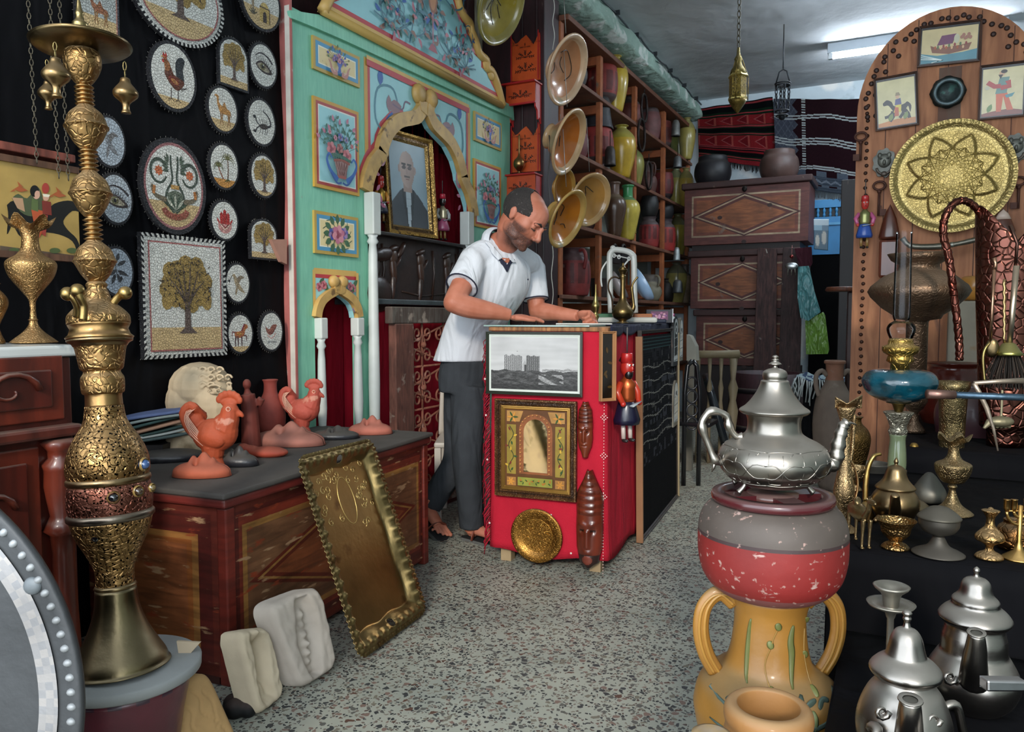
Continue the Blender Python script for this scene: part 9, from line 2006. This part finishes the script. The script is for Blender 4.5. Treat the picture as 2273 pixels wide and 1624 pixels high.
mb=MB(); P=spl([q(2182,560),q(2176,520),q(2160,478),q(2130,452),q(2102,456),q(2082,490),q(2082,530),q(2094,570),q(2106,640),q(2116,700),q(2124,760),q(2126,800)],6); mb.tube(P,[.012+.0025*(i%2)*1 for i in range(len(P))],10,'6d4238'); mb.build('twisted_handle',cop,t)
t=thing('fire_brush',q(2240,830,-.25),'brass fireside brush with long pale rod and dark bristles','brush'); d2=2.45; q2=lambda x,y,e=0:at(x,y,d2+e)
mb=MB(); mb.tube([q2(2256,590),q2(2240,770)],.009,12,'b9a894'); mb.tube([q2(2254,590),q2(2258,540),q2(2242,500)],.005,8,'5a4038'); mb.build('rod',brs,t)
mb=MB(); c=q2(2238,788); mb.lathe([(32*d2/F,0),(24*d2/F,.012),(14*d2/F,.035),(9*d2/F,.04),(0,.04)],24,'8f8a4f',T=Matrix.Translation(c)); mb.build('brass_cap',brs,t)
mb=MB(); R2=random.Random(1)
for i in range(140): a=R2.random()*6.28; r_=sqrt(R2.random())*.034; e=c+V((r_*cos(a),r_*sin(a),0)); mb.tube([e,e+V((r_*cos(a)*.7,r_*sin(a)*.7,-.05)),e+V((r_*cos(a)*1.2+jit(.006),r_*sin(a)*1.2,-.105))],.0014,3,['2a2420','4a3c32'][i%2])
o=mb.build('bristles',M('bristle',None,rough=.9),t); o['kind']='stuff'
mb=MB(); mb.tube([q2(2207,598),q2(2198,760)],.0048,8,'a58068'); mb.tube(spl([q2(2198,760),q2(2186,775),q2(2182,800),q2(2186,850)],4),.005,8,'8a7a4c'); mb.ball(q2(2202,772,.0),(.02,.008,.03),'6a5a40'); mb.tube([q2(2207,598),q2(2210,585),q2(2206,572)],[.008,.005,.007],8,'a58068'); mb.build('fire_ladle',brs,label='long thin brass fire ladle hanging beside the copper scuttle',cat='ladle')
mb=MB(); mb.tube([q2(2228,620+i*10) if i%2 else q2(2230,620+i*10) for i in range(15)],.005,6,'a58a60'); mb.build('twisted_poker',brs,label='twisted brass poker between ladle and brush rod',cat='poker')
V_('red_brown_pot',2118,815,ZB,[(0,830),(46,828),(66,800),(70,770),(68,740),(58,710),(50,694),(56,684),(48,684),(0,700)],M('brown_glaze',None,rough=.25,var=.3,vs=8,coat=.4),'4f1d14','dark glossy red-brown pot standing behind the brass column','pot',d=3.35)
V_('ochre_bowl',2165,662,ZB,[(0,662),(28,662),(38,640),(36,620),(30,612),(22,612),(0,625)],glz,'b07a34','small ochre glazed pot on the pale dish behind the scuttle','pot',d=3.7)
SC.objects['ochre_bowl'].location.z=ony(2165,662,3.95).z
mb=MB(); p=at(2150,640,3.75); mb.lathe([(0,0),(50*3.75/F,0),(78*3.75/F,.02),(80*3.75/F,.03),(60*3.75/F,.025),(0,.012)],40,'c29a70',T=Matrix.Translation(p)@Matrix.Rotation(YAW,4,'Z')@Matrix.Rotation(radians(72),4,'X')); mb.build('straw_dish',M('straw',None,rough=.7,var=.1,bt='weave',bs=60,bd=.003),label='pale peach ridged dish propped upright behind the brass bowl',cat='dish')
p=V((*at(2190,690,3.6)[:2],ZB)); zz=at(2190,668,3.6).z; mb=MB(); mb.box((p.x-.16,p.y-.1,ZB),(p.x+.3,p.y+.12,zz),'8a8578'); mb.build('stone_block',MC['plaster'],label='grey stone block carrying the ochre pot at the door foot',cat='block',bev=.01)
SC.objects['ochre_bowl'].location=(p.x-.04,p.y,zz+.001)
V_('large_dark_jar',2160,930,ZB,[(0,960),(60,958),(74,920),(76,880),(60,845),(40,830),(34,822),(0,822)],M('purple_glaze',None,rough=.4,var=.3,coat=.2,dust=.4),'4a2a30','large dark purple-brown jar behind the fire brush','jar',d=3.05)
mb=MB(); P=[at(x,y,1.95) for x,y in ((2270,845),(2220,846),(2162,850),(2172,868),(2190,905),(2205,950),(2215,1000))]; mb.tube([P[0],P[1],P[2]],[.008,.006,.005],8,'b5a392'); mb.tube(P[2:],[.005,.006,.006,.004,.002],8,'b5a392'); mb.build('folding_divider',MC['old_silver'],label='bent pale metal rod pointing down over the black cloth at the right',cat='tool')
mb=MB(); mb.tube([at(2118,876,1.8),at(2273,882,1.8),at(2330,884,1.8)],[.008,.008,.008],12,'4a5f70'); mb.tube([at(2058,874,1.8),at(2118,876,1.8)],.011,10,'8a6a60'); mb.build('metal_tube_tool',MC['old_silver'],label='slim bluish metal rod with a copper grip lying level at the right edge',cat='rod')
p=at(2222,935,2.1); k=2.1/F; mb=MB(); mb.ball(p,(28*k,.02,12*k),rot=Matrix.Rotation(YAW,3,'Z')); mb.tube([p+RT*(-24*k),p+RT*(-38*k)-UZ*16*k],[9*k,3*k],8); mb.tube([p+UZ*8*k,p+UZ*70*k],3*k,8)
for i in range(4): mb.ball(p+RT*((-8+i*9)*k)-UZ*11*k,(4*k,4*k,5*k))
mb.build('metal_clamp',M('clamp_metal','8d8368',rough=.5,metal=.7,var=.3),label='small grey toothed metal clamp hanging below the bent rod',cat='clamp',rem=.002)
V_('big_brass_vase',2262,1010,ZA,[(0,1120),(34,1118),(30,1060),(30,980),(24,900),(30,880),(0,880)],brf,'5c4a30','dark brass column vase at the right picture edge','vase',d=2.3) if False else None
V_('silver_bowl',1940,960,ZA,[(0,985),(22,984),(30,960),(36,945),(34,943),(26,955),(0,965)],MC['dark_pewter'],'5f5d58','grey metal bowl behind the blue oil lamp','bowl',d=2.7)
V_('brass_bell',2030,960,ZA,[(26,962),(22,945),(14,930),(11,915),(6,905),(0,903)],brs,'9a7c3c','small brass bell behind the oil lamp stem','bell',d=2.75)
# near right stack: amphora, red pot, trivet, teapot
dS=1.56; kS=dS/F; sp0=at(1708,1400,dS); sp0.z=0; YS=705+H/kS
P0=lambda pr,n=4:[(max(r,0)*kS,(YS-y)*kS) for r,y in (spl(pr,n) if n else pr)]
yg=M('amphora_glaze',None,rough=.45,var=.18,vs=6,bs=14,bd=.003,wear=[('8f8a4a',.66,4)],coat=.15,dust=.5,dcol='5f6656')
am=thing('yellow_amphora',sp0,'tall mustard yellow two-handled amphora with painted green leaves','amphora')
mb=MB(); prof=P0([(0,YS),(70,YS-2),(80,YS-30),(105,1800),(140,1680),(160,1590),(161,1560),(150,1520),(122,1492),(96,1472),(84,1440),(78,1400),(76,1370),(78,1345),(83,1328),(86,1318),(84,1312),(74,1312),(70,1320),(0,1330)])
ds=sp0+V((0,0,0))
mb.lathe(prof,64,'8f6428',T=Matrix.Translation(sp0))
mb.build('body',yg,am)
def onsurf(x,y,off=.0015):
 zz=(YS-y)*kS; r_=0
 for (r1,z1),(r2,z2) in zip(prof,prof[1:]):
  if z1!=z2 and min(z1,z2)<=zz<=max(z1,z2): r_=r1+(r2-r1)*(zz-z1)/(z2-z1); break
 dx=(x-1708)*kS*.97; dx=max(-r_*.98,min(r_*.98,dx)); return sp0+RT*dx-FH*(sqrt(max(0,r_*r_-dx*dx))+off)+UZ*zz
mb=MB()
def stroke(pts,w,c='4f5f3a'):
 P=spl(pts,4); n=len(P); mb.tube([onsurf(x,y) for x,y in P],[max(.0012,w*kS*sin(pi*(i+.5)/(n))**.6*.62) for i in range(n)],6,c,flat=.25,ref=FH)
for x in (1728,): stroke([(1734,1356),(1728,1390),(1730,1420),(1724,1480)],12,'55592c')
stroke([(1648,1350),(1645,1400),(1640,1450),(1634,1480)],11,'55592c')
for x,y in ((1700,1358),(1684,1398),(1766,1425),(1680,1485),(1773,1487),(1775,1357)): stroke([(x-3,y-8),(x,y),(x+3,y+8)],12,'5f6434')
for pts in ([(1700,1362),(1690,1385),(1686,1400),(1672,1440),(1676,1480)],[(1768,1372),(1764,1420),(1772,1480)]): stroke(pts,2.5,'8a6a30')
for i in range(8):
 x=1600+i*31; stroke([(x-14,1512+8*sin(i)),(x,1506+8*sin(i*2)),(x+15,1496+10*sin(i*1.3))],16,['3f4f48','4a5c54'][i%2])
 if i%2: stroke([(x,1510),(x+2,1525),(x-2,1545)],11,'5f6a44')
for y in (1535,1580): stroke([(1556,y-30 if y<1560 else y-20),(1600,y-8),(1660,y+8),(1740,y+8),(1810,y-6),(1858,y-30)],10,'4a5a52')
mb.build('painted_leaves',M('leaf_paint',None,rough=.5,var=.2,vs=20),am)
for s in (-1,1):
 P=[V(c) for c in spl([sp0+RT*(s*x*kS)+UZ*((YS-y)*kS) for x,y in ((78,1336),(104,1314),(128,1320),(148,1350),(152,1400),(140,1450),(118,1490))],6)]; mb=MB()
 mb.tube(P,.0165,12,'8f6428',flat=.6,ref=FH)
 for o in (-.3,.3): mb.tube([p+FH*(-.0085)+RT*(o*.018) for p in P],.0035,6,'9a7030')
 mb.build('handle',yg,am)
rp=thing('red_pot',sp0+UZ*((YS-1312)*kS),'wide dusty red pot with a grey shoulder standing on the yellow amphora','pot')
b=1312; T=Matrix.Translation(sp0)
def rc_(z,a): y=YS-z/kS; return '4f4640' if y<1168 else ('3a2a2a' if y<1176 else ('781e1b' if y<1285 else '70403f'))
mb=MB(); q_=P0([(0,1311),(88,1311),(122,1298),(146,1268),(156,1230),(158,1190),(156,1155),(146,1128),(130,1112),(118,1107)],14); mb.lathe(q_,72,rc_,T=T); mb.build('body',M('red_pot_paint',None,rough=.62,var=.15,vs=9,bs=18,bd=.002,wear=[('a5867c',.63,70),('b59a92',.66,24,(1,1,3))],dust=.12,dcol='5f5650'),rp)
mb=MB(); mb.ball(onp(1796,1190,sp0-FH*.128,FH),(.011,.005,.007),'8a6a5a'); mb.build('chip',MC['plaster'],rp)
tv=thing('wooden_stand',sp0+UZ*((YS-1096)*kS),'dark maroon round lacquered stand with cut-outs between pot and teapot','stand')
z1=(YS-1106)*kS; z2=(YS-1087)*kS; mb=MB(); ro=130*kS
ang_o=[(.2,1.3),(1.85,2.9),(3.4,4.4),(4.9,6.0)]
mb.lathe([(ro*.8,z1-.004),(ro*.98,z1),(ro,z1+.006),(ro,z2-.006),(ro*.98,z2),(ro*.8,z2),(ro*.8,z1-.004)],64,'4a1c20',T=T,cl=False)
for a0,a1 in ang_o:
 n=8; a2=a1; a3=a0+2*pi/4+.0
for i in range(4):
 a=i*pi/2+.15; mb.box((-.022,0,z1),(.022,ro*.85,z2-.001),'4a1c20',T=T@Matrix.Rotation(a+YAW,4,'Z'))
mb.lathe([(0,z1),(ro*.42,z1),(ro*.42,z2-.0005),(0,z2-.0005)],40,'5a3c38',T=T); mb.build('lacquer_ring',M('maroon_lacquer',None,rough=.22,var=.15,coat=.5,dust=.5,dcol='6a5a56'),tv)
zt=z2+.0015; k=kS; yb=YS-zt/kS; q=lambda x,y,e=0:V((sp0.x,sp0.y,0))+RT*((x-1716)*k)+UZ*((YS-y)*k)+FH*e; cc=q(1716,YS)
tp=thing('silver_teapot',V((cc.x,cc.y,zt)),'large ornate silver teapot with curved spout standing on the red pot','teapot')
sl2=M('teapot_silver',None,rough=.3,metal=1,var=.18,vs=8,bs=8,bd=.001,dust=.45,dcol='8a847a'); TT=Matrix.Translation(V((cc.x,cc.y,0)))
SV2='948e86'
mb=MB(); mb.lathe(P0([(0,1070),(60,1069),(86,1060),(108,1040),(117,1016),(112,994),(96,977),(74,966),(60,956),(56,944),(56,928),(60,916),(63,910)]),72,SV2,T=TT); mb.build('body',sl2,tp)
mb=MB();
for i in range(10):
 a0=i*2*pi/10
 def g(da,y):
  zz=(YS-y)*kS; a=a0+da; r_=112*kS*(1-.0*y)
  for (r1,za),(r2,zb_) in zip(bp,bp[1:]):
   if min(za,zb_)<=zz<=max(za,zb_) and za!=zb_: r_=r1+(r2-r1)*(zz-za)/(zb_-za)
  return V((cc.x,cc.y,0))+V((cos(a)*r_,sin(a)*r_,zz))*1.0
 bp=P0([(0,1070),(60,1069),(86,1060),(108,1040),(117,1016),(112,994),(96,977),(74,966)])
 for pts in ([(-.25,988),(-.25,1045),(-.2,1050),(-.02,1050),(.0,1045),(.0,988)],[(-.3,1010),(-.12,1010),(.1,1036),(.33,1036)],[(-.3,1036),(-.12,1036),(.1,1010),(.33,1010)],[(-.3,984),(0,982),(.34,984)],[(-.3,1054),(0,1056),(.34,1054)],[(.14,990),(.2,985)],[(.14,1048),(.2,1052)]):
  mb.tube([g(*c) for c in spl(pts,3)],.0011,5,'8f8a82')
mb.build('embossed_knotwork',sl2,tp)
mb=MB(); mb.lathe(P0([(60,914),(67,914),(74,908),(71,903),(62,897),(50,884),(38,866),(31,850),(29,842),(24,840),(26,832),(24,822),(14,816),(6,814),(5,808),(14,806),(7,800),(8,796),(4,794),(7,790),(4,787),(0,786)],3),56,SV2,T=TT); mb.build('lid',sl2,tp)
P=spl([q(1646,965),q(1632,962),q(1618,940),q(1612,918),q(1580,908),q(1562,926),q(1560,945),q(1575,985),q(1588,1015),q(1604,1022)],4); mb=MB(); n=len(P); mb.tube(P,[.0068+.0028*max(0,cos(i*2*pi/8)) for i in range(n)],10,SV2); mb.tube([q(1590,1018),q(1586,1032),q(1582,1043)],[.005,.003,.001],8,SV2); mb.build('handle',sl2,tp)
P=spl([q(1815,1030),q(1832,1028),q(1850,1018),q(1856,990),q(1862,960),q(1868,940),q(1876,932)],4); mb=MB(); n=len(P); mb.tube(P,[(.02-.011*i/(n-1))*(1+.13*cos(i*1.9)) for i in range(n)],14,SV2); mb.tube([q(1870,938),q(1874,926)],[.008,.003],8,SV2); mb.tube(spl([q(1872,936),q(1884,934),q(1896,938)],3),[.008,.007,.006,.005,.004,.003,.002],8,SV2,flat=.5); mb.build('spout',sl2,tp)
for x,e in ((1634,-.035),(1786,-.035),(1650,.05),(1770,.05)):
 s=-1 if x<1716 else 1; mb=MB(); P=spl([q(x+s*2,1040,e),q(x,1052,e),q(x-s*10,1066,e),q(x-s*8+ (0),1078,e),q(x+s*4,1090 if e<0 else 1084,e)],4); mb.tube(P,[.013,.013,.012,.011,.01,.008,.006,.005,.0045,.004,.004,.004,.004,.004,.0045,.005,.006],9,SV2)
 zmin=min(v[2] for v in mb.v); mb.v=[(a,b_,zt+(c-zmin)*( (.062)/(max(v[2] for v in mb.v)-zmin))) for a,b_,c in mb.v]; mb.build('leg',sl2,tp)
d=1.22; k=d/F; jp=at(1705,1600,d); jp.z=0; yj=705+H/k
mb=MB(); mb.lathe([(max(r,0)*k,(yj-y)*k) for r,y in spl([(0,yj),(70,yj-2),(100,yj-120),(112,1820),(108,1700),(98,1640),(92,1610),(96,1590),(94,1572),(84,1560),(70,1560),(66,1568),(64,1600),(70,1660),(60,1800),(0,1850)],5)],56,lambda z,a:'8f6436',T=Matrix.Translation(jp))
n=len(mb.c)
mb.build('clay_jar',M('near_jar',None,rough=.65,var=.2,vs=7,bs=20,bd=.002,dust=.6,dcol='8f7a5c',coat=.1),label='open-mouthed orange and buff clay jar at the bottom picture edge',cat='jar')
p=onz(1576,1650,.0); p=V((*at(1580,1640,1.15)[:2],0)); z_=at(1580,1622,1.15).z; mb=MB(); mb.lathe([(0,0),(.03,0),(.036,z_*.6),(.026,z_-.03),(.03,z_-.004),(.02,z_),(0,z_-.01)],30,'a08458',T=Matrix.Translation(p)); mb.build('clay_bottle',MC['terracotta'],label='pale clay bottle top just entering the bottom edge',cat='bottle')
